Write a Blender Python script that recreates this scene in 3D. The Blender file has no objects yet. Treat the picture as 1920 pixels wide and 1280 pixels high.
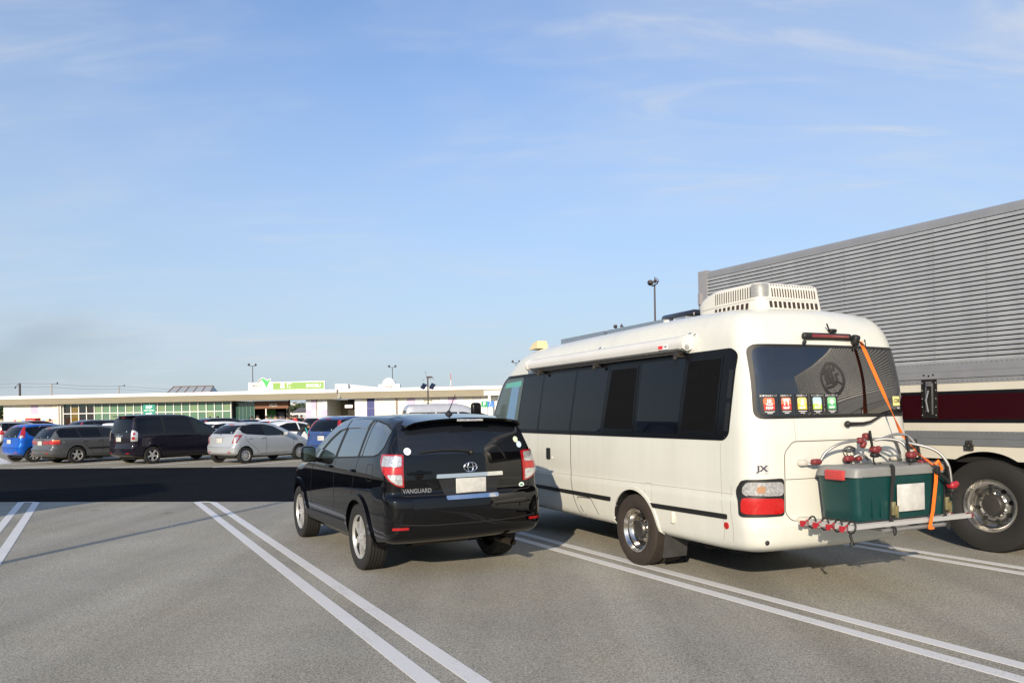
import bpy, bmesh, math, random
import numpy as np
from mathutils import Vector, Matrix
from mathutils.bvhtree import BVHTree
random.seed(7)
S = bpy.context.scene
R = math.radians
COL = S.collection
# ------------------------------------------------------------------ camera
CAM_H = 1.69
FPX = 1430.0            # focal length in pixels of the 1920 px wide photograph
HOR = 773.5             # horizon row at the centre column
ROLL = 0.9
cam = bpy.data.objects.new('camera', bpy.data.cameras.new('camera'))
COL.objects.link(cam)
cam.data.sensor_width = 36.0
cam.data.lens = 36.0 * FPX / 1920.0
cam.data.shift_y = (HOR - 640.0) / 1920.0
cam.data.clip_start = 0.05
cam.data.clip_end = 9000.0
cam.location = (0, 0, CAM_H)
cam.rotation_euler = (Matrix.Rotation(R(90), 3, 'X') @ Matrix.Rotation(R(-ROLL), 3, 'Z')).to_euler()
S.camera = cam
# ------------------------------------------------------------------ sky, sun, exposure
SUN_AZ = 14.5           # shadows fall this far clockwise of +Y
SUN_EL = 20.0
W = bpy.data.worlds.new('World'); S.world = W; W.use_nodes = True
nt = W.node_tree; nt.nodes.clear()
def N(t, kind, **kw):
    n = t.nodes.new(kind)
    for k, v in kw.items():
        if hasattr(n, k): setattr(n, k, v)
        else: n.inputs[k.replace('_', ' ')].default_value = v
    return n
wo = N(nt, 'ShaderNodeOutputWorld'); bg = N(nt, 'ShaderNodeBackground')
bg.inputs['Strength'].default_value = 0.138
sky = N(nt, 'ShaderNodeTexSky', sky_type='NISHITA')
sky.sun_disc = False
sky.sun_elevation = R(SUN_EL)
sky.sun_rotation = R(180 + SUN_AZ)
sky.altitude = 10.0; sky.air_density = 1.0; sky.dust_density = 1.0; sky.ozone_density = 2.5
tc = N(nt, 'ShaderNodeTexCoord')
sx = N(nt, 'ShaderNodeSeparateXYZ'); nt.links.new(tc.outputs['Generated'], sx.inputs[0])
zc = N(nt, 'ShaderNodeMath', operation='MAXIMUM'); zc.inputs[1].default_value = 0.04
nt.links.new(sx.outputs['Z'], zc.inputs[0])
za = N(nt, 'ShaderNodeMath', operation='ADD'); za.inputs[1].default_value = 0.12
nt.links.new(zc.outputs[0], za.inputs[0])
dv = N(nt, 'ShaderNodeVectorMath', operation='DIVIDE')
cb = N(nt, 'ShaderNodeCombineXYZ')
for i in range(3): nt.links.new(za.outputs[0], cb.inputs[i])
nt.links.new(tc.outputs['Generated'], dv.inputs[0]); nt.links.new(cb.outputs[0], dv.inputs[1])
def cloud(scale, rot, detail, lo, hi, dist=0.6, loc=(0, 0, 0)):
    mp = N(nt, 'ShaderNodeMapping'); mp.inputs['Scale'].default_value = scale
    mp.inputs['Rotation'].default_value = (0, 0, R(rot)); mp.inputs['Location'].default_value = loc
    nt.links.new(dv.outputs[0], mp.inputs[0])
    nz = N(nt, 'ShaderNodeTexNoise'); nz.inputs['Scale'].default_value = 1.0
    nz.inputs['Detail'].default_value = detail; nz.inputs['Roughness'].default_value = 0.58
    nz.inputs['Distortion'].default_value = dist
    nt.links.new(mp.outputs[0], nz.inputs['Vector'])
    mr = N(nt, 'ShaderNodeMapRange', interpolation_type='SMOOTHSTEP')
    mr.inputs['From Min'].default_value = lo; mr.inputs['From Max'].default_value = hi
    nt.links.new(nz.outputs['Fac'], mr.inputs[0])
    return mr.outputs[0]
c1 = cloud((0.55, 0.9, 1), 62, 5, 0.36, 0.78, 0.5, (7.3, 2.2, 0))
c2 = cloud((1.6, 5.0, 1), 62, 9, 0.42, 0.86, 0.9, (2.9, 4.1, 0))
cm = N(nt, 'ShaderNodeMath', operation='MULTIPLY'); nt.links.new(c1, cm.inputs[0]); nt.links.new(c2, cm.inputs[1])
ca = N(nt, 'ShaderNodeMath', operation='MULTIPLY_ADD'); ca.inputs[1].default_value = 0.38
nt.links.new(c1, ca.inputs[0]); nt.links.new(cm.outputs[0], ca.inputs[2])
cs = N(nt, 'ShaderNodeMath', operation='MULTIPLY'); cs.inputs[1].default_value = 1.0
nt.links.new(ca.outputs[0], cs.inputs[0])
mix = N(nt, 'ShaderNodeMix', data_type='RGBA')
nt.links.new(cs.outputs[0], mix.inputs['Factor'])
tint = N(nt, 'ShaderNodeMix', data_type='RGBA', blend_type='MULTIPLY'); tint.inputs['Factor'].default_value = 1.0
tint.inputs['B'].default_value = (0.86, 1.03, 1.25, 1)
nt.links.new(sky.outputs[0], tint.inputs['A'])
veil = N(nt, 'ShaderNodeMix', data_type='RGBA'); veil.inputs['B'].default_value = (3.05, 3.5, 3.9, 1)   # pale haze towards the horizon
vr = N(nt, 'ShaderNodeMapRange'); vr.inputs['From Max'].default_value = 0.52; vr.inputs['To Min'].default_value = 0.92; vr.inputs['To Max'].default_value = 0.06
nt.links.new(sx.outputs['Z'], vr.inputs[0]); nt.links.new(vr.outputs[0], veil.inputs['Factor'])
nt.links.new(tint.outputs['Result'], veil.inputs['A'])
nt.links.new(veil.outputs['Result'], mix.inputs['A'])
mix.inputs['B'].default_value = (3.9, 4.2, 4.65, 1)
nt.links.new(mix.outputs['Result'], bg.inputs['Color']); nt.links.new(bg.outputs[0], wo.inputs[0])
sun = bpy.data.objects.new('sun', bpy.data.lights.new('sun', 'SUN')); COL.objects.link(sun)
sun.data.energy = 4.8; sun.data.angle = R(0.55); sun.data.color = (1.0, 0.85, 0.65)
_d = Vector((math.sin(R(SUN_AZ)) * math.cos(R(SUN_EL)), math.cos(R(SUN_AZ)) * math.cos(R(SUN_EL)), -math.sin(R(SUN_EL))))
sun.rotation_euler = _d.to_track_quat('-Z', 'Y').to_euler()
sun.location = (-20, -30, 30)
S.view_settings.view_transform = 'Standard'; S.view_settings.look = 'None'
S.view_settings.gamma = 1.0; S.view_settings.use_curve_mapping = False
S.view_settings.exposure = 0.32
S.render.engine = 'CYCLES'

# ------------------------------------------------------------------ materials
MATS = {}
def P(name, col, rough=0.5, metal=0.0, var=0.0, vscale=6.0, bump=0.0, bscale=200.0, coat=0.0, spec=0.5, emit=None, trans=0.0, alpha=1.0, streak=0.0):
    if name in MATS: return MATS[name]
    m = bpy.data.materials.new(name); m.use_nodes = True; t = m.node_tree
    b = t.nodes['Principled BSDF']
    b.inputs['Base Color'].default_value = (*col, 1); b.inputs['Roughness'].default_value = rough
    b.inputs['Metallic'].default_value = metal; b.inputs['Specular IOR Level'].default_value = spec
    if coat: b.inputs['Coat Weight'].default_value = coat; b.inputs['Coat Roughness'].default_value = 0.03
    if trans: b.inputs['Transmission Weight'].default_value = trans
    if alpha < 1: b.inputs['Alpha'].default_value = alpha
    if emit: b.inputs['Emission Color'].default_value = (*emit[0], 1); b.inputs['Emission Strength'].default_value = emit[1]
    if var or bump:
        c = N(t, 'ShaderNodeTexCoord')
        if var:
            n = N(t, 'ShaderNodeTexNoise'); n.inputs['Scale'].default_value = vscale; n.inputs['Detail'].default_value = 6
            n.inputs['Roughness'].default_value = 0.6
            t.links.new(c.outputs['Object'], n.inputs['Vector'])
            r = N(t, 'ShaderNodeMapRange'); r.inputs['From Min'].default_value = 0.25; r.inputs['From Max'].default_value = 0.75
            r.inputs['To Min'].default_value = 1 - var; r.inputs['To Max'].default_value = 1 + var * 0.5
            t.links.new(n.outputs['Fac'], r.inputs[0])
            x = N(t, 'ShaderNodeMix', data_type='RGBA', blend_type='MULTIPLY'); x.inputs['Factor'].default_value = 1
            x.inputs['A'].default_value = (*col, 1)
            t.links.new(r.outputs[0], x.inputs['B']); t.links.new(x.outputs['Result'], b.inputs['Base Color'])
            if streak:
                mp = N(t, 'ShaderNodeMapping'); mp.inputs['Scale'].default_value = (7, 7, 0.35); t.links.new(c.outputs['Object'], mp.inputs[0])
                n5 = N(t, 'ShaderNodeTexNoise'); n5.inputs['Scale'].default_value = 1.0; n5.inputs['Detail'].default_value = 7; n5.inputs['Roughness'].default_value = 0.65; t.links.new(mp.outputs[0], n5.inputs['Vector'])
                r5 = N(t, 'ShaderNodeMapRange'); r5.inputs['From Min'].default_value = 0.30; r5.inputs['From Max'].default_value = 0.56; r5.inputs['To Min'].default_value = 1 - streak; t.links.new(n5.outputs['Fac'], r5.inputs[0])
                x5 = N(t, 'ShaderNodeMix', data_type='RGBA', blend_type='MULTIPLY'); x5.inputs['Factor'].default_value = 1; t.links.new(x.outputs['Result'], x5.inputs['A']); t.links.new(r5.outputs[0], x5.inputs['B']); t.links.new(x5.outputs['Result'], b.inputs['Base Color'])
            r2 = N(t, 'ShaderNodeMapRange'); r2.inputs['To Min'].default_value = max(0.0, rough - 0.06); r2.inputs['To Max'].default_value = min(1.0, rough + 0.12)
            t.links.new(n.outputs['Fac'], r2.inputs[0]); t.links.new(r2.outputs[0], b.inputs['Roughness'])
        if bump:
            n = N(t, 'ShaderNodeTexNoise'); n.inputs['Scale'].default_value = bscale; n.inputs['Detail'].default_value = 3
            t.links.new(c.outputs['Object'], n.inputs['Vector'])
            k = N(t, 'ShaderNodeBump'); k.inputs['Strength'].default_value = bump; k.inputs['Distance'].default_value = 0.004
            t.links.new(n.outputs['Fac'], k.inputs['Height']); t.links.new(k.outputs[0], b.inputs['Normal'])
    MATS[name] = m
    return m

def asphalt(name, base, light, dark, grain, contrast, patch, warm, spec=0.25, tracks=False):
    m = bpy.data.materials.new(name); m.use_nodes = True; t = m.node_tree; b = t.nodes['Principled BSDF']
    c = N(t, 'ShaderNodeTexCoord')
    v = N(t, 'ShaderNodeTexVoronoi'); v.inputs['Scale'].default_value = grain
    t.links.new(c.outputs['Object'], v.inputs['Vector'])
    sep = N(t, 'ShaderNodeSeparateColor'); t.links.new(v.outputs['Color'], sep.inputs[0])
    n1 = N(t, 'ShaderNodeTexNoise'); n1.inputs['Scale'].default_value = grain * 0.33; n1.inputs['Detail'].default_value = 5
    t.links.new(c.outputs['Object'], n1.inputs['Vector'])
    ad = N(t, 'ShaderNodeMath', operation='MULTIPLY_ADD'); ad.inputs[1].default_value = 0.6
    t.links.new(sep.outputs[0], ad.inputs[0]); t.links.new(n1.outputs['Fac'], ad.inputs[2])
    r = N(t, 'ShaderNodeValToRGB'); e = r.color_ramp.elements
    e[0].position = 0.8 - contrast; e[0].color = (*dark, 1); e[1].position = 0.8 + contrast; e[1].color = (*light, 1)
    k = r.color_ramp.elements.new(0.8); k.color = (*base, 1)
    t.links.new(ad.outputs[0], r.inputs[0])
    n2 = N(t, 'ShaderNodeTexNoise'); n2.inputs['Scale'].default_value = 0.35; n2.inputs['Detail'].default_value = 8; n2.inputs['Roughness'].default_value = 0.62
    t.links.new(c.outputs['Object'], n2.inputs['Vector'])
    mr = N(t, 'ShaderNodeMapRange'); mr.inputs['From Min'].default_value = 0.3; mr.inputs['From Max'].default_value = 0.7
    mr.inputs['To Min'].default_value = 1 - patch; mr.inputs['To Max'].default_value = 1 + patch
    t.links.new(n2.outputs['Fac'], mr.inputs[0])
    x = N(t, 'ShaderNodeMix', data_type='RGBA', blend_type='MULTIPLY'); x.inputs['Factor'].default_value = 1
    t.links.new(r.outputs[0], x.inputs['A']); t.links.new(mr.outputs[0], x.inputs['B'])
    n3 = N(t, 'ShaderNodeTexNoise'); n3.inputs['Scale'].default_value = 0.55; n3.inputs['Detail'].default_value = 4
    t.links.new(c.outputs['Object'], n3.inputs['Vector'])
    wr = N(t, 'ShaderNodeMapRange'); wr.inputs['From Min'].default_value = 0.45; wr.inputs['From Max'].default_value = 0.75; wr.inputs['To Max'].default_value = warm
    t.links.new(n3.outputs['Fac'], wr.inputs[0])
    y = N(t, 'ShaderNodeMix', data_type='RGBA', blend_type='MULTIPLY'); t.links.new(wr.outputs[0], y.inputs['Factor'])
    y.inputs['B'].default_value = (1.0, 0.9, 0.66, 1)
    t.links.new(x.outputs['Result'], y.inputs['A']); t.links.new(y.outputs['Result'], b.inputs['Base Color'])
    # a few oil spots
    vo = N(t, 'ShaderNodeTexVoronoi'); vo.inputs['Scale'].default_value = 0.55; t.links.new(c.outputs['Object'], vo.inputs['Vector'])
    so = N(t, 'ShaderNodeMapRange'); so.inputs['From Min'].default_value = 0.02; so.inputs['From Max'].default_value = 0.07; so.inputs['To Min'].default_value = 0.55; so.inputs['To Max'].default_value = 1.0
    t.links.new(vo.outputs['Distance'], so.inputs[0])
    z = N(t, 'ShaderNodeMix', data_type='RGBA', blend_type='MULTIPLY'); z.inputs['Factor'].default_value = 1
    t.links.new(y.outputs['Result'], z.inputs['A']); t.links.new(so.outputs[0], z.inputs['B']); t.links.new(z.outputs['Result'], b.inputs['Base Color'])
    if tracks:
        mp = N(t, 'ShaderNodeMapping'); mp.inputs['Rotation'].default_value = (0, 0, R(-28.9)); mp.inputs['Scale'].default_value = (1.0, 0.05, 1.0)
        t.links.new(c.outputs['Object'], mp.inputs[0]); n4 = N(t, 'ShaderNodeTexNoise'); n4.inputs['Scale'].default_value = 1.5; n4.inputs['Detail'].default_value = 4
        t.links.new(mp.outputs[0], n4.inputs['Vector']); tr = N(t, 'ShaderNodeMapRange'); tr.inputs['From Min'].default_value = 0.35; tr.inputs['From Max'].default_value = 0.65; tr.inputs['To Min'].default_value = 0.86; tr.inputs['To Max'].default_value = 1.07
        t.links.new(n4.outputs['Fac'], tr.inputs[0]); zz = N(t, 'ShaderNodeMix', data_type='RGBA', blend_type='MULTIPLY'); zz.inputs['Factor'].default_value = 1
        t.links.new(z.outputs['Result'], zz.inputs['A']); t.links.new(tr.outputs[0], zz.inputs['B']); t.links.new(zz.outputs['Result'], b.inputs['Base Color'])
    b.inputs['Roughness'].default_value = 0.9; b.inputs['Specular IOR Level'].default_value = spec
    bp = N(t, 'ShaderNodeBump'); bp.inputs['Strength'].default_value = 0.5; bp.inputs['Distance'].default_value = 0.004
    t.links.new(ad.outputs[0], bp.inputs['Height']); t.links.new(bp.outputs[0], b.inputs['Normal'])
    MATS[name] = m
    return m

def linepaint():
    m = bpy.data.materials.new('line_paint'); m.use_nodes = True; t = m.node_tree; b = t.nodes['Principled BSDF']
    c = N(t, 'ShaderNodeTexCoord')
    n = N(t, 'ShaderNodeTexNoise'); n.inputs['Scale'].default_value = 60; n.inputs['Detail'].default_value = 6; n.inputs['Roughness'].default_value = 0.7
    t.links.new(c.outputs['Object'], n.inputs['Vector'])
    n2 = N(t, 'ShaderNodeTexNoise'); n2.inputs['Scale'].default_value = 2.2; n2.inputs['Detail'].default_value = 5
    t.links.new(c.outputs['Object'], n2.inputs['Vector'])
    a = N(t, 'ShaderNodeMath', operation='MULTIPLY_ADD'); a.inputs[1].default_value = 0.45
    t.links.new(n2.outputs['Fac'], a.inputs[0]); t.links.new(n.outputs['Fac'], a.inputs[2])
    r = N(t, 'ShaderNodeValToRGB'); e = r.color_ramp.elements
    e[0].position = 0.50; e[0].color = (0.24, 0.23, 0.20, 1); e[1].position = 0.66; e[1].color = (0.62, 0.62, 0.62, 1); k_ = e.new(0.56); k_.color = (0.50, 0.50, 0.49, 1)
    t.links.new(a.outputs[0], r.inputs[0]); t.links.new(r.outputs[0], b.inputs['Base Color'])
    b.inputs['Roughness'].default_value = 0.65
    bp = N(t, 'ShaderNodeBump'); bp.inputs['Strength'].default_value = 0.3; bp.inputs['Distance'].default_value = 0.003
    t.links.new(n.outputs['Fac'], bp.inputs['Height']); t.links.new(bp.outputs[0], b.inputs['Normal'])
    return m

# ------------------------------------------------------------------ mesh helpers
class M:
    def __init__(s): s.v = []; s.f = []; s.mi = []
    def add(s, vs, fs, mi=0):
        o = len(s.v); s.v += [tuple(map(float, p)) for p in vs]
        s.f += [tuple(i + o for i in f) for f in fs]; s.mi += [mi] * len(fs); return s
    def box(s, c, d, mi=0, rz=0.0, rx=0.0, ry=0.0):
        hx, hy, hz = d[0] / 2, d[1] / 2, d[2] / 2
        pts = [Vector((x, y, z)) for z in (-hz, hz) for y in (-hy, hy) for x in (-hx, hx)]
        if rz or rx or ry:
            q = Matrix.Rotation(rz, 3, 'Z') @ Matrix.Rotation(ry, 3, 'Y') @ Matrix.Rotation(rx, 3, 'X'); pts = [q @ p for p in pts]
        return s.add([(p.x + c[0], p.y + c[1], p.z + c[2]) for p in pts],
                     [(0, 2, 3, 1), (4, 5, 7, 6), (0, 1, 5, 4), (2, 6, 7, 3), (0, 4, 6, 2), (1, 3, 7, 5)], mi)
    def bb(s, x0, x1, y0, y1, z0, z1, mi=0):
        return s.box(((x0 + x1) / 2, (y0 + y1) / 2, (z0 + z1) / 2), (abs(x1 - x0), abs(y1 - y0), abs(z1 - z0)), mi)
    def cbox(s, c, d, r, mi=0, rz=0.0, seg=2, rx=0.0, ry=0.0):
        """box with rounded edges"""
        bm = bmesh.new(); bmesh.ops.create_cube(bm, size=1.0)
        bmesh.ops.scale(bm, vec=d, verts=bm.verts)
        bmesh.ops.bevel(bm, geom=list(bm.edges), offset=min(r, min(d) * 0.49), segments=seg, affect='EDGES', profile=0.5)
        q = Matrix.Rotation(rz, 3, 'Z') @ Matrix.Rotation(ry, 3, 'Y') @ Matrix.Rotation(rx, 3, 'X')
        bm.verts.index_update()
        vs = [tuple(q @ v.co + Vector(c)) for v in bm.verts]; fs = [tuple(v.index for v in f.verts) for f in bm.faces]
        bm.free(); return s.add(vs, fs, mi)
    def tube(s, pts, r, n=8, mi=0, cap=True):
        pts = [Vector(p) for p in pts]; rs = r if isinstance(r, (list, tuple)) else [r] * len(pts)
        vs = []; fs = []; up = None
        for i, p in enumerate(pts):
            t = (pts[min(i + 1, len(pts) - 1)] - pts[max(i - 1, 0)]).normalized()
            if up is None:
                a = Vector((0, 0, 1)) if abs(t.z) < 0.9 else Vector((1, 0, 0)); up = t.cross(a).normalized()
            up = (up - t * up.dot(t)).normalized(); w = t.cross(up)
            for k in range(n):
                a = 2 * math.pi * k / n; vs.append(tuple(p + (up * math.cos(a) + w * math.sin(a)) * rs[i]))
        for i in range(len(pts) - 1):
            for k in range(n):
                a, b = i * n + k, i * n + (k + 1) % n; fs.append((a, b, b + n, a + n))
        if cap: fs.append(tuple(range(n))[::-1]); fs.append(tuple(range((len(pts) - 1) * n, len(pts) * n)))
        return s.add(vs, fs, mi)
    def lathe(s, prof, n=32, axis='x', c=(0, 0, 0), mi=0, closed=False):
        """prof: (along axis, radius)"""
        vs = []; fs = []
        for (h, r) in prof:
            for k in range(n):
                a = 2 * math.pi * k / n; ca, sa = r * math.cos(a), r * math.sin(a)
                p = {'x': (h, ca, sa), 'y': (ca, h, sa), 'z': (ca, sa, h)}[axis]
                vs.append((p[0] + c[0], p[1] + c[1], p[2] + c[2]))
        m = len(prof); rng = m if closed else m - 1
        for i in range(rng):
            for k in range(n):
                a, b = i * n + k, i * n + (k + 1) % n; j = ((i + 1) % m) * n
                fs.append((a, b, j + (k + 1) % n, j + k))
        return s.add(vs, fs, mi)
    def prism(s, poly, z0, z1, mi=0, fn=None):
        """polygon (a,b) extruded; fn maps (a,b,h)->xyz"""
        fn = fn or (lambda a, b, h: (a, b, h)); n = len(poly)
        vs = [fn(a, b, z0) for a, b in poly] + [fn(a, b, z1) for a, b in poly]
        fs = [tuple(range(n))[::-1], tuple(range(n, 2 * n))] + [(i, (i + 1) % n, n + (i + 1) % n, n + i) for i in range(n)]
        return s.add(vs, fs, mi)
    def sphere(s, c, r, n=10, mi=0):
        rr = r if isinstance(r, (tuple, list)) else (r, r, r); vs = []; fs = []
        m = max(4, n // 2 + 1)
        for i in range(m + 1):
            th = math.pi * i / m
            for k in range(n):
                a = 2 * math.pi * k / n
                vs.append((c[0] + rr[0] * math.sin(th) * math.cos(a), c[1] + rr[1] * math.sin(th) * math.sin(a), c[2] + rr[2] * math.cos(th)))
        for i in range(m):
            for k in range(n):
                a, b = i * n + k, i * n + (k + 1) % n; fs.append((a, a + n, b + n, b))
        return s.add(vs, fs, mi)

def mesh_of(name, m, mats, smooth=None):
    me = bpy.data.meshes.new(name)
    me.from_pydata(m.v, [], m.f)
    for k in (mats if isinstance(mats, (list, tuple)) else [mats]): me.materials.append(k)
    if any(m.mi): me.polygons.foreach_set('material_index', m.mi)
    bm = bmesh.new(); bm.from_mesh(me)
    bmesh.ops.remove_doubles(bm, verts=bm.verts, dist=1e-5)
    bmesh.ops.recalc_face_normals(bm, faces=bm.faces)
    bm.to_mesh(me); bm.free()
    if smooth:
        me.polygons.foreach_set('use_smooth', [True] * len(me.polygons))
        me.set_sharp_from_angle(angle=R(smooth))
    me.update(); return me
def obj(name, m, mats, parent=None, smooth=None, loc=None, label=None):
    me = m if isinstance(m, bpy.types.Mesh) else mesh_of(name, m, mats, smooth)
    o = bpy.data.objects.new(name, me); COL.objects.link(o)
    if parent is not None: o.parent = parent
    if loc is not None: o.location = loc
    if label: o['label'] = label
    return o
def tag(o, label, cat, group=None):
    o['label'] = label; o['category'] = cat
    if group: o['group'] = group
    return o
def thing(name, label, cat, loc=(0, 0, 0), heading=0.0, group=None):
    o = bpy.data.objects.new(name, None); o.empty_display_size = 0.3; COL.objects.link(o)
    o.location = loc; o.rotation_euler = (0, 0, R(-heading))
    return tag(o, label, cat, group)
def struct(o): o['kind'] = 'structure'; return o
def dup(root, label, group=None):
    r = root.copy(); COL.objects.link(r); r['label'] = label
    if group: r['group'] = group
    for c in list(root.children):
        d = c.copy(); COL.objects.link(d); d.parent = r
        for g in list(c.children):
            e = g.copy(); COL.objects.link(e); e.parent = d
    return r

def text_m(txt, size, fn, ext=0.004, align='CENTER', sx=1.0, bold=0.0):
    """flat text turned into a thin mesh; fn maps text plane (a,b,h) to xyz"""
    cu = bpy.data.curves.new('t', 'FONT'); cu.body = txt; cu.size = size; cu.align_x = align; cu.align_y = 'CENTER'
    cu.resolution_u = 3; cu.offset = bold
    o = bpy.data.objects.new('t', cu); COL.objects.link(o)
    dg = bpy.context.evaluated_depsgraph_get(); me = o.evaluated_get(dg).to_mesh()
    vs = [(v.co.x * sx, v.co.y) for v in me.vertices]; fs = [tuple(p.vertices) for p in me.polygons]
    o.evaluated_get(dg).to_mesh_clear()
    bpy.data.objects.remove(o); bpy.data.curves.remove(cu)
    m = M(); m.add([fn(a, b, ext) for a, b in vs], fs); return m

def lerp_tab(tab):
    xs = np.array([a for a, b in tab], float); ys = np.array([b for a, b in tab], float)
    # monotone-ish cubic (Catmull-Rom on a fine table)
    def f(x):
        x = np.clip(np.asarray(x, float), xs[0], xs[-1]); i = np.clip(np.searchsorted(xs, x) - 1, 0, len(xs) - 2)
        h = xs[i + 1] - xs[i]; t = (x - xs[i]) / h
        d = np.diff(ys) / np.diff(xs); mt = np.zeros(len(xs))
        mt[0], mt[-1] = d[0], d[-1]
        for k in range(1, len(xs) - 1):
            mt[k] = 0 if d[k - 1] * d[k] <= 0 else 2 * d[k - 1] * d[k] / (d[k - 1] + d[k])
        return ((2 * t**3 - 3 * t**2 + 1) * ys[i] + (t**3 - 2 * t**2 + t) * h * mt[i] + (-2 * t**3 + 3 * t**2) * ys[i + 1] + (t**3 - t**2) * h * mt[i + 1])
    return f

def edge_lines(n, r0, r1, k=4):
    """0..1 grid lines, k extra lines inside the rounded ends r0, r1"""
    a = [r0 * (1 - math.cos(math.pi / 2 * i / k)) if r0 > 0 else 0 for i in range(k)] if r0 > 0 else [0]
    b = [1 - r1 * (1 - math.cos(math.pi / 2 * i / k)) for i in range(k)] if r1 > 0 else [1]
    mid = list(np.linspace(r0, 1 - r1, n))
    return np.array(sorted(set([round(x, 6) for x in a + mid + b])))

def rounded_body(w, L, h, rad, n, deform):
    """rounded box surface (x in +-w, y in 0..L, z in 0..h); rad=(rx, ry_rear, ry_front, rz_bot, rz_top)"""
    rx, r0, r1, rb, rt = rad
    ga = edge_lines(n[0], rx / (2 * w), rx / (2 * w)) * 2 * w - w
    gb = edge_lines(n[1], r0 / L, r1 / L) * L
    gc = edge_lines(n[2], rb / h, rt / h) * h
    na, nb, nc = len(ga), len(gb), len(gc); idx = {}; pts = []; faces = []
    def vid(i, j, k):
        key = (i, j, k)
        if key not in idx: idx[key] = len(pts); pts.append((ga[i], gb[j], gc[k]))
        return idx[key]
    for j in range(nb - 1):
        for k in range(nc - 1):
            faces.append((vid(0, j, k), vid(0, j, k + 1), vid(0, j + 1, k + 1), vid(0, j + 1, k)))
            faces.append((vid(na - 1, j, k), vid(na - 1, j + 1, k), vid(na - 1, j + 1, k + 1), vid(na - 1, j, k + 1)))
        for i in range(na - 1):
            faces.append((vid(i, j, 0), vid(i, j + 1, 0), vid(i + 1, j + 1, 0), vid(i + 1, j, 0)))
            faces.append((vid(i, j, nc - 1), vid(i + 1, j, nc - 1), vid(i + 1, j + 1, nc - 1), vid(i, j + 1, nc - 1)))
    for i in range(na - 1):
        for k in range(nc - 1):
            faces.append((vid(i, 0, k), vid(i + 1, 0, k), vid(i + 1, 0, k + 1), vid(i, 0, k + 1)))
            faces.append((vid(i, nb - 1, k), vid(i, nb - 1, k + 1), vid(i + 1, nb - 1, k + 1), vid(i + 1, nb - 1, k)))
    p = np.array(pts); q = p.copy(); rr = np.ones_like(p)
    q[:, 0] = np.clip(p[:, 0], -w + rx, w - rx); rr[:, 0] = rx
    q[:, 1] = np.clip(p[:, 1], r0, L - r1); rr[:, 1] = np.where(p[:, 1] < L / 2, r0, r1)
    q[:, 2] = np.clip(p[:, 2], rb, h - rt); rr[:, 2] = np.where(p[:, 2] < h / 2, rb, rt)
    rr = np.maximum(rr, 1e-6); d = (p - q) / rr; ln = np.linalg.norm(d, axis=1, keepdims=True); ln[ln < 1e-9] = 1
    p = q + rr * d / ln
    x, y, z = deform(p[:, 0], p[:, 1], p[:, 2])
    m = M(); m.add(np.stack([x, y, z], 1), faces); return m

def clip_half(poly, a, b, c):
    out = []
    for i in range(len(poly)):
        p, q = poly[i], poly[(i + 1) % len(poly)]; dp = a * p[0] + b * p[1] - c; dq = a * q[0] + b * q[1] - c
        if dp <= 0: out.append(p)
        if (dp < 0 < dq) or (dq < 0 < dp):
            t = dp / (dp - dq); out.append((p[0] + (q[0] - p[0]) * t, p[1] + (q[1] - p[1]) * t))
    return out
def rpoly(pts, r, seg=4):
    out = []; n = len(pts)
    for i in range(n):
        p = Vector(pts[i]); a = Vector(pts[i - 1]) - p; b = Vector(pts[(i + 1) % n]) - p
        rr = r[i] if isinstance(r, (list, tuple)) else r
        k = min(rr, a.length * 0.48, b.length * 0.48)
        if k < 1e-4: out.append(tuple(p)); continue
        s, e = p + a.normalized() * k, p + b.normalized() * k
        for j in range(seg + 1):
            t = j / seg; out.append(tuple(s * (1 - t)**2 + p * 2 * t * (1 - t) + e * t * t))
    return out
def rect(u0, u1, v0, v1, r=0.0): return rpoly([(u0, v0), (u1, v0), (u1, v1), (u0, v1)], r)

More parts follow.
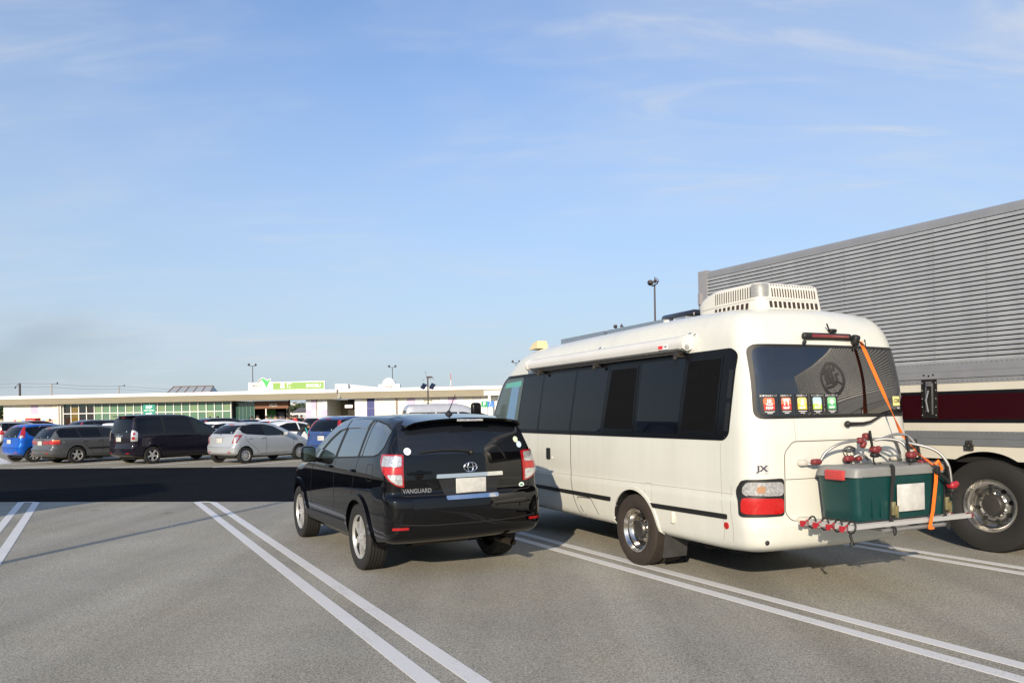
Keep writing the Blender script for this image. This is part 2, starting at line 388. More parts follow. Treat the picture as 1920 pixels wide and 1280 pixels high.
DIRS = {'L': ((0, 1, 0), (1, 0, 0)), 'R': ((0, 1, 0), (-1, 0, 0)), 'B': ((1, 0, 0), (0, 1, 0)), 'F': ((1, 0, 0), (0, -1, 0))}
def project(bvh, d, u, v, off, top=False):
    if d == 'T': o = Vector((u, v, 9)); D = Vector((0, 0, -1))
    elif isinstance(d, float):     # view from heading angle d (degrees): u runs to the right of that view
        D = Vector((math.sin(R(d)), math.cos(R(d)), 0)); U = Vector((math.cos(R(d)), -math.sin(R(d)), 0)); o = U * u + Vector((0, 0, v)) - D * 9
    else:
        U, D = map(Vector, DIRS[d]); o = U * u + Vector((0, 0, v)) - D * 9
    h, nn, i, t = bvh.ray_cast(o, D)
    if h is None: return None, None
    if nn.dot(D) > 0: nn = -nn
    return h + nn * off, nn
def patch(bvh, d, poly, off=0.004, cell=0.06, rim=0.012, m=None, mi=0):
    m = m or M(); us = [p[0] for p in poly]; vs = [p[1] for p in poly]
    nu = max(1, int(math.ceil((max(us) - min(us)) / cell))); nv = max(1, int(math.ceil((max(vs) - min(vs)) / cell)))
    gu = np.linspace(min(us), max(us), nu + 1); gv = np.linspace(min(vs), max(vs), nv + 1)
    key = {}; V3 = []; NR = []; F = []
    def vid(p):
        k = (round(p[0], 4), round(p[1], 4))
        if k not in key:
            h, nn = project(bvh, d, p[0], p[1], off)
            key[k] = len(V3); V3.append(h); NR.append(nn)
        return key[k]
    for i in range(nu):
        col = clip_half(clip_half(poly, -1, 0, -gu[i]), 1, 0, gu[i + 1])
        if len(col) < 3: continue
        for j in range(nv):
            c = clip_half(clip_half(col, 0, -1, -gv[j]), 0, 1, gv[j + 1])
            ids = []
            for p in c:
                k = vid(p)
                if not ids or ids[-1] != k: ids.append(k)
            if len(ids) > 1 and ids[0] == ids[-1]: ids.pop()
            if len(set(ids)) >= 3 and len(set(ids)) == len(ids) and all(V3[k] is not None for k in ids): F.append(tuple(ids))
    if not F: return m
    cnt = {}
    for f in F:
        for a, b in zip(f, f[1:] + f[:1]): cnt[(a, b)] = cnt.get((a, b), 0) + 1
    out = [V if V is not None else Vector((0, 0, 0)) for V in V3]; base = len(out); low = {}
    F2 = list(F)
    if rim:
        for (a, b) in list(cnt):
            if (b, a) not in cnt:
                for k in (a, b):
                    if k not in low: low[k] = len(out); out.append(V3[k] - NR[k] * (off + rim))
                F2.append((b, a, low[a], low[b]))
    used = sorted({i for f in F2 for i in f}); mp = {k: i for i, k in enumerate(used)}
    return m.add([out[k] for k in used], [tuple(mp[i] for i in f) for f in F2], mi)
def strip(bvh, d, pts, wdt=0.006, off=0.0015, m=None, step=0.05, mi=0, closed=False):
    m = m or M(); P2 = [Vector(p) for p in pts]
    if closed: P2.append(P2[0])
    rs = []
    for a, b in zip(P2, P2[1:]):
        n = max(1, int((b - a).length / step))
        rs += [a + (b - a) * (i / n) for i in range(n)]
    rs.append(P2[-1]); prev = None
    for i, p in enumerate(rs):
        t = (rs[min(i + 1, len(rs) - 1)] - rs[max(i - 1, 0)]); t = t.normalized() if t.length > 1e-9 else Vector((1, 0))
        nrm = Vector((-t.y, t.x)) * (wdt / 2)
        a, _ = project(bvh, d, p.x + nrm.x, p.y + nrm.y, off); b, _ = project(bvh, d, p.x - nrm.x, p.y - nrm.y, off)
        cur = (a, b) if a is not None and b is not None else None
        if prev and cur: m.add([prev[0], prev[1], cur[1], cur[0]], [(0, 1, 2, 3)], mi)
        prev = cur
    return m
def bvh_of(m): return BVHTree.FromPolygons(m.v, m.f)
def cut(name, m, mats, cyls, parent, smooth=40, boxes=None):
    """body mesh with wheel wells cut out of it (cyls: x0,x1,y,z,r); wells get the last material"""
    me = mesh_of(name, m, mats, None); o = obj(name, me, None)
    c = M()
    for (x0, x1, y, z, r) in cyls:
        c.lathe([(x0, 0.0001), (x0, r), (x1, r), (x1, 0.0001)], 36, 'x', (0, y, z))
        c.bb(x0, x1, y - r, y + r, -0.3, z - 0.02) if False else None
    cm = mesh_of('cutter', c, mats[-1]); co = bpy.data.objects.new('cutter', cm); COL.objects.link(co)
    md = o.modifiers.new('b', 'BOOLEAN'); md.operation = 'DIFFERENCE'; md.object = co; md.solver = 'EXACT'; md.material_mode = 'TRANSFER'
    dg = bpy.context.evaluated_depsgraph_get(); nm = bpy.data.meshes.new_from_object(o.evaluated_get(dg))
    o.modifiers.clear(); o.data = nm; bpy.data.objects.remove(co); bpy.data.meshes.remove(me); bpy.data.meshes.remove(cm)
    nm.name = name
    nm.polygons.foreach_set('use_smooth', [True] * len(nm.polygons)); nm.set_sharp_from_angle(angle=R(smooth))
    o.parent = parent; return o
# ------------------------------------------------------------------ palette
M_ASPH = asphalt('asphalt_worn', (0.290, 0.278, 0.240), (0.41, 0.395, 0.345), (0.135, 0.129, 0.112), 165, 0.40, 0.15, 0.38, 0.25, True)
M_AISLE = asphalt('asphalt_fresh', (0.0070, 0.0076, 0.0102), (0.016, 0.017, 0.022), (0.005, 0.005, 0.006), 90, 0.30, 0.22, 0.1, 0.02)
M_FAR = asphalt('concrete_lot', (0.265, 0.248, 0.20), (0.34, 0.32, 0.265), (0.17, 0.16, 0.13), 40, 0.4, 0.12, 0.3)
M_FIELD = P('field_soil', (0.16, 0.14, 0.07), 0.95, var=0.5, vscale=0.02)
M_LINE = linepaint()
M_TYRE = P('tyre_rubber', (0.012, 0.0115, 0.011), 0.72, var=0.25, vscale=30, bump=0.15, bscale=90)
M_TYRE_OLD = P('tyre_rubber_dusty', (0.030, 0.022, 0.017), 0.8, var=0.35, vscale=18, bump=0.2, bscale=60)
M_DARK = P('underbody_black', (0.006, 0.006, 0.006), 0.8, var=0.3, vscale=10)
M_RUB = P('black_rubber', (0.010, 0.010, 0.010), 0.55)
M_BPLA = P('black_plastic', (0.012, 0.012, 0.013), 0.42, var=0.15, vscale=20)
M_GLASS = P('tinted_glass', (0.003, 0.0035, 0.005), 0.03, spec=0.45)
M_GLASS_S = P('side_glass', (0.030, 0.042, 0.046), 0.02, spec=1.0, coat=1.0)
M_GLASSF = P('clear_car_glass', (0.010, 0.015, 0.017), 0.03, spec=0.5)
M_CHROME = P('chrome', (0.85, 0.85, 0.86), 0.07, 1.0)
M_ALLOY = P('alloy_wheel', (0.50, 0.50, 0.49), 0.36, 0.55, coat=0.3)
M_POLISH = P('polished_wheel', (0.70, 0.68, 0.64), 0.22, 1.0)
M_ALU = P('aluminium', (0.58, 0.58, 0.58), 0.32, 1.0, var=0.12, vscale=12)
M_RED = P('red_lens', (0.30, 0.005, 0.006), 0.12, coat=1.0, var=0.15, vscale=60)
M_REDB = P('red_lens_bright', (0.44, 0.007, 0.006), 0.12, coat=1.0, var=0.25, vscale=70)
M_CLEAR = P('clear_lens', (0.62, 0.62, 0.62), 0.10, 0.55, coat=1.0, var=0.55, vscale=45)
M_AMB = P('amber_lens', (0.75, 0.20, 0.03), 0.15, coat=1.0)
M_PLATE = P('plate_white', (0.50, 0.50, 0.48), 0.5, var=0.28, vscale=11)
M_PGREEN = P('plate_text', (0.02, 0.10, 0.05), 0.5)
M_WHITE = P('white_paint', (0.80, 0.80, 0.79), 0.35, var=0.06, vscale=3)
M_BLACKP = P('black_car_paint', (0.0015, 0.0015, 0.002), 0.5, coat=1.0, spec=0.0)
M_GREY = P('mid_grey', (0.03, 0.03, 0.032), 0.5)
M_STEEL = P('galvanised_steel', (0.42, 0.42, 0.43), 0.42, 0.9, var=0.15, vscale=8)

# ------------------------------------------------------------------ the setting
def sheet(name, pts, z, mat):
    m = M(); m.add([(x, y, z) for x, y in pts], [tuple(range(len(pts)))]); return obj(name, m, mat)
struct(sheet('ground', [(-5000, -5000), (5000, -5000), (5000, 5000), (-5000, 5000)], -0.02, M_FIELD))
HD = -28.9                                   # heading of the near bays
dN = Vector((math.cos(R(HD)), -math.sin(R(HD)))); dD = Vector((math.sin(R(HD)), math.cos(R(HD))))
aD = Vector((math.sin(R(97.1)), math.cos(R(97.1))))    # along the aisle, to the right
AN = Vector((-4.41, 15.11)); AF = Vector((-7.51, 25.47))
q = lambda o, t: (o.x + aD.x * t, o.y + aD.y * t)
lot = struct(sheet('parking_lot', [(-90, -60), (90, -60), q(AN, 90), q(AN, -90)], 0.0, M_ASPH))
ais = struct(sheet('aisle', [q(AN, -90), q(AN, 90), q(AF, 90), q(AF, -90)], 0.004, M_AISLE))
far = struct(sheet('far_parking_lot', [q(AF, -100), q(AF, 90), (90, 120), (-120, 120)], 0.0, M_FAR))
def mark(name, polys, parent, z=0.004):
    m = M()
    for pl in polys:
        n = len(pl); m.add([(x, y, z) for x, y in pl] + [(x, y, z + 0.0035) for x, y in pl],
                           [tuple(range(n, 2 * n))] + [(i, (i + 1) % n, n + (i + 1) % n, n + i) for i in range(n)])
    return obj(name, m, M_LINE, parent)
def hit_aisle(n, o=AN, back=0.06):
    # point on the line (offset n, heading HD) where it meets the aisle edge
    p = dN * n; A = np.array([[dD.x, -aD.x], [dD.y, -aD.y]]); b = np.array([o.x - p.x, o.y - p.y])
    s = np.linalg.solve(A, b)[0]; return s - back
for k, nc in enumerate((-4.29, -1.15, 1.975, 5.125, 8.28, 11.4)):
    gw, lw = 0.076, 0.122; polys = []
    e = []
    for sg in (-1, 1):
        n0, n1 = (nc - gw - lw, nc - gw) if sg < 0 else (nc + gw, nc + gw + lw)
        s0, s1 = hit_aisle(n0), hit_aisle(n1)
        seg = 14; lo = -8.0
        L0 = [dN * (n0 + random.uniform(-0.003, 0.003)) + dD * (lo + (s0 - 0.07 - lo) * i / seg) for i in range(seg + 1)]
        L1 = [dN * (n1 + random.uniform(-0.003, 0.003)) + dD * (lo + (s1 - 0.07 - lo) * i / seg) for i in range(seg + 1)]
        for i in range(seg): polys.append([tuple(L0[i]), tuple(L1[i]), tuple(L1[i + 1]), tuple(L0[i + 1])])
        e.append((L0[-1], L1[-1]))
    a, b, c, d = e[0][0], e[0][1], e[1][0], e[1][1]
    cap = []
    for i in range(9):
        t = i / 8; bul = math.sin(math.pi * t) ** 0.6
        cap.append((a.lerp(d, t) + dD * (0.13 * bul), b.lerp(c, t) + dD * (0.035 * bul)))
    for i in range(8): polys.append([tuple(cap[i][1]), tuple(cap[i + 1][1]), tuple(cap[i + 1][0]), tuple(cap[i][0])])
    mark('parking_line', polys, lot, 0.001)
FH = 34.5                                    # heading of the far bays
fN = Vector((math.cos(R(FH)), -math.sin(R(FH)))); fD = Vector((math.sin(R(FH)), math.cos(R(FH))))
for k in range(-4, 7):
    o = Vector((-10.15, 25.88)) + aD * (3.72 * k)
    for row in range(2):
        oo = o + fD * (row * 6.6)
        mark('parking_line', [[tuple(oo - fN * 0.07), tuple(oo + fN * 0.07), tuple(oo + fN * 0.07 + fD * 5.6), tuple(oo - fN * 0.07 + fD * 5.6)]], far, 0.001)
mark('painted_island', [[(-19.9, 30.35), (-24.0, 35.6), (-27.5, 35.6), (-24.0, 29.9), (-20.0, 29.8)]], far, 0.001)
# ------------------------------------------------------------------ wheels
def tyre_mesh(Rt, w, rr, mat, n=40, grooves=4):
    h = w / 2; pr = [(-h * 0.80, rr * 0.985), (-h * 0.93, rr + (Rt - rr) * 0.18), (-h * 1.0, rr + (Rt - rr) * 0.45), (-h * 0.985, rr + (Rt - rr) * 0.7), (-h * 0.90, Rt * 0.972), (-h * 0.80, Rt * 0.992)]
    tr = []
    for i in range(grooves):
        c = -h * 0.62 + 2 * h * 0.62 * i / (grooves - 1); g = w * 0.022
        tr += [(c - g, Rt), (c - g * 0.8, Rt - 0.009), (c + g * 0.8, Rt - 0.009), (c + g, Rt)]
    pr2 = [(-a, b) for a, b in reversed(pr)]
    m = M(); m.lathe(pr + tr + pr2, n, 'x'); return mesh_of('tyre', m, mat, 35)
def rim_mesh(w, rr, spokes, mat, dark, style='spoke', face=0.42):
    """outer side is -x"""
    h = w / 2; m = M(); xo = -h * 0.80
    m.lathe([(xo + 0.004, rr * 1.0), (xo - 0.006, rr * 0.985), (xo - 0.004, rr * 0.955), (xo + 0.02, rr * 0.915)], 40, 'x', mi=0)
    m.lathe([(xo + 0.02, rr * 0.915), (xo + 0.03, rr * 0.90), (h * 0.7, rr * 0.86)], 40, 'x', mi=1)
    m.lathe([(h * 0.30, rr * 0.88), (h * 0.30, 0.001)], 24, 'x', mi=1)
    xs = xo + 0.018
    if style == 'spoke':
        for k in range(spokes):
            a = 2 * math.pi * k / spokes + 0.25; ca, sa = math.cos(a), math.sin(a)
            f0, f1 = rr * face * 0.36, rr * face * 0.22
            def pt(rad, t, x): return (x, rad * ca - t * sa, rad * sa + t * ca)
            r0, r1 = rr * 0.12, rr * 0.94
            vs = [pt(r0, -f0, xs), pt(r0, f0, xs), pt(r1 * 0.6, f1, xs - 0.010), pt(r1, f1 * 1.25, xs + 0.002), pt(r1, -f1 * 1.25, xs + 0.002), pt(r1 * 0.6, -f1, xs - 0.010)]
            vs += [(x + 0.035, y, z) for x, y, z in vs]
            m.add(vs, [(0, 1, 2, 5), (5, 2, 3, 4), (1, 0, 6, 7), (2, 1, 7, 8), (3, 2, 8, 9), (4, 3, 9, 10), (5, 4, 10, 11), (0, 5, 11, 6)], 0)
        m.lathe([(xs - 0.012, 0.001), (xs - 0.012, rr * 0.13), (xs - 0.004, rr * 0.20), (xs + 0.03, rr * 0.22)], 20, 'x', mi=0)
        for k in range(5):
            a = 2 * math.pi * k / 5; m.lathe([(xs - 0.006, 0.001), (xs - 0.006, 0.010), (xs + 0.01, 0.010)], 8, 'x', (0, rr * 0.165 * math.cos(a), rr * 0.165 * math.sin(a)), 1)
    elif style == 'cover':                  # moulded wheel cover with slots
        m.lathe([(xs - 0.004, rr * 0.94), (xs - 0.012, rr * 0.80), (xs - 0.016, rr * 0.35), (xs - 0.02, 0.001)], 32, 'x', mi=0)
        for k in range(spokes):
            a = 2 * math.pi * k / spokes; ca, sa = math.cos(a), math.sin(a)
            def pt(rad, t, x=xs - 0.0185): return (x, rad * ca - t * sa, rad * sa + t * ca)
            m.add([pt(rr * 0.45, -rr * 0.04), pt(rr * 0.45, rr * 0.04), pt(rr * 0.80, rr * 0.12), pt(rr * 0.80, -rr * 0.12)], [(0, 1, 2, 3)], 1)
    elif style == 'dish':                   # deep dished rear wheel
        dp = h * 0.80
        m.lathe([(xo - 0.01, rr * 1.0), (xo - 0.012, rr * 0.95), (xo + dp * 0.32, rr * 0.87), (xo + dp * 0.40, rr * 0.80), (xo + dp * 0.75, rr * 0.755), (xo + dp * 0.92, rr * 0.72), (xo + dp, rr * 0.62), (xo + dp * 0.90, rr * 0.50), (xo + dp * 0.82, rr * 0.42)], 48, 'x', mi=0)
        m.lathe([(xo + dp * 0.82, rr * 0.42), (xo + dp * 0.55, rr * 0.40), (xo + dp * 0.35, rr * 0.33), (xo + dp * 0.32, rr * 0.24), (xo + dp * 0.30, 0.001)], 32, 'x', mi=2)
        for k in range(spokes):
            a = 2 * math.pi * k / spokes + 0.2
            m.lathe([(xo + dp * 0.86, 0.001), (xo + dp * 0.86, rr * 0.085), (xo + dp * 1.1, rr * 0.085)], 14, 'x', (0, rr * 0.615 * math.cos(a), rr * 0.615 * math.sin(a)), 1)
        for k in range(10):
            a = 2 * math.pi * k / 10
            m.lathe([(xo + dp * 0.62, 0.001), (xo + dp * 0.62, rr * 0.035), (xo + dp * 0.86, rr * 0.04)], 8, 'x', (0, rr * 0.46 * math.cos(a), rr * 0.46 * math.sin(a)), 0)
    return mesh_of('rim', m, [mat, dark, P('hub_grey', (0.10, 0.095, 0.09), 0.35, 0.7)], 35)
def put_wheels(root, pos, tm, rm, tilt=0.0):
    for (x, y, z) in pos:
        t = obj('wheel', tm, None, root, loc=(x, y, z)); r = obj('rim', rm, None, t)
        a = random.uniform(0, 1.2)
        t.rotation_euler = (a, 0, 0) if x < 0 else (a, 0, math.pi)

# ------------------------------------------------------------------ car bodies
def car_surface(s):
    top, wz, plan = lerp_tab(s['top']), lerp_tab(s['wz']), lerp_tab(s['plan'])
    rear, front = lerp_tab(s['rear']), lerp_tab(s['front']); bot = lerp_tab(s['bot'])
    y0, y1 = s['y0'], s['y1']; L = y1 - y0
    def deform(x, y, z):
        Y = y0 + y; zt, zb = top(Y), bot(Y); Z = zb + z * (zt - zb) - s.get('crown', 0.035) * x**2 * z**3
        X = x * wz(Z) * plan(Y)
        g = np.clip(1 - (Y - y0) / s.get('reach', 0.9), 0, 1); g = g * g * (3 - 2 * g)
        h = np.clip(1 - (y1 - Y) / s.get('freach', 1.0), 0, 1); h = h * h * (3 - 2 * h)
        Yn = Y + g * (rear(Z) + s.get('bulge', 0.06) * x**2) - h * (front(Z) + s.get('fbulge', 0.22) * x**2)
        return X, Yn, Z
    return rounded_body(1.0, L, 1.0, s.get('rad', (0.13, 0.16, 0.2, 0.06, 0.12)), s['n'], deform)
def dlo_panes(outline, cuts):
    """split a window band outline (y,z) at pillar lines (y_low, y_high, width); runs front (large y) to rear"""
    out = []; lines = [None] + list(cuts) + [None]
    for a, b in zip(lines, lines[1:]):
        pl = list(outline)
        if a: (yl, yh, w), zl, zh = a, 0.0, 1.0; yl0 = yl - w / 2; k = (yh - yl); pl = clip_half(pl, 1, -k / DL[0], yl0 - k * DL[1] / DL[0])
        if b: (yl, yh, w) = b; yl0 = yl + w / 2; k = (yh - yl); pl = clip_half(pl, -1, k / DL[0], -(yl0 - k * DL[1] / DL[0]))
        if len(pl) > 2: out.append(pl)
    return out
DL = [0.4, 1.2]         # height span and base height used by dlo_panes
def emblem_ring(c, a, b, tube=0.006):
    m = M(); n = 28
    for (ax, bz, oz) in ((a, b, 0), (a * 0.42, b * 0.95, 0), (a * 0.92, b * 0.48, b * 0.42)):
        pts = [(c[0] + ax * math.cos(2 * math.pi * k / n), c[1] + 0.0, c[2] + oz + bz * math.sin(2 * math.pi * k / n)) for k in range(n + 1)]
        m.tube(pts, tube, 6, cap=False)
    return m
def plate(root, c, w=0.33, h=0.165, blank=True, rx=0.0, txt='12-34'):
    m = M(); m.cbox((0, 0, 0), (w, 0.012, h), 0.006)
    o = obj('licence_plate', m, M_PLATE, root, 30, loc=c); o.rotation_euler = (rx, 0, 0)
    return o
PAINT = {}
def paint(name, col, metal=0.35, rough=0.28):
    if name not in PAINT:
        PAINT[name] = P('paint_' + name, col, rough, metal, coat=0.8, var=0.05, vscale=4, spec=0.1)
    return PAINT[name]
# ------------------------------------------------------------------ black SUV in the middle
def make_suv():
    root = thing('suv', 'black five-door SUV with tinted windows and alloy wheels seen from behind', 'car', (-0.924, 8.785, 0), -29.0)
    s = dict(y0=-1.04, y1=3.54, n=(26, 84, 44), rad=(0.11, 0.13, 0.25, 0.05, 0.11),
             top=[(-1.04, 1.635), (-0.8, 1.665), (-0.3, 1.69), (0.4, 1.70), (0.95, 1.685), (1.3, 1.63), (1.7, 1.46), (2.15, 1.20), (2.4, 1.105), (2.9, 1.04), (3.3, 0.93), (3.54, 0.80)],
             bot=[(-1.04, 0.40), (-0.5, 0.30), (0, 0.27), (2.7, 0.25), (3.2, 0.27), (3.54, 0.36)],
             wz=[(0.22, 0.80), (0.36, 0.86), (0.50, 0.895), (0.62, 0.905), (0.86, 0.905), (1.02, 0.90), (1.14, 0.885), (1.24, 0.86), (1.40, 0.805), (1.55, 0.745), (1.68, 0.685), (1.72, 0.67)],
             plan=[(-1.04, 0.975), (-0.5, 1.0), (2.6, 1.0), (3.2, 0.95), (3.54, 0.90)],
             rear=[(0.3, 0.12), (0.42, 0.02), (0.52, -0.02), (0.70, -0.025), (0.835, -0.015), (0.875, 0.03), (0.90, 0.045), (1.0, 0.045), (1.15, 0.055), (1.27, 0.07), (1.45, 0.12), (1.60, 0.175), (1.7, 0.19)],
             front=[(0.3, 0.1), (0.5, 0.0), (0.8, 0.02), (1.0, 0.1), (1.7, 0.1)], bulge=0.10, reach=0.95, crown=0.035)
    m = car_surface(s); B = bvh_of(m)
    cut('body', m, [M_BLACKP, M_DARK], [(x0, x1, y, 0.375, 0.40) for y in (0, 2.66) for (x0, x1) in ((-1.2, -0.56), (0.56, 1.2))], root)
    g = M()
    for d in 'LR':                          # shut lines
        for pts in ([(0.00, 1.24), (0.10, 1.05), (0.17, 0.88), (0.33, 0.62), (0.40, 0.46), (0.55, 0.40), (1.9, 0.40)], [(0.86, 1.18), (0.90, 0.9), (0.90, 0.40)], [(1.75, 1.13), (1.93, 0.98), (1.98, 0.7), (1.93, 0.42)], [(-0.78, 1.60), (-0.80, 1.35), (-0.86, 1.27)]):
            strip(B, d, pts, 0.008, 0.0012, g)
        strip(B, d, [(2.2, 1.13), (2.8, 1.03), (3.3, 0.90)], 0.007, 0.0012, g)
        strip(B, d, rect(-0.50, -0.32, 1.00, 1.17, 0.05), 0.006, 0.0012, g, closed=True)
    strip(B, 'B', [(-0.735, 1.27), (-0.735, 0.88), (-0.70, 0.872), (0, 0.868), (0.70, 0.872), (0.735, 0.88), (0.735, 1.27)], 0.010, 0.0012, g)
    strip(B, 'B', [(-0.86, 0.60), (-0.5, 0.575), (0, 0.57), (0.5, 0.575), (0.86, 0.60)], 0.010, 0.0012, g)
    obj('panel_gap', g, M_DARK, root)
    # side glass
    DL[:] = [0.4, 1.2]
    out = [(1.74, 1.155), (1.55, 1.30), (1.30, 1.455), (1.02, 1.575), (0.80, 1.612), (0.3, 1.622), (-0.15, 1.612), (-0.50, 1.575), (-0.70, 1.52), (-0.66, 1.36), (-0.58, 1.29), (-0.45, 1.262), (0.3, 1.225), (0.9, 1.195)]
    for d in 'LR':
        mm = patch(B, d, rpoly([(y * 1.0 + 0.0 + (0.03 if y > 1.5 else 0), z + (0.018 if z > 1.35 else -0.016)) for y, z in out], 0.03), 0.002, 0.05, 0.0); obj('window_surround', mm, M_RUB, root, 40)
        panes = dlo_panes(out, [(0.85, 0.74, 0.10), (0.02, -0.02, 0.075), (-0.09, -0.12, 0.03)])
        for i, pl in enumerate(panes):
            obj('side_window', patch(B, d, rpoly(pl, 0.02), 0.006, 0.05, 0.006), M_GLASS_S, root, 40)
        v = [(1.66, 1.27), (1.36, 1.455), (1.06, 1.575), (0.80, 1.618), (0.3, 1.626), (-0.02, 1.62), (0.0, 1.535), (0.3, 1.54), (0.78, 1.53), (1.0, 1.50), (1.25, 1.40), (1.5, 1.26)]
        vis = P('smoked_visor', (0.035, 0.045, 0.055), 0.05, coat=1.0, spec=0.9)
        for part in dlo_panes(v, [(0.80, 0.74, 0.05)]):
            obj('window_visor', patch(B, d, part, 0.022, 0.05, 0.016), vis, root, 40)
        for y in (0.20, 1.10):
            hs = M(); p, nn = project(B, d, y, 1.075, 0.018)
            hs.cbox(tuple(p), (0.03, 0.17, 0.032), 0.013); obj('door_handle', hs, M_BLACKP, root, 60)
        for yc in (0, 2.66):                # wheel-arch flares
            n = 22; arch = M()
            for (r0, r1) in ((0.395, 0.465),):
                pts = [(yc + r1 * math.cos(a), 0.375 + r1 * math.sin(a)) for a in np.linspace(-0.12, math.pi + 0.12, n)] + [(yc + r0 * math.cos(a), 0.375 + r0 * math.sin(a)) for a in np.linspace(math.pi + 0.12, -0.12, n)]
                patch(B, d, pts, 0.022, 0.05, 0.03, arch)
            obj('wheel_arch_trim', arch, M_BLACKP, root, 35)
        sl = patch(B, d, rpoly([(0.42, 0.36), (2.2, 0.34), (2.2, 0.46), (0.42, 0.48)], 0.03), 0.02, 0.06, 0.03); obj('side_sill', sl, M_BPLA, root, 40)
        dm = patch(B, d, rpoly([(0.40, 0.52), (2.05, 0.50), (2.05, 0.545), (0.40, 0.565)], 0.015), 0.014, 0.06, 0.016); obj('door_moulding', dm, M_BLACKP, root, 40)
    # mirrors
    for sg in (-1, 1):
        mi = M(); mi.cbox((sg * 1.0, 1.70, 1.205), (0.185, 0.13, 0.205), 0.05, seg=3); mi.box((sg * 0.88, 1.72, 1.13), (0.12, 0.06, 0.06))
        o = obj('door_mirror', mi, M_BLACKP, root, 60)
        k = M(); k.cbox((sg * 1.0, 1.634, 1.205), (0.15, 0.008, 0.165), 0.003); obj('mirror_glass', k, P('mirror', (0.10, 0.13, 0.12), 0.03, 0.9), o, 40)
    # rear glass, spoiler, lamps
    rg = rpoly([(-0.74, 1.275), (0.74, 1.275), (0.72, 1.50), (0.69, 1.60), (-0.69, 1.60), (-0.72, 1.50)], 0.05)
    obj('rear_window', patch(B, 'B', rg, 0.005, 0.05, 0.01), P('suv_rear_glass', (0.009, 0.011, 0.015), 0.03, spec=0.5), root, 40)
    sp = M(); n = 22; secs = []
    for i in range(n + 1):
        x = -0.66 + 1.32 * i / n; k = max(0, 1 - (x / 0.66)**2); zt = 1.585 + 0.075 * k**0.5; yb = -0.90 - 0.11 * k**0.45
        p1, _ = project(B, 'T', x * 0.985, -0.38, 0.006)
        secs.append([(x * 0.985, -0.38, p1.z if p1 else zt), (x, yb + 0.25, zt + 0.008), (x, yb, zt - 0.012), (x, yb + 0.015, zt - 0.032), (x, yb + 0.22, zt - 0.055)])
    for a, b in zip(secs, secs[1:]):
        for j in range(4): sp.add([a[j], b[j], b[j + 1], a[j + 1]], [(0, 1, 2, 3)])
    sp.add(secs[0], [(0, 1, 2, 3, 4)]); sp.add(secs[-1], [(4, 3, 2, 1, 0)])
    so = obj('roof_spoiler', sp, M_BLACKP, root, 50)
    bl = M(); bl.cbox((0, -1.006, 1.622), (0.30, 0.02, 0.026), 0.008); obj('high_brake_lamp', bl, M_CLEAR, so, 40)
    for sg, d in ((-1, 42.0), (1, -42.0)):
        f = lambda pts: [(sg * -1 * u, z) for u, z in (pts if sg < 0 else pts)]
        f = (lambda pts: [(u * 0.77 - 0.045, z) for u, z in pts]) if sg < 0 else (lambda pts: [(-u * 0.88 + 0.02, z) for u, z in reversed(pts)])
        L = obj('tail_lamp', patch(B, d, rpoly(f([(-0.155, 1.285), (0.165, 1.285), (0.185, 0.955), (0.10, 0.975), (0.0, 1.035), (-0.10, 1.12), (-0.165, 1.205)]), 0.02), 0.016, 0.03, 0.03), M_RED, root, 40)
        obj('clear_lens', patch(B, d, rpoly(f([(-0.105, 1.268), (0.145, 1.268), (0.150, 1.165), (-0.115, 1.165)]), 0.02), 0.020, 0.03, 0.004), M_CLEAR, L, 40)
        obj('stop_lens', patch(B, d, rpoly(f([(-0.075, 1.158), (0.150, 1.158), (0.156, 1.092), (-0.03, 1.092)]), 0.01), 0.020, 0.03, 0.004), M_REDB, L, 40)
        obj('reversing_lens', patch(B, d, rpoly(f([(-0.02, 1.085), (0.158, 1.085), (0.166, 0.975), (0.10, 0.99), (0.03, 1.035)]), 0.02), 0.020, 0.03, 0.004), M_CLEAR, L, 40)
    for x0, x1 in ((-0.84, -0.69), (0.69, 0.84)):
        obj('reflector', patch(B, 'B', rect(x0, x1, 0.542, 0.568, 0.008), 0.008, 0.03, 0.01), M_RED, root, 40)
    obj('bumper_step', patch(B, 'B', rpoly([(-0.60, 0.60), (0.60, 0.60), (0.66, 0.84), (-0.66, 0.84)], 0.04), 0.006, 0.06, 0.01), M_BLACKP, root, 40)
    # chrome bars, plate recess, plate, badges
    obj('plate_recess', patch(B, 'B', rpoly([(-0.36, 1.04), (0.36, 1.04), (0.29, 0.84), (-0.29, 0.84)], 0.03), 0.003, 0.05, 0.0), M_BPLA, root, 40)
    obj('chrome_strip', patch(B, 'B', rpoly([(-0.38, 1.035), (0.38, 1.035), (0.375, 1.075), (-0.375, 1.075)], 0.01), 0.022, 0.05, 0.022), M_CHROME, root, 40)
    obj('chrome_strip', patch(B, 'B', rpoly([(-0.29, 0.818), (0.29, 0.818), (0.30, 0.848), (-0.30, 0.848)], 0.01), 0.016, 0.05, 0.02), M_CHROME, root, 40)
    p, _ = project(B, 'B', 0, 0.94, 0.014); plate(root, tuple(p), 0.345, 0.175)
    p, _ = project(B, 'B', 0.0, 1.135, 0.012); obj('emblem', emblem_ring(tuple(p), 0.075, 0.050, 0.006), M_CHROME, root, 60)
    def onback(a, b, h, cx=-0.575, cz=0.918): return tuple(project(B, 'B', cx + a, cz + b, h)[0])
    obj('name_badge', text_m('VANGUARD', 0.062, lambda a, b, h: onback(a, b, h), 0.006, sx=0.86, bold=0.0015), M_CHROME, root)
    hd = M(); p, _ = project(B, 'B', -0.54, 1.095, 0.012); hd.cbox(tuple(p), (0.26, 0.03, 0.028), 0.012); hd.sphere((p.x, p.y + 0.012, p.z - 0.02), (0.06, 0.012, 0.05), 14); obj('tailgate_handle', hd, M_BLACKP, root, 50)
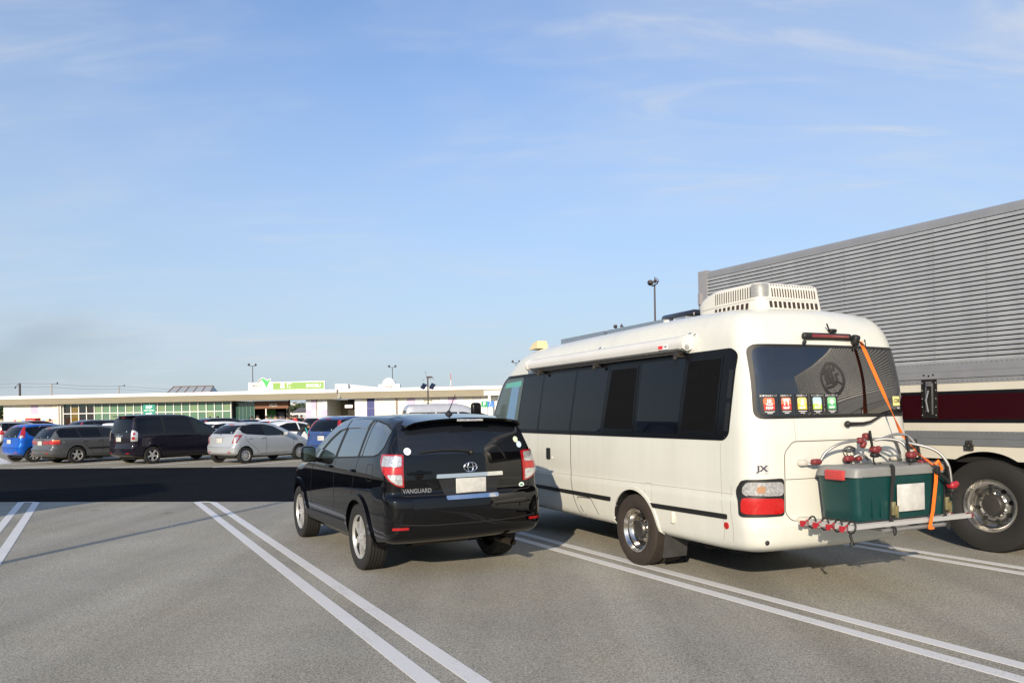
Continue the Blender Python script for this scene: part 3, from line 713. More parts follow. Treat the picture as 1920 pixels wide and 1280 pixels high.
    w = M(); pts = []
    for i in range(9):
        x = 0.02 - 0.56 * i / 8; z = 1.295 + 0.02 * math.sin(i / 8 * math.pi) ; pts.append(tuple(project(B, 'B', x, z, 0.02)[0]))
    w.tube(pts, [0.016, 0.014, 0.012, 0.01, 0.01, 0.009, 0.009, 0.008, 0.006], 6); p, _ = project(B, 'B', 0.02, 1.285, 0.015); w.sphere(tuple(p), 0.028, 10)
    obj('rear_wiper', w, M_RUB, root, 50)
    for (x, z, r, c) in ((-0.655, 1.315, 0.036, (0.75, 0.78, 0.85)), (0.60, 1.40, 0.032, (0.62, 0.72, 0.55)), (0.635, 1.345, 0.034, (0.55, 0.68, 0.78)), (0.63, 0.915, 0.036, (0.75, 0.8, 0.77))):
        el = [(x + r * math.cos(a), z + r * (0.72 if z < 1 else 1.0) * math.sin(a)) for a in np.linspace(0, 2 * math.pi, 20, endpoint=False)]
        st = obj('sticker', patch(B, 'B', el, 0.008, 0.05, 0.0), P('sticker_%d' % (z * 1000), c, 0.4), root)
        if z > 1.3 and x < 0: obj('sticker_print', patch(B, 'B', rect(x - 0.026, x + 0.026, z - 0.006, z + 0.002), 0.009, 0.05, 0.0), P('print_blue', (0.03, 0.08, 0.4), 0.4), st)
        if z < 1: obj('sticker_print', patch(B, 'B', rect(x - 0.02, x + 0.02, z - 0.012, z + 0.009, 0.008), 0.009, 0.05, 0.0), P('print_green', (0.0, 0.22, 0.12), 0.4), st)
    # roof aerial
    a = M(); p, _ = project(B, 'T', -0.02, -0.52, 0.0); a.lathe([(0, 0.045), (0.02, 0.036), (0.05, 0.012), (0.055, 0.0001)], 14, 'z', (p.x, p.y, p.z))
    a.tube([(p.x, p.y, p.z + 0.04), (p.x + 0.035, p.y - 0.10, p.z + 0.22)], [0.006, 0.004], 6); obj('roof_aerial', a, M_RUB, root, 50)
    rr = M()
    for x in (-0.50, 0.50): strip(B, 'T', [(x, y) for y in np.linspace(-0.72, 1.25, 20)], 0.02, 0.003, rr)
    strip(B, 'T', [(x, -0.46) for x in np.linspace(-0.60, 0.60, 12)], 0.008, 0.002, rr)
    obj('roof_channel', rr, M_RUB, root)
    ex = M(); ex.tube([(0.52, -0.55, 0.30), (0.52, -0.95, 0.30)], 0.036, 12, cap=False); ex.tube([(0.2, -0.45, 0.36), (-0.45, -0.45, 0.36)], 0.08, 12); obj('exhaust', ex, P('exhaust_steel', (0.05, 0.042, 0.036), 0.5, 0.6, var=0.3), root, 40)
    ax = M(); ax.tube([(-0.75, 0, 0.33), (0.75, 0, 0.33)], 0.05, 10); ax.bb(-0.45, 0.45, -0.35, 2.9, 0.26, 0.42); obj('underbody', ax, M_DARK, root)
    tm = tyre_mesh(0.36, 0.235, 0.242, M_TYRE, 44, 5); rm = rim_mesh(0.235, 0.242, 6, M_ALLOY, M_DARK, 'spoke', 0.56)
    put_wheels(root, [(-0.785, 0, 0.36), (0.785, 0, 0.36), (-0.785, 2.66, 0.36), (0.785, 2.66, 0.36)], tm, rm)
make_suv()
# ------------------------------------------------------------------ cream camper bus
M_IVORY = P('ivory_paint', (0.60, 0.607, 0.556), 0.30, coat=0.5, var=0.05, vscale=1.6, streak=0.045)
M_BAND = P('window_band_black', (0.004, 0.0045, 0.006), 0.28, spec=0.2)
M_BGLASS = P('bus_tinted_glass', (0.0035, 0.0045, 0.0075), 0.03, spec=0.30)
M_MESH = P('insect_screen', (0.005, 0.0045, 0.0045), 0.6, spec=0.1, var=0.35, vscale=14)
M_RGLASS = P('rear_mirror_glass', (0.003, 0.003, 0.004), 0.02, spec=0.0, coat=1.0)
M_RGLASS.node_tree.nodes['Principled BSDF'].inputs['Coat IOR'].default_value = 2.0
BUS_O, BUS_H = (2.239, 8.787, 0.0), -24.5
def make_bus():
    root = thing('camper_bus', 'cream minibus camper with dark window band, roof air conditioner and side awning', 'bus', BUS_O, BUS_H)
    s = dict(y0=-1.98, y1=4.45, n=(26, 84, 48), rad=(0.215, 0.17, 0.20, 0.04, 0.115),
             top=[(-1.98, 2.61), (-1.5, 2.665), (-0.5, 2.675), (1.5, 2.655), (2.6, 2.63), (3.2, 2.575), (3.7, 2.50), (4.1, 2.41), (4.45, 2.30)],
             bot=[(-1.98, 0.40), (-1.4, 0.365), (4.0, 0.34), (4.45, 0.38)],
             wz=[(0.30, 0.93), (0.45, 0.985), (0.62, 1.01), (0.885, 1.022), (0.90, 1.01), (1.1, 1.015), (1.4, 1.01), (1.9, 0.985), (2.25, 0.96), (2.66, 0.94)],
             plan=[(-1.98, 1.01), (-1.2, 1.005), (3.6, 1.0), (4.45, 0.96)],
             rear=[(0.38, 0.10), (0.48, 0.01), (0.66, -0.02), (0.69, 0.02), (1.4, 0.02), (1.6, 0.04), (1.9, 0.065), (2.25, 0.13), (2.5, 0.21), (2.65, 0.26)],
             front=[(0.4, 0.05), (0.7, 0.0), (1.2, 0.03), (1.6, 0.15), (1.93, 0.33), (2.2, 0.50), (2.4, 0.68), (2.6, 0.85)], bulge=0.09, fbulge=0.15, reach=1.1, freach=1.6, crown=0.05)
    m = car_surface(s); B = bvh_of(m)
    cut('body', m, [M_IVORY, M_DARK], [(x0, x1, y, 0.40, 0.43) for y in (0, 3.2) for (x0, x1) in ((-1.2, -0.45), (0.45, 1.2))], root, 35)
    DL[:] = [0.8, 1.42]
    band = [(4.03, 1.40), (4.05, 1.46), (3.96, 1.65), (3.77, 1.92), (3.58, 2.16), (3.40, 2.235), (-1.585, 2.25), (-1.66, 2.19), (-1.575, 1.46), (-1.51, 1.405)]
    pane = [(3.98, 1.455), (3.90, 1.64), (3.71, 1.90), (3.53, 2.12), (3.38, 2.19), (-1.48, 2.20), (-1.40, 1.455)]
    cuts = [(3.02, 2.80, 0.035), (2.33, 2.17, 0.05), (1.42, 1.26, 0.05), (0.66, 0.49, 0.05), (-0.04, -0.13, 0.06), (-0.82, -0.93, 0.035)]
    for d in 'LR':
        b = obj('window_band', patch(B, d, rpoly(band, 0.06), 0.006, 0.04, 0.004), M_BAND, root, 40)
        for i, pl in enumerate(dlo_panes(pane, cuts)):
            if i == 0:      # cab window: curtain and cab seen through the pane
                obj('cab_trim', patch(B, d, rpoly(pl, 0.04), 0.0055, 0.08, 0), P('cab_interior', (0.10, 0.16, 0.17), 0.6, var=0.5, vscale=9), b, 40)
                obj('cab_curtain', patch(B, d, [(3.42, 1.49), (3.24, 2.06), (2.97, 2.08), (3.14, 1.47)], 0.0065, 0.08, 0), P('curtain_blue', (0.10, 0.24, 0.48), 0.7, var=0.25, vscale=25), b, 40)
                obj('sun_strip', patch(B, d, [(3.52, 2.06), (3.44, 2.13), (2.90, 2.15), (2.92, 2.07)], 0.0065, 0.08, 0), P('sunstrip_teal', (0.05, 0.42, 0.36), 0.5), b, 40)
                gl = P('cab_glass', (0.30, 0.42, 0.42), 0.02, spec=0.8, alpha=0.28, coat=0.5)
                obj('side_window', patch(B, d, rpoly(pl, 0.04), 0.010, 0.08, 0.006), gl, root, 40)
            else:
                mt = M_MESH if i in (4, 6) else M_BGLASS
                if i in (4, 6):
                    obj('screen_frame', patch(B, d, rpoly(pl, 0.02), 0.010, 0.08, 0.006), M_BAND, root, 40)
                    cx = sum(p[0] for p in pl) / len(pl); cz = sum(p[1] for p in pl) / len(pl)
                    pl = [(cx + (y - cx) * 0.90, cz + (z - cz) * 0.90) for y, z in pl]
                obj('side_window', patch(B, d, rpoly(pl, 0.02), 0.012 if i in (4, 6) else 0.007, 0.08, 0.004), mt, root, 40)
        for z0, z1 in ((1.50, 1.74), (1.80, 2.04)):
            vg = M()
            for k in range(14):
                z = z0 + (z1 - z0) * k / 13; yy = -1.535 - (z - 1.42) * 0.10
                strip(B, d, [(yy - 0.028, z), (yy + 0.028, z)], 0.007, 0.010, vg)
            obj('pillar_vent', vg, M_GREY, root)['kind'] = 'stuff'
        tr = M(); patch(B, d, rpoly([(2.62, 0.655), (0.47, 0.655), (0.46, 0.705), (2.62, 0.70)], 0.01), 0.010, 0.08, 0.012, tr)
        patch(B, d, rpoly([(-0.33, 0.672), (-1.545, 0.69), (-1.545, 0.735), (-0.31, 0.718)], 0.01), 0.010, 0.08, 0.012, tr)
        obj('side_moulding', tr, M_RUB, root, 40)
        g = M(); fine = M()
        strip(B, d, [(1.40, 1.40), (1.40, 0.95), (1.36, 0.65), (1.27, 0.48), (1.14, 0.36)], 0.012, 0.0015, g)
        strip(B, d, rpoly([(1.26, 0.635), (0.92, 0.645), (0.80, 0.50), (0.70, 0.36), (1.06, 0.36), (1.18, 0.50)], 0.04), 0.011, 0.0015, g)
        strip(B, d, [(2.33, 1.40), (2.33, 0.36)], 0.008, 0.0015, fine)
        strip(B, d, rect(-0.36, -0.23, 0.745, 0.925, 0.03), 0.006, 0.0015, fine, closed=True)
        strip(B, d, [(-1.46, 1.38), (-1.47, 0.9), (-1.50, 0.6), (-1.44, 0.38)], 0.006, 0.0015, fine)
        strip(B, d, [(-1.60, 1.0), (-1.60, 0.75), (-1.62, 0.6), (-1.58, 0.40)], 0.007, 0.0015, fine)
        strip(B, d, [(-1.62, 0.925), (2.6, 0.885)], 0.005, 0.0012, fine)
        obj('panel_gap', g, M_DARK, root); obj('panel_seam', fine, P('seam_grey', (0.36, 0.34, 0.29), 0.6), root)
        sl = M()
        p, _ = project(B, d, -0.72, 0.61, 0.008); sl.cbox(tuple(p), (0.025, 0.045, 0.12), 0.01); obj('side_marker', sl, P('marker_ivory', (0.7, 0.62, 0.5), 0.3), root, 50)
        el = [(-1.53 + 0.032 * math.cos(a), 0.63 + 0.032 * math.sin(a)) for a in np.linspace(0, 2 * math.pi, 16, endpoint=False)]
        obj('side_reflector', patch(B, d, el, 0.008, 0.05, 0.008), M_REDB, root, 40)
        ar = M(); n = 26; r0, r1 = 0.43, 0.462
        pts = [(r1 * math.cos(a), 0.40 + r1 * math.sin(a)) for a in np.linspace(-0.05, math.pi + 0.05, n)] + [(r0 * math.cos(a), 0.40 + r0 * math.sin(a)) for a in np.linspace(math.pi + 0.05, -0.05, n)]
        
        for yc in (0, 3.2): obj('wheel_arch_lip', patch(B, d, [(y + yc, z) for y, z in pts], 0.012, 0.06, 0.016), M_IVORY, root, 40)
    hd = M(); hd_p, _ = project(B, 'L', 2.0, 1.14, 0.003); patch(B, 'L', rect(1.955, 2.055, 1.065, 1.215, 0.02), 0.014, 0.05, 0.012, hd); obj('door_handle', hd, M_RUB, root, 40)
    hb = M(); p, _ = project(B, 'L', 1.90, 1.09, 0.006); hb.cbox(tuple(p), (0.015, 0.025, 0.03), 0.006); obj('door_lock', hb, M_IVORY, root, 40)
    # windscreen and front
    obj('windscreen', patch(B, 'F', rpoly([(-0.80, 1.30), (0.80, 1.30), (0.70, 2.12), (-0.70, 2.12)], 0.08), 0.005, 0.1, 0.004), M_BGLASS, root, 40)
    for sg in (-1, 1):
        obj('headlamp', patch(B, 'F', rect(min(sg * 0.5, sg * 0.85), max(sg * 0.5, sg * 0.85), 0.75, 0.95, 0.04), 0.01, 0.06, 0.01), M_CLEAR, root, 40)
        mr = M(); mr.cbox((sg * 1.215, 4.10, 1.73), (0.17, 0.10, 0.26), 0.05, seg=3); mr.tube([(sg * 1.2, 4.1, 1.70), (sg * 0.95, 4.02, 1.62)], 0.02, 6); obj('door_mirror', mr, M_BAND, root, 50)
    # rear window and lamps
    rw = rpoly([(-0.945, 1.60), (0.945, 1.60), (0.925, 2.27), (-0.925, 2.27)], 0.08)
    obj('rear_window_seal', patch(B, 'B', rw, 0.006, 0.05, 0.006), M_RUB, root, 40)
    rw2 = rpoly([(-0.915, 1.63), (0.915, 1.63), (0.895, 2.24), (-0.895, 2.24)], 0.07)
    obj('rear_window', patch(B, 'B', rw2, 0.009, 0.03, 0.004), M_RGLASS, root, 80)
    for sg, d in ((-1, 26.0), (1, -26.0)):
        f = (lambda pts: pts) if sg < 0 else (lambda pts: [(-u, z) for u, z in reversed(pts)])
        # u = x cos d - y sin d for the left corner seen from 26 degrees
        cu = lambda x, y: x * math.cos(R(26)) - y * math.sin(R(26))
        a, b = cu(-1.00, -1.66), cu(-0.715, -1.93)
        L = obj('tail_lamp', patch(B, d, rpoly(f([(a, 0.735), (b, 0.745), (b, 1.075), (a + 0.02, 1.065), (a - 0.01, 0.98)]), 0.035), 0.016, 0.03, 0.02), M_RUB, root, 40)
        obj('stop_lens', patch(B, d, rpoly(f([(a + 0.02, 0.765), (b - 0.015, 0.765), (b - 0.015, 0.90), (a + 0.02, 0.90)]), 0.04), 0.030, 0.03, 0.014), M_REDB, L, 40)
        obj('clear_lens', patch(B, d, rpoly(f([(a + 0.03, 0.922), (b - 0.015, 0.922), (b - 0.015, 1.045), (a + 0.04, 1.045)]), 0.045), 0.030, 0.03, 0.014), M_CLEAR, L, 40)
        obj('turn_lens', patch(B, d, rpoly(f([(a + 0.13, 0.95), (a + 0.20, 0.95), (a + 0.20, 1.01), (a + 0.13, 1.01)]), 0.02), 0.033, 0.03, 0.002), P('amber_dim', (0.42, 0.24, 0.14), 0.3, 0.3), L, 40)
    g = M()
    strip(B, 'B', rpoly([(0.72, 0.69), (-0.62, 0.69), (-0.69, 0.76), (-0.69, 1.30), (-0.60, 1.395), (0.72, 1.395)], 0.04), 0.008, 0.0015, g)
    strip(B, 'B', [(-0.69, 1.06), (0.7, 1.06)], 0.006, 0.0015, g)
    obj('tailgate_gap', g, P('seam_brown', (0.10, 0.085, 0.06), 0.7), root)
    obj('panel_seam', strip(B, 'B', [(-0.57, 1.59), (-0.57, 1.40)], 0.005, 0.0015), P('seam_grey', (0.36, 0.34, 0.29), 0.6), root)
    p, _ = project(B, 'B', -0.88, 0.515, 0.005); k = M(); k.sphere(tuple(p), (0.022, 0.015, 0.022), 10); obj('tow_eye_cap', k, M_RUB, root, 60)
    p, _ = project(B, 'B', 0.045, 1.285, 0.008); obj('emblem', emblem_ring(tuple(p), 0.075, 0.05, 0.005), P('emblem_dark', (0.25, 0.23, 0.2), 0.3, 0.8), root, 60)
    p, _ = project(B, 'B', -0.075, 2.345, 0.02); k = M(); k.cbox(tuple(p), (0.60, 0.05, 0.062), 0.022, seg=3); h = obj('high_brake_lamp', k, M_RUB, root, 50)
    k = M(); k.cbox((p.x + 0.02, p.y - 0.026, p.z), (0.46, 0.012, 0.03), 0.006); obj('brake_lens', k, P('dark_red_lens', (0.16, 0.012, 0.012), 0.15, coat=1.0), h, 40)
    k = M(); p, _ = project(B, 'B', 0.02, 2.40, 0.02); k.cbox(tuple(p), (0.08, 0.05, 0.035), 0.012); k.tube([(p.x - 0.03, p.y, p.z - 0.01), (p.x - 0.09, p.y - 0.02, p.z + 0.06)], 0.008, 6); obj('camera_stub', k, M_RUB, root, 50); k = M(); k.sphere((p.x - 0.40, p.y - 0.05, p.z - 0.12), 0.02, 8); obj('washer_nozzle', k, M_RUB, root, 50); k = M()
    p, _ = project(B, 'B', 0.27, 2.315, 0.03); k.cbox((p.x, p.y, p.z), (0.07, 0.07, 0.10), 0.02, rx=0.3); k.tube([(p.x + 0.02, p.y - 0.03, p.z - 0.02), (p.x + 0.06, p.y - 0.07, p.z - 0.06), (p.x + 0.055, p.y - 0.06, p.z)], 0.008, 6); obj('camera_bracket', k, M_RUB, root, 50)
    w = M(); pts = [tuple(project(B, 'B', x, z, o)[0]) for x, z, o in ((0.02, 1.535, 0.03), (0.22, 1.535, 0.035), (0.32, 1.55, 0.04), (0.52, 1.62, 0.035), (0.74, 1.665, 0.03))]
    w.tube(pts, [0.018, 0.014, 0.012, 0.009, 0.006], 8); w.sphere(pts[0], 0.03, 10); obj('rear_wiper', w, M_RUB, root, 50)
    # stickers on the rear window
    cols = [((0.62, 0.05, 0.035), (0.75, 0.16, 0.08)), ((0.62, 0.04, 0.03), (0.75, 0.20, 0.12)), ((0.72, 0.50, 0.04), (0.70, 0.55, 0.20)), ((0.42, 0.58, 0.06), (0.42, 0.70, 0.75)), ((0.06, 0.40, 0.14), (0.25, 0.55, 0.28))]
    wht = P('sticker_white', (0.80, 0.80, 0.80), 0.5); blk = P('sticker_black', (0.018, 0.018, 0.02), 0.45)
    for i, cx in enumerate((-0.815, -0.645, -0.475, -0.305, -0.135)):
        cz = 1.728; fl = lambda a, b, h, cx=cx, cz=cz: tuple(project(B, 'B', cx + a, cz + b, 0.012 + h)[0])
        st = obj('map_sticker', patch(B, 'B', rect(cx - 0.076, cx + 0.076, cz - 0.09, cz + 0.09), 0.0115, 0.05, 0), blk, root)
        obj('sticker_print', patch(B, 'B', rpoly(rect(cx - 0.05, cx + 0.05, cz - 0.05, cz + 0.0), 0.0), 0.0135, 0.05, 0), P('map_a%d' % i, cols[i][0], 0.5), st)
        obj('sticker_print', patch(B, 'B', rpoly([(cx - 0.05, cz), (cx + 0.05, cz), (cx + 0.05, cz + 0.058), (cx - 0.05, cz + 0.058)], [0, 0, 0.02, 0.02]), 0.0135, 0.05, 0), P('map_b%d' % i, cols[i][1], 0.5), st)
        t = text_m('MAP', 0.034, lambda a, b, h, f=fl: f(a, b - 0.034, h), 0.003, bold=0.001)
        ic = M()
        def ip(poly): patch(B, 'B', [(cx + a, cz + b) for a, b in poly], 0.0155, 0.05, 0, ic)
        if i == 0:
            ip([(-0.033, 0.008), (-0.022, -0.012), (0.022, -0.012), (0.033, 0.008), (0.026, 0.008), (0.017, -0.004), (-0.017, -0.004), (-0.026, 0.008)])
            for x in (-0.014, 0, 0.014): ip([(x - 0.004, 0.004), (x + 0.004, 0.004), (x + 0.006, 0.045), (x - 0.002, 0.045)])
        elif i == 1:
            ip(rect(-0.036, 0.036, 0.036, 0.046)); ip(rect(-0.028, 0.028, 0.022, 0.029)); ip(rect(-0.024, -0.014, -0.012, 0.036)); ip(rect(0.014, 0.024, -0.012, 0.036))
        elif i == 2: ip([(-0.020, -0.012), (0.022, -0.012), (0.020, 0.015), (0.008, 0.046), (-0.006, 0.04), (-0.016, 0.012)])
        elif i == 3:
            ip([(-0.038, -0.008), (-0.030, -0.008), (-0.018, 0.022), (-0.006, -0.008), (0.002, -0.008), (-0.018, 0.036)]); ip(rect(0.006, 0.038, -0.014, 0.006)); ip([(0.012, 0.008), (0.03, 0.008), (0.021, 0.036)])
        else: ip([(0.022 * math.cos(a), 0.018 + 0.026 * math.sin(a)) for a in np.linspace(0, 2 * math.pi, 16, endpoint=False)]); ip(rect(-0.003, 0.003, -0.015, -0.006))
        tt = text_m(['高速道路温泉マップ', '全国神社マップ', '全国酒蔵マップ', 'キャンプ場マップ', '全国ゴルフ場マップ'][i], 0.0165, lambda a, b, h, f=fl: f(a, b + 0.074, h), 0.003)
        t.add(tt.v, tt.f); t.add(ic.v, ic.f)
        for zz, ww in ((-0.066, 0.045), (-0.080, 0.024)): patch(B, 'B', rect(cx - ww, cx + ww, cz + zz - 0.0025, cz + zz + 0.0025), 0.0145, 0.05, 0, t)
        obj('sticker_print', t, wht, st)
    a = obj('yellow_sticker', patch(B, 'B', rect(0.715, 0.835, 1.70, 1.79), 0.0115, 0.05, 0), P('yellow_label', (0.80, 0.72, 0.28), 0.5), root)
    fl = lambda a_, b_, h: tuple(project(B, 'B', 0.775 + a_, 1.745 + b_, 0.013 + h)[0])
    obj('sticker_print', text_m('CDR', 0.05, fl, 0.002, bold=0.001), blk, a)
    obj('sticker_print', text_m('ABS', 0.032, lambda a_, b_, h: fl(a_ + 0.02, b_ - 0.068, h), 0.002), wht, a)
    a = obj('badge_sticker', patch(B, 'B', rect(-0.955, -0.85, 1.115, 1.20, 0.006), 0.004, 0.05, 0), P('label_silver', (0.55, 0.55, 0.53), 0.4, 0.3), root)
    obj('sticker_print', text_m('JX', 0.07, lambda a_, b_, h: tuple(project(B, 'B', -0.9025 + a_, 1.162 + b_, 0.005 + h)[0]), 0.002, bold=0.0025, sx=1.15), P('print_navy', (0.03, 0.03, 0.06), 0.5), a)
    # roof: air conditioner, solar panels, vent, awning, aerial box
    def ac_def(x, y, z):
        k = np.clip((y - 0.58) / 0.40, 0, 1); Z = 2.61 + z * (0.30 - 0.11 * k**2); X = x * (0.41 - 0.04 * z * 0.6) * (1 - 0.10 * k) - 0.13
        return X, -1.49 + y + 0.05 * z, Z
    am = rounded_body(1.0, 0.98, 1.0, (0.14, 0.09, 0.16, 0.12, 0.16), (10, 14, 10), ac_def)
    AB = bvh_of(am); ac = obj('air_conditioner', am, P('ac_plastic', (0.63, 0.62, 0.565), 0.42, var=0.06, vscale=5), root, 40)
    sl = M(); lo = M()
    for k in range(17): strip(AB, 'B', [(-0.37 + k * 0.034, 2.76), (-0.365 + k * 0.034, 2.88)], 0.014, 0.003, sl)
    for k in range(11): patch(AB, 'B', rect(-0.42 + k * 0.058, -0.384 + k * 0.058, 2.655, 2.718), 0.003, 0.05, 0, sl)
    for k in range(16): strip(AB, 'L', [(-1.34 + k * 0.034, 2.755), (-1.33 + k * 0.034, 2.865)], 0.012, 0.003, sl)
    for k in range(8): patch(AB, 'L', rect(-1.32 + k * 0.066, -1.28 + k * 0.066, 2.655, 2.712), 0.003, 0.05, 0, sl)
    obj('vent_slot', sl, P('slot_dark', (0.035, 0.022, 0.018), 0.8), ac)['kind'] = 'stuff'
    strip(AB, 'B', [(-0.50, 2.738), (0.24, 2.738)], 0.006, 0.002, lo); strip(AB, 'L', [(-1.40, 2.735), (-0.56, 2.728)], 0.006, 0.002, lo); obj('seam', lo, P('seam_grey', (0.36, 0.34, 0.29), 0.6), ac)
    mesh = P('ac_grille', (0.40, 0.40, 0.38), 0.5, 0.4, var=0.6, vscale=160)
    obj('grille', patch(AB, 45.0, rect(0.58, 0.74, 2.76, 2.885, 0.02), 0.005, 0.03, 0.003), mesh, ac, 40)
    for (y0, y1) in ((1.04, 2.16), (-0.20, 0.96)):
        sp = M(); zz = 2.66; sp.bb(-0.72, 0.24, y0, y1, zz - 0.06, zz + 0.022); o = obj('solar_panel', sp, M_ALU, root)
        cl = M(); cl.bb(-0.70, 0.22, y0 + 0.02, y1 - 0.02, zz + 0.0225, zz + 0.026); obj('solar_cells', cl, P('solar_cell', (0.012, 0.016, 0.04), 0.12, coat=1.0), o)
        for yy in (y0 + 0.03, y1 - 0.03):
            for xx in (-0.68, 0.20): br = M(); br.bb(xx - 0.02, xx + 0.02, yy - 0.03, yy + 0.03, 2.45, zz - 0.061); obj('bracket', br, M_RUB, o)
    sp = M(); sp.bb(-0.62, 0.24, -0.45, -0.24, 2.66, 2.69); obj('roof_tray', sp, M_ALU, root)
    vt = M(); vt.cbox((-0.18, 0.02, 2.75), (0.42, 0.62, 0.10), 0.045, seg=3); obj('roof_vent', vt, P('smoked_dome', (0.01, 0.01, 0.012), 0.2, coat=0.7), root, 50)
    aw = M(); prof = [(-0.975, 2.285), (-1.03, 2.268), (-1.075, 2.29), (-1.092, 2.335), (-1.088, 2.375), (-1.068, 2.41), (-1.02, 2.432), (-0.965, 2.43), (-0.93, 2.41), (-0.92, 2.33)]
    prof = [(-0.99 + (a + 0.99) * 0.90, 2.345 + (b - 2.345) * 0.88) for a, b in prof]
    aw.prism(prof, -0.93, 2.50, fn=lambda a, b, h: (a, h, b)); o = obj('awning', aw, P('awning_white', (0.60, 0.60, 0.585), 0.35, var=0.05, vscale=4), root, 35)
    ec = M(); ep = [(-1.005 + (a + 1.005) * 1.12, 2.35 + (b - 2.35) * 1.12) for a, b in prof]
    ec.prism(ep, -1.0, -0.93, fn=lambda a, b, h: (a, h, b)); obj('end_cap', ec, P('cap_white', (0.62, 0.61, 0.57), 0.3), o, 35); ec = M(); ec.prism(ep, 2.50, 2.56, fn=lambda a, b, h: (a, h, b)); obj('end_cap', ec, P('cap_white', (0.62, 0.61, 0.57), 0.3), o, 35)
    ey = M(); ey.lathe([(-1.012, 0.001), (-1.012, 0.022), (-1.0, 0.026)], 14, 'y', (-1.03, 0, 2.305)); obj('winch_eye', ey, M_STEEL, o)
    bk = M()
    for y in (-0.85, 0.72, 2.2): bk.bb(-1.06, -0.97, y - 0.03, y + 0.03, 2.215, 2.268); bk.sphere((-1.06, y, 2.205), 0.022, 8)
    bk.bb(-1.03, -0.96, -0.9, 2.45, 2.246, 2.266); obj('awning_bracket', bk, P('bracket_dark', (0.05, 0.045, 0.04), 0.5, 0.5), o)
    for y in (-0.95, 0.75): cl = M(); cl.box((-0.93, y, 2.455), (0.16, 0.05, 0.012), ry=-0.75); obj('strap_clip', cl, M_ALU, o); cl = M(); cl.box((-0.90, y - 0.08, 2.47), (0.16, 0.03, 0.010), ry=-0.75); obj('strap_clip', cl, M_ALU, o)
    lg = M(); lg.bb(-1.0835, -1.0795, -0.76, -0.60, 2.302, 2.35); lb = obj('brand_label', lg, P('sticker_white', (0.8, 0.8, 0.8), 0.5), o)
    k = M(); k.bb(-1.096, -1.0938, -0.685, -0.60, 2.304, 2.345); obj('label_print', k, P('label_red', (0.65, 0.04, 0.05), 0.5), lb) if False else None
    k = M(); k.bb(-1.0865, -1.0838, -0.68, -0.605, 2.308, 2.345); obj('label_print', k, P('label_red', (0.65, 0.04, 0.05), 0.5), o)
    obj('label_print', text_m('F45', 0.036, lambda a_, b_, h: (-1.0845, -0.722 - a_, 2.326 + b_), 0, bold=0.001), P('print_navy', (0.03, 0.03, 0.06), 0.5), o)
    ab = M(); ab.add([(-0.80, 2.74, 2.610), (-0.62, 2.74, 2.610), (-0.62, 3.02, 2.605), (-0.80, 3.02, 2.605), (-0.785, 2.755, 2.720), (-0.635, 2.755, 2.720), (-0.645, 2.93, 2.695), (-0.775, 2.93, 2.695)], [(0, 3, 2, 1), (4, 5, 6, 7), (0, 1, 5, 4), (1, 2, 6, 5), (2, 3, 7, 6), (3, 0, 4, 7)])
    o = obj('aerial_box', ab, P('aged_beige', (0.66, 0.56, 0.33), 0.5, var=0.1, vscale=8), root)
    k = M(); k.tube([(-0.70, 2.85, 2.61), (-0.70, 2.84, 2.46)], 0.02, 8); obj('aerial_stalk', k, M_RUB, o); k = M(); k.cbox((-0.45, 2.62, 2.64), (0.05, 0.08, 0.04), 0.01); k.tube([(-0.45, 2.58, 2.65), (-0.45, 2.50, 2.68)], 0.006, 5); obj('roof_camera', k, M_RUB, root)
    for sg in (-1, 1):
      mf = M(); mf.box((sg * 0.82, -0.50, 0.32), (0.30, 0.012, 0.34), rx=0.2)
      obj('mud_flap', mf, P('mudflap_rubber', (0.035, 0.036, 0.036), 0.75, var=0.4, vscale=8), root)
    ub = M(); ub.bb(-0.55, 0.55, -1.2, 3.9, 0.28, 0.5); ub.tube([(-0.8, 0, 0.385), (0.8, 0, 0.385)], 0.09, 10); ub.tube([(-0.6, -0.7, 0.32), (0.5, -1.0, 0.34)], 0.07, 10); obj('underbody', ub, M_DARK, root)
    tm = tyre_mesh(0.388, 0.205, 0.245, M_TYRE_OLD, 44, 4); ch = P('worn_chrome', (0.66, 0.62, 0.56), 0.12, 1.0, var=0.2, vscale=14)
    rm = rim_mesh(0.205, 0.245, 6, ch, M_DARK, 'dish')
    put_wheels(root, [(-0.90, 0, 0.388), (0.90, 0, 0.388), (-0.88, 3.2, 0.388), (0.88, 3.2, 0.388)], tm, rm)
    inner = [(-0.66, 0, 0.388), (0.66, 0, 0.388)]
    for p in inner: obj('inner_wheel', tm, None, root, loc=p)
    return B
BUS_B = make_bus()

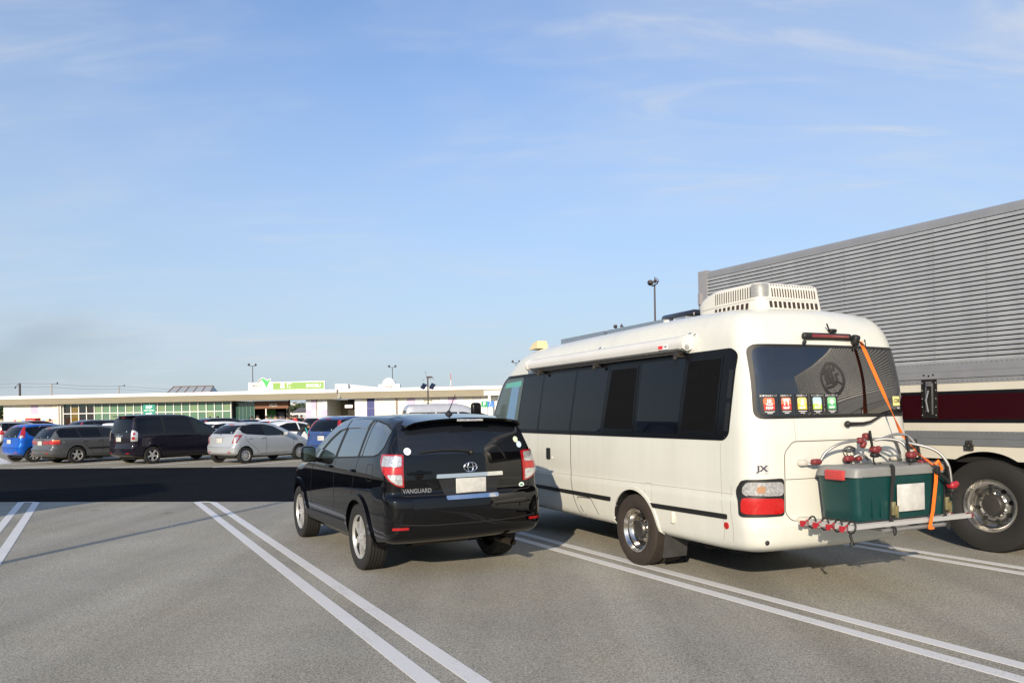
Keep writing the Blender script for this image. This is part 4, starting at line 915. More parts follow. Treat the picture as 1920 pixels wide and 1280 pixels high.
# ------------------------------------------------------------------ bicycle carrier, storage box and straps behind the bus
def make_carrier():
    root = thing('bicycle_rack', 'silver tube bicycle rack with red clamps on the back of the cream bus', 'bicycle rack', BUS_O, BUS_H)
    red = P('clamp_red', (0.34, 0.016, 0.026), 0.4, var=0.15, vscale=30); dred = P('clamp_dark_red', (0.17, 0.022, 0.026), 0.5, var=0.2, vscale=30)
    alu = P('satin_tube', (0.30, 0.30, 0.30), 0.42, 0.6)
    for i, y in enumerate((-2.06, -2.19, -2.32, -2.45)):
        x0, x1 = -0.62 + i * 0.012, 1.0 if i == 3 else 0.9
        m = M(); m.prism([(-0.03, -0.018), (0.03, -0.018), (0.03, 0.018), (0.022, 0.018), (0.022, -0.008), (-0.022, -0.008), (-0.022, 0.018), (-0.03, 0.018)], x0, x1, fn=lambda a, b, h, y=y: (h, y + a, 0.69 + b)); r = obj('wheel_rail', m, P('rail_satin', (0.50, 0.50, 0.50), 0.4, 0.35), root)
        k = M(); hk = ((-0.055, 0.718), (-0.055, 0.668), (-0.025, 0.662), (-0.010, 0.69), (0.006, 0.672), (0.03, 0.668), (0.03, 0.722), (0.006, 0.708)); k.add([(x0 + a, y - 0.03, b) for a, b in hk] + [(x0 + a, y - 0.012, b) for a, b in hk],
                       [tuple(range(8))[::-1], tuple(range(8, 16))] + [(j, (j + 1) % 8, 8 + (j + 1) % 8, 8 + j) for j in range(8)])
        obj('rail_end', k, red, r)
        b = M(); n = 14; xb = x0 + 0.10
        pts = [(xb + 0.01 * math.sin(t), y + 0.042 * math.cos(t), 0.69 + 0.05 * math.sin(t)) for t in np.linspace(0, 2 * math.pi, n)]
        b.tube(pts, 0.008, 6, cap=False)
        if i == 3: b.tube([(xb - 0.05, y - 0.03, 0.64), (xb - 0.04, y - 0.04, 0.58), (xb - 0.06, y - 0.04, 0.55)], 0.012, 6); b.tube([(xb - 0.04, y - 0.04, 0.58), (xb - 0.015, y - 0.04, 0.55)], 0.008, 6)
        obj('wheel_strap', b, M_RUB, r)
        e = M(); e.cbox((x1, y, 0.69), (0.03, 0.066, 0.042), 0.008); obj('rail_cap', e, dred, r)
    m = M()
    for y in (-2.02, -2.46): m.tube([(-0.12, y, 0.635), (0.66, y, 0.635)], 0.019, 10)
    for x in (-0.05, 0.58): m.tube([(x, -1.92, 0.635), (x, -2.46, 0.635)], 0.019, 10)
    obj('base_frame', m, alu, root, 50)
    up = M(); up.cbox((0, 0, 0), (0.10, 0.10, 0.06), 0.02)
    for x in (-0.52, 0.66):
        for (yy, zz, dd) in ((-1.95, 1.205, (0.09, 0.09, 0.055)), (-1.965, 0.70, (0.12, 0.09, 0.05))): m = M(); m.cbox((x, yy, zz), dd, 0.02); obj('body_mount', m, P('mount_white', (0.50, 0.48, 0.43), 0.45), root, 40)
    m = M(); arc = lambda pts: m.tube(pts, 0.0130, 10)
    def spl(P3, n=6):
        P3 = [Vector(p) for p in P3]; out = []
        for i in range(len(P3) - 1):
            a, b, c, d = P3[max(i - 1, 0)], P3[i], P3[i + 1], P3[min(i + 2, len(P3) - 1)]
            for k in range(n):
                t = k / n; out.append(0.5 * ((2 * b) + (c - a) * t + (2 * a - 5 * b + 4 * c - d) * t * t + (3 * b - a - 3 * c + d) * t**3))
        out.append(P3[-1]); return out
    arc(spl([(-0.50, -1.96, 1.195), (-0.42, -2.04, 1.20), (-0.36, -2.08, 1.30), (-0.24, -2.14, 1.375), (0.0, -2.18, 1.40), (0.20, -2.2, 1.40)]))
    arc(spl([(0.66, -1.96, 1.195), (0.62, -2.04, 1.20), (0.55, -2.08, 1.30), (0.42, -2.14, 1.375), (0.20, -2.18, 1.40)]))
    arc(spl([(0.10, -2.20, 1.395), (0.17, -2.28, 1.405), (0.23, -2.36, 1.38), (0.26, -2.42, 1.30)]))
    arc(spl([(0.18, -2.2, 1.40), (0.34, -2.22, 1.44), (0.44, -2.26, 1.425), (0.50, -2.30, 1.34), (0.54, -2.32, 1.22)]))
    arc(spl([(0.22, -2.18, 1.40), (0.42, -2.30, 1.36), (0.56, -2.44, 1.30), (0.62, -2.52, 1.18), (0.635, -2.54, 1.02)]))
    arc(spl([(0.02, -2.0, 1.22), (0.10, -2.05, 1.26), (0.18, -2.06, 1.21)]))
    obj('arm', m, alu, root, 50)
    for (x, y, z, tilt) in ((0.05, -2.24, 1.31, 0.3), (0.27, -2.43, 1.265, 0.1), (0.545, -2.33, 1.185, -0.1), (0.64, -2.545, 0.99, 0.0)):
        c = M(); c.cbox((x, y, z), (0.085, 0.075, 0.06), 0.025, ry=tilt, seg=3); c.sphere((x + 0.035, y - 0.01, z + 0.01), 0.028, 8); cl = obj('frame_clamp', c, red if z < 1.1 else dred, root, 50)
        b = M(); b.cbox((x, y, z - 0.045), (0.075, 0.065, 0.045), 0.02, seg=3); b.tube([(x - 0.03, y, z + 0.03), (x - 0.07, y - 0.01, z + 0.17)], 0.012, 6)
        n = 12; b.tube([(x + 0.02 + 0.05 * math.cos(t), y - 0.01, z - 0.085 + 0.05 * math.sin(t)) for t in np.linspace(0.6, 5.6, n)], 0.008, 6); obj('clamp_strap', b, M_RUB, cl, 50)
    for (cc, dd, ry_) in (((0.02, -2.18, 1.43), (0.07, 0.06, 0.06), 0), ((-0.06, -2.18, 1.395), (0.06, 0.055, 0.055), 0), ((-0.02, -2.18, 1.36), (0.05, 0.05, 0.07), 0.5), ((-0.44, -2.04, 1.215), (0.10, 0.06, 0.05), 0), ((-0.02, -2.02, 1.225), (0.10, 0.06, 0.055), 0), ((0.10, -2.02, 1.22), (0.06, 0.06, 0.05), 0)):
        c = M(); c.cbox(cc, dd, 0.02, ry=ry_, seg=3); obj('pivot_clamp', c, dred, root, 50)
make_carrier()

def make_box():
    x0, x1, y0, y1, z0, z1 = -0.43, 0.755, -2.46, -2.02, 0.715, 1.10
    root = thing('storage_box', 'dark green plastic storage box with grey lid strapped to the bicycle rack', 'storage box', BUS_O, BUS_H)
    gr = P('box_green', (0.003, 0.040, 0.040), 0.34, var=0.12, vscale=10); gy = P('box_lid_grey', (0.20, 0.205, 0.20), 0.45, var=0.1, vscale=10)
    cx, cy = (x0 + x1) / 2, (y0 + y1) / 2
    def df(x, y, z):
        k = 0.93 + 0.07 * z; return cx + x * (x1 - x0) / 2 * k, cy + (y - 0.5) * (y1 - y0) * k, z0 + z * (z1 - z0)
    o = obj('tub', rounded_body(1.0, 1.0, 1.0, (0.09, 0.20, 0.20, 0.04, 0.01), (10, 8, 6), df), gr, root, 40)
    m = M()
    for x in (-0.30, -0.20, 0.70): m.box((x + 0.06, y0 + 0.010, 0.90), (0.012, 0.012, 0.30), rx=-0.05)
    m.box((cx + 0.18, y0 + 0.002, 1.05), (0.66, 0.012, 0.012)); obj('tub_rib', m, gr, root)
    def lf(x, y, z):
        k = 1.045 - 0.05 * z; return cx + x * (x1 - x0) / 2 * k, cy + (y - 0.5) * (y1 - y0) * k, 1.095 + z * 0.095 - 0.006 * (np.abs(x) < 0.85) * (z > 0.9)
    obj('lid', rounded_body(1.0, 1.0, 1.0, (0.10, 0.20, 0.20, 0.05, 0.25), (12, 10, 5), lf), gy, root, 35)
    m = M(); m.box((cx, y0 - 0.012, 1.108), (x1 - x0 - 0.12, 0.01, 0.012)); obj('lid_lip', m, gy, root)
    for sg, x in ((-1, x0 - 0.028), (1, x1 + 0.028)):
        m = M(); m.cbox((x, cy - 0.02, 1.115), (0.03, 0.20, 0.085), 0.008)
        for k in range(4): m.box((x + sg * 0.016, cy - 0.02, 1.088 + k * 0.018), (0.006, 0.18, 0.006))
        obj('latch', m, P('latch_red', (0.46, 0.05, 0.05), 0.45, var=0.1, vscale=30), root, 40)
    st = P('webbing_black', (0.014, 0.014, 0.015), 0.8); brass = P('buckle_zinc', (0.55, 0.48, 0.26), 0.35, 0.9, var=0.2, vscale=40)
    for x in (-0.02, 0.66):
        m = M(); w = 0.022; pth = [(y1 + 0.03, 0.66), (y1 + 0.025, 1.10), (y1 + 0.01, 1.198), (cy, 1.196), (y0 - 0.0, 1.198), (y0 - 0.022, 1.175), (y0 - 0.022, 1.09), (y0 - 0.010, 1.0), (y0 + 0.006, 0.75), (y0 - 0.01, 0.64)]
        for a, b in zip(pth, pth[1:]): m.add([(x - w, a[0], a[1]), (x + w, a[0], a[1]), (x + w, b[0], b[1]), (x - w, b[0], b[1])] + [(x - w, a[0] - 0.003, a[1] - 0.001), (x + w, a[0] - 0.003, a[1] - 0.001), (x + w, b[0] - 0.003, b[1] - 0.001), (x - w, b[0] - 0.003, b[1] - 0.001)], [(0, 1, 2, 3), (7, 6, 5, 4), (0, 3, 7, 4), (1, 5, 6, 2)])
        m.tube([(x + 0.015 * math.cos(t), y0 - 0.03, 0.63 + 0.035 * math.sin(t)) for t in np.linspace(0, 6.28, 12)], 0.007, 5); s_ = obj('strap', m, st, root)
        k = M(); k.cbox((x + 0.008, y0 - 0.012, 0.82), (0.045, 0.03, 0.12), 0.012); k.box((x + 0.04, y0 - 0.02, 0.79), (0.025, 0.02, 0.10)); obj('ratchet_buckle', k, brass, s_, 40)
    # plate on the box: the photograph shows it blank
    m = M(); m.cbox((0.20, y0 - 0.018, 0.905), (0.34, 0.008, 0.235), 0.004); obj('number_plate', m, M_PLATE, root, 30)
make_box()
def ribbon(pts, w0, nrm, mat, name, root=None, th=0.002):
    m = M()
    for (a, wa, na), (b, wb, nb) in zip(zip(pts, w0, nrm), list(zip(pts, w0, nrm))[1:]):
        a, b, na, nb = map(Vector, (a, b, na, nb)); t = (b - a).normalized(); off = t.cross(na) * th
        m.add([a - na * wa, a + na * wa, b + nb * wb, b - nb * wb, a - na * wa + off, a + na * wa + off, b + nb * wb + off, b - nb * wb + off], [(0, 1, 2, 3), (7, 6, 5, 4), (0, 3, 7, 4), (1, 5, 6, 2)])
    return obj(name, m, mat, root)
def make_strap():
    root = thing('tie_down_strap', 'orange ratchet strap running from the bus roof bracket down to the bicycle rack', 'strap', BUS_O, BUS_H)
    mo = P('webbing_orange', (0.85, 0.17, 0.012), 0.6, var=0.1, vscale=40)
    A, Bp = project(BUS_B, 'B', 0.315, 2.30, 0.05)[0], Vector((0.535, -2.13, 1.43)); n = 12; pts = []; ws = []; ns = []
    for i in range(n + 1):
        t = i / n; a = R(88) * max(0, (t - 0.55) / 0.45) ** 1.2; pts.append(A.lerp(Bp, t)); ws.append(0.024); ns.append((math.cos(a), math.sin(a), 0))
    ribbon(pts, ws, ns, mo, 'strap_run', root)
    ribbon([(0.535, -2.13, 1.43), (0.49, -2.34, 1.26), (0.47, -2.50, 1.17)], [0.012, 0.012, 0.02], [(0, 1, 0), (0.3, 0.9, 0), (1, 0, 0)], mo, 'strap_run', root)
    ribbon([(0.47, -2.52, 1.16), (0.47, -2.515, 1.03), (0.44, -2.505, 0.78), (0.40, -2.50, 0.62)], [0.022] * 4, [(1, 0, 0)] * 4, mo, 'strap_run', root)
    m = M(); m.cbox((0.47, -2.53, 1.13), (0.05, 0.035, 0.07), 0.012); m.tube([(0.49, -2.53, 1.10), (0.58, -2.54, 1.04), (0.62, -2.55, 0.99)], 0.016, 6); obj('ratchet', m, M_RUB, root, 40)
    m = M(); m.tube([(0.44, -2.53, 1.18), (0.47, -2.54, 1.21), (0.51, -2.53, 1.17), (0.53, -2.53, 1.13)], 0.014, 6); obj('strap_loop', m, mo, root, 40); m = M(); m.cbox((0.405, -2.515, 0.625), (0.06, 0.02, 0.02), 0.006); obj('strap_end', m, mo, root, 40)
make_strap()
# ------------------------------------------------------------------ aluminium box truck on the right
def make_truck():
    root = thing('box_truck', 'tall silver corrugated box truck with dark red stripe behind the cream bus', 'truck', (6.488, 9.373, 0), -30.4)
    alu = P('box_aluminium', (0.375, 0.39, 0.405), 0.38, 0.30, var=0.12, vscale=2.5, streak=0.12); rail = P('rail_aluminium', (0.27, 0.28, 0.30), 0.42, 0.35, var=0.1, vscale=4)
    cream = P('truck_cream', (0.52, 0.50, 0.43), 0.4, var=0.08, vscale=3); red = P('truck_maroon', (0.020, 0.0012, 0.003), 0.3, coat=0.5); blk = P('truck_black', (0.006, 0.006, 0.008), 0.35, coat=0.4)
    ya, yb, hw = -6.2, 4.42, 1.25
    c = M(); c.bb(-hw + 0.05, hw - 0.05, ya + 0.02, yb - 0.02, 1.225, 3.86); obj('box_core', c, alu, root)
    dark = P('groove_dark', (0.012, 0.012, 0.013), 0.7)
    for sg in (-1, 1):
        z = 2.205; pitch = 0.0545; n = 30; edges = [ya + 0.06, -4.95, -3.73, -2.51, -1.28, -0.055, 0.558, 1.78, 3.0, yb - 0.06]
        prof = []
        for k in range(n): prof += [(0.050, z + k * pitch), (0.052, z + k * pitch + 0.020), (0.048, z + k * pitch + 0.0400), (0.026, z + k * pitch + 0.0425), (0.026, z + k * pitch + 0.0520), (0.046, z + k * pitch + 0.0545)]
        for a, b in zip(edges, edges[1:]):
            m = M(); vs = []; fs = []
            for (o, zz) in prof: vs += [(sg * (hw - 0.05 + o), a, zz), (sg * (hw - 0.05 + o), b, zz)]
            mi = []
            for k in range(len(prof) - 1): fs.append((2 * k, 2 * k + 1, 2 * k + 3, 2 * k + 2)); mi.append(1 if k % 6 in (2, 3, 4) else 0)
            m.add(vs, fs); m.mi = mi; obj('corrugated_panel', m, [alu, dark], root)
        rv = M()
        for y in edges[1:-1]:
            for k in range(n): rv.box((sg * (hw + 0.003), y, z + k * pitch + 0.021), (0.008, 0.012, 0.012))
        for k in range(int((yb - ya) / 0.055)): rv.box((sg * (hw + 0.004), ya + 0.05 + k * 0.055, 3.838), (0.012, 0.014, 0.010)); rv.box((sg * (hw + 0.006), ya + 0.05 + k * 0.055, 2.196), (0.012, 0.012, 0.010)); rv.box((sg * (hw - 0.002), ya + 0.05 + k * 0.055, 1.985), (0.012, 0.012, 0.012)); rv.box((sg * (hw + 0.001), ya + 0.05 + k * 0.055, 1.375), (0.008, 0.010, 0.010))
        o = obj('rivet', rv, rail, root); o['kind'] = 'stuff'
        tp = M(); tp.prism([(sg * (hw + 0.004), 3.832), (sg * (hw + 0.008), 3.90), (sg * (hw - 0.03), 3.945), (sg * (hw - 0.12), 3.955), (sg * (hw - 0.12), 3.832)], ya, yb, fn=lambda a, b, h: (a, h, b)); obj('top_rail', tp, rail, root)
        br = M(); br.bb(sg * (hw - 0.06), sg * (hw + 0.003), ya, yb, 2.10, 2.207); br.bb(sg * (hw - 0.06), sg * (hw + 0.008), ya, yb, 2.018, 2.098); obj('bottom_rail', br, rail, root)
        b2 = M(); b2.bb(sg * (hw - 0.06), sg * (hw - 0.004), ya, yb, 1.958, 2.014); obj('hinge_rail', b2, rail, root)
        for (nm, z0, z1, mt, o_) in (('gate_panel', 1.866, 1.956, cream, 0), ('gate_stripe', 1.826, 1.865, blk, 0.002), ('gate_panel', 1.532, 1.825, red, 0), ('gate_stripe', 1.488, 1.531, blk, 0.002), ('gate_panel', 1.391, 1.487, cream, 0)):
            m = M(); m.bb(sg * (hw - 0.06), sg * (hw - 0.01 + o_), ya, yb, z0, z1); obj(nm, m, mt, root)
        m = M(); m.bb(sg * (hw - 0.06), sg * (hw - 0.003), ya, yb, 1.305, 1.390); m.bb(sg * (hw - 0.06), sg * (hw + 0.002), ya, yb, 1.222, 1.303); obj('gate_rail', m, P('rail_grey_blue', (0.17, 0.185, 0.20), 0.45, 0.3, var=0.08, vscale=4), root)
        # lower skirt with wheel arch
        sk = [(ya, 1.22), (ya, 1.09), (-0.75, 1.09)] + [(0.62 * math.cos(a) - 0.02, 0.545 + 0.62 * math.sin(a)) for a in np.linspace(math.pi - 1.07, 1.07, 14)] + [(0.36, 1.09), (yb, 1.09), (yb, 1.22)]
        sk = [(ya, 1.22), (ya, 1.06), (-0.62, 1.06)] + [(0.62 * math.cos(a), 0.55 + 0.61 * math.sin(a)) for a in np.linspace(math.pi - 0.98, 0.98, 14)] + [(0.42, 1.06), (yb, 1.06), (yb, 1.22)]
        m = M()
        top = 1.221; pts = sk[2:-2]
        strips = [(ya, 1.06)] + [(p[0], p[1]) for p in pts[:]] + [(yb, 1.06)]
        for a, b in zip(strips, strips[1:]):
            if b[0] - a[0] < 1e-6: continue
            x = sg * (hw - 0.012); xi = sg * (hw - 0.05)
            m.add([(x, a[0], a[1]), (x, b[0], b[1]), (x, b[0], top), (x, a[0], top), (xi, a[0], a[1]), (xi, b[0], b[1]), (xi, b[0], top), (xi, a[0], top)], [(0, 1, 2, 3), (7, 6, 5, 4), (0, 4, 5, 1)])
        obj('skirt', m, cream, root)
        for y in (0.17, 0.835, -1.4, 2.2):
            m = M(); m.prism([(-0.05, 0.055), (0.05, 0.055), (0.05, -0.01), (0.035, -0.01), (0.035, -0.06), (-0.035, -0.06), (-0.035, -0.01), (-0.05, -0.01)], 0, 0.016, fn=lambda a, b, h, y=y: (sg * (hw + 0.003 + h), y + a, 1.225 + (-b) ))
            for (dy, dz) in ((-0.035, -0.035), (0.035, -0.035), (-0.02, 0.04), (0.02, 0.04), (0, 0.0)): m.sphere((sg * (hw + 0.022), y + dy, 1.225 + dz), 0.009, 6)
            obj('hinge', m, P('hinge_dark', (0.09, 0.085, 0.08), 0.4, 0.8, var=0.3, vscale=40), root)
        for y in (0.64, -2.6, 3.4):
            m = M(); x = sg * (hw - 0.004); m.bb(sg * (hw - 0.05), sg * (hw + 0.004), y - 0.095, y + 0.095, 1.545, 2.012)
            f = obj('latch_box', m, P('latch_dark', (0.035, 0.033, 0.03), 0.4, 0.6, var=0.3, vscale=20), root)
            k = M(); X = sg * (hw + 0.012); k.bb(sg * (hw + 0.0045), X, y - 0.05, y - 0.035, 1.59, 1.97); k.bb(sg * (hw + 0.0045), X, y + 0.03, y + 0.042, 1.62, 1.93); k.tube([(X + sg * 0.01, y, 1.88), (X + sg * 0.03, y + 0.02, 1.76), (X + sg * 0.012, y + 0.005, 1.62)], 0.012, 6); k.bb(sg * (hw + 0.0045), X + sg * 0.01, y - 0.03, y + 0.03, 1.93, 1.99)
            for zz in (1.58, 1.68, 1.78, 1.88, 1.97):
                for dy in (-0.085, 0.085): k.sphere((sg * (hw + 0.006), y + dy, zz), 0.007, 6)
            obj('latch_handle', k, M_STEEL, f)
        hl = M()
        for (y, zz) in ((0.70, 2.066), (0.64, 2.056), (0.585, 2.066)): hl.lathe([(sg * (hw + 0.0085), 0.0001), (sg * (hw + 0.0085), 0.013)], 10, 'x', (0, y, zz))
        obj('rail_hole', hl, M_DARK, root)
    # company mark on the side (seen mirrored in the rear window of the bus)
    mk = M(); n = 48; cy, cz = -3.75, 3.0
    for k in range(n):
        a0, a1 = 2 * math.pi * k / n, 2 * math.pi * (k + 1) / n
        q4 = [(cy + r * math.cos(a), cz + r * math.sin(a)) for r, a in ((0.66, a0), (0.66, a1), (0.54, a1), (0.54, a0))]
        mk.add([(-hw - 0.006, y, z) for y, z in q4], [(0, 1, 2, 3)])
    t = text_m('運', 0.92, lambda a, b, h: (-hw - 0.006, cy - a, cz + b), 0, bold=0.02); mk.add(t.v, t.f)
    obj('company_mark', mk, P('mark_navy', (0.012, 0.014, 0.03), 0.5), root)
    fr = M(); fr.bb(-hw, hw, yb, yb + 0.05, 1.1, 3.93); obj('front_wall', fr, alu, root)
    cp = M()
    for sg in (-1, 1): cp.bb(sg * (hw - 0.09), sg * (hw + 0.015), yb - 0.10, yb + 0.09, 1.1, 3.965); cp.bb(sg * (hw + 0.015), sg * (hw + 0.045), yb + 0.02, yb + 0.075, 3.42, 3.60)
    obj('corner_post', cp, P('post_grey', (0.33, 0.32, 0.33), 0.45, 0.4, var=0.08), root)
    rd = M(); rd.bb(-hw + 0.02, hw - 0.02, ya - 0.05, ya + 0.01, 1.1, 3.93); o = obj('rear_door', rd, alu, root)
    rb = M(); [rb.tube([(x, ya - 0.09, 1.2), (x, ya - 0.09, 3.8)], 0.02, 8) for x in (-0.6, -0.15, 0.15, 0.6)]; obj('lock_bar', rb, M_STEEL, o)
    rf = M(); rf.bb(-hw + 0.11, hw - 0.11, ya, yb, 3.92, 3.962); obj('roof', rf, alu, root)
    ch = M()
    for x in (-0.42, 0.42): ch.bb(x - 0.05, x + 0.05, ya, 7.6, 0.78, 1.04)
    ch.bb(-1.0, 1.0, -0.05, 0.05, 0.45, 0.6); ch.bb(-1.1, -0.5, 1.0, 2.6, 0.5, 1.02); ch.bb(0.5, 1.1, 1.0, 2.6, 0.5, 1.02); ch.bb(-1.1, 1.1, -0.6, 0.7, 1.02, 1.09); obj('chassis', ch, M_DARK, root)
    ml = M(); ml.cbox((-1.12, 0.78, 0.80), (0.08, 0.16, 0.07), 0.01); obj('marker_lamp', ml, M_RED, root)
    rl = M(); [rl.cbox((x, ya - 0.06, 0.85), (0.5, 0.08, 0.14), 0.02) for x in (-0.85, 0.85)]; obj('tail_lamp', rl, M_RED, root)
    # cab
    cabp = P('cab_white', (0.70, 0.70, 0.68), 0.3, coat=0.6)
    def df(x, y, z): return x * 1.22, 4.75 + y - 0.30 * np.clip(z - 0.45, 0, 1) * np.clip((y - 1.2) / 0.9, 0, 1), 0.55 + z * 2.2
    cm = rounded_body(1.0, 2.1, 1.0, (0.10, 0.08, 0.18, 0.04, 0.08), (10, 14, 12), df); CB = bvh_of(cm); obj('cab', cm, cabp, root, 40)
    for d in 'LR': obj('cab_window', patch(CB, d, rpoly([(5.35, 1.65), (6.55, 1.60), (6.35, 2.35), (5.4, 2.35)], 0.06), 0.005, 0.1, 0), M_GLASS_S, root, 40)
    obj('windscreen', patch(CB, 'F', rpoly([(-1.05, 1.55), (1.05, 1.55), (1.0, 2.4), (-1.0, 2.4)], 0.08), 0.005, 0.1, 0), M_GLASS, root, 40)
    for sg in (-1, 1):
        m = M(); m.cbox((sg * 0.85, 6.84, 0.95), (0.36, 0.06, 0.18), 0.02); obj('headlamp', m, M_CLEAR, root)
    tm = tyre_mesh(0.535, 0.28, 0.305, M_TYRE, 52, 4); rm = rim_mesh(0.28, 0.305, 8, M_POLISH, M_DARK, 'dish')
    put_wheels(root, [(-1.06, 0, 0.535), (1.06, 0, 0.535), (-1.06, -1.35, 0.535), (1.06, -1.35, 0.535), (-1.04, 5.95, 0.535), (1.04, 5.95, 0.535)], tm, rm)
    for x in (-0.74, 0.74): obj('inner_wheel', tm, None, root, loc=(x, 0, 0.535))
    return root
TRUCK = make_truck()
_t = dup(TRUCK, 'second silver box truck out of view at left, throwing the broad shadow across the aisle')
_h = 3.93; _tip = Vector((-8.0, 17.7)); _len = _h / math.tan(R(SUN_EL))
_c = _tip - Vector((math.sin(R(SUN_AZ)), math.cos(R(SUN_AZ)))) * _len
_o = _c + dD * 1.25 - dN * 6.2
_t.location = (_o.x, _o.y, 0); _t.rotation_euler = (0, 0, R(-241.1))
_t['group'] = TRUCK['group'] = 'silver box trucks'

# ------------------------------------------------------------------ cars in the far rows
SPEC = {}
SPEC['hatch'] = dict(y0=-0.56, y1=3.33, wb=2.51, top=[(-0.56, 1.36), (-0.3, 1.44), (0.2, 1.495), (0.9, 1.50), (1.35, 1.46), (1.8, 1.30), (2.3, 1.06), (2.55, 0.985), (3.0, 0.88), (3.33, 0.72)],
    wz=[(0.2, 0.76), (0.4, 0.83), (0.65, 0.848), (0.85, 0.84), (0.98, 0.82), (1.1, 0.76), (1.3, 0.675), (1.5, 0.56)], rear=[(0.3, 0.10), (0.42, 0.0), (0.62, 0.0), (0.70, 0.05), (0.95, 0.08), (1.05, 0.14), (1.25, 0.33), (1.45, 0.52)],
    dlo=[(1.98, 0.985), (1.7, 1.15), (1.35, 1.315), (1.0, 1.40), (0.5, 1.41), (0.0, 1.36), (-0.16, 1.30), (-0.06, 1.12), (0.10, 1.07), (1.0, 1.0)], cuts=[(0.92, 0.86, 0.09)], dl=[0.35, 1.05], glass=[(-0.60, 1.08), (0.60, 1.08), (0.52, 1.38), (-0.52, 1.38)], lampz=(0.74, 1.04), lamp='wedge', tyre=(0.295, 0.185, 0.19), rim=('cover', 9), plate=0.84, bump=0.60)
SPEC['tall'] = dict(y0=-0.60, y1=3.42, wb=2.60, top=[(-0.60, 1.47), (-0.35, 1.525), (0.2, 1.545), (0.9, 1.535), (1.4, 1.47), (1.9, 1.28), (2.4, 1.07), (2.7, 0.98), (3.1, 0.88), (3.42, 0.72)],
    wz=[(0.2, 0.76), (0.4, 0.83), (0.65, 0.848), (0.9, 0.845), (1.0, 0.83), (1.15, 0.78), (1.35, 0.71), (1.55, 0.62)], rear=[(0.3, 0.08), (0.42, 0.0), (0.66, 0.0), (0.74, 0.04), (1.0, 0.05), (1.2, 0.13), (1.4, 0.26), (1.5, 0.32)],
    dlo=[(2.1, 0.99), (1.8, 1.17), (1.4, 1.36), (1.05, 1.43), (0.4, 1.44), (-0.15, 1.40), (-0.28, 1.33), (-0.12, 1.10), (0.0, 1.04), (1.0, 1.0)], cuts=[(0.95, 0.88, 0.09)], dl=[0.35, 1.05], glass=[(-0.60, 1.00), (0.60, 1.00), (0.54, 1.42), (-0.54, 1.42)], lampz=(0.98, 1.44), lamp='pillar', tyre=(0.30, 0.185, 0.19), rim=('spoke', 7), plate=0.84, bump=0.60)
SPEC['wagon'] = dict(y0=-1.02, y1=3.78, wb=2.72, top=[(-1.02, 1.38), (-0.7, 1.425), (0.2, 1.455), (1.0, 1.45), (1.4, 1.40), (1.9, 1.18), (2.3, 1.0), (2.6, 0.95), (3.3, 0.87), (3.78, 0.70)],
    wz=[(0.2, 0.78), (0.4, 0.85), (0.6, 0.875), (0.8, 0.875), (0.95, 0.855), (1.05, 0.80), (1.25, 0.72), (1.46, 0.62)], rear=[(0.3, 0.10), (0.42, 0.0), (0.58, 0.0), (0.64, 0.05), (0.95, 0.07), (1.1, 0.16), (1.38, 0.36)],
    dlo=[(2.0, 0.99), (1.7, 1.16), (1.4, 1.30), (1.1, 1.365), (0.4, 1.375), (-0.62, 1.34), (-0.70, 1.30), (-0.62, 1.02), (0.5, 0.99)], cuts=[(1.0, 0.92, 0.08), (0.16, 0.05, 0.07)], dl=[0.35, 1.0], glass=[(-0.64, 0.98), (0.64, 0.98), (0.57, 1.33), (-0.57, 1.33)], lampz=(0.76, 0.93), lamp='wide', tyre=(0.325, 0.215, 0.215), rim=('spoke', 5), plate=0.80, bump=0.56, moulding=True, rails=True)
SPEC['mpv'] = dict(y0=-0.86, y1=3.76, wb=2.83, top=[(-0.86, 1.78), (-0.6, 1.83), (0.3, 1.85), (1.3, 1.84), (1.8, 1.74), (2.3, 1.50), (2.8, 1.20), (3.1, 1.07), (3.5, 0.95), (3.76, 0.78)],
    wz=[(0.2, 0.77), (0.4, 0.835), (0.7, 0.86), (1.0, 0.86), (1.15, 0.84), (1.4, 0.78), (1.7, 0.71), (1.86, 0.66)], rear=[(0.25, 0.06), (0.4, 0.0), (0.62, 0.0), (0.70, 0.03), (1.1, 0.04), (1.4, 0.10), (1.75, 0.20), (1.85, 0.24)],
    dlo=[(2.85, 1.10), (2.5, 1.32), (2.1, 1.53), (1.7, 1.67), (1.2, 1.725), (-0.52, 1.72), (-0.60, 1.66), (-0.56, 1.14), (1.4, 1.10)], cuts=[(1.75, 1.60, 0.09), (0.50, 0.44, 0.09)], dl=[0.6, 1.1], glass=[(-0.62, 1.17), (0.62, 1.17), (0.58, 1.70), (-0.58, 1.70)], lampz=(0.86, 1.26), lamp='tallclear', tyre=(0.325, 0.205, 0.215), rim=('spoke', 5), plate=0.93, bump=0.60, spoiler=True, chrome=True)
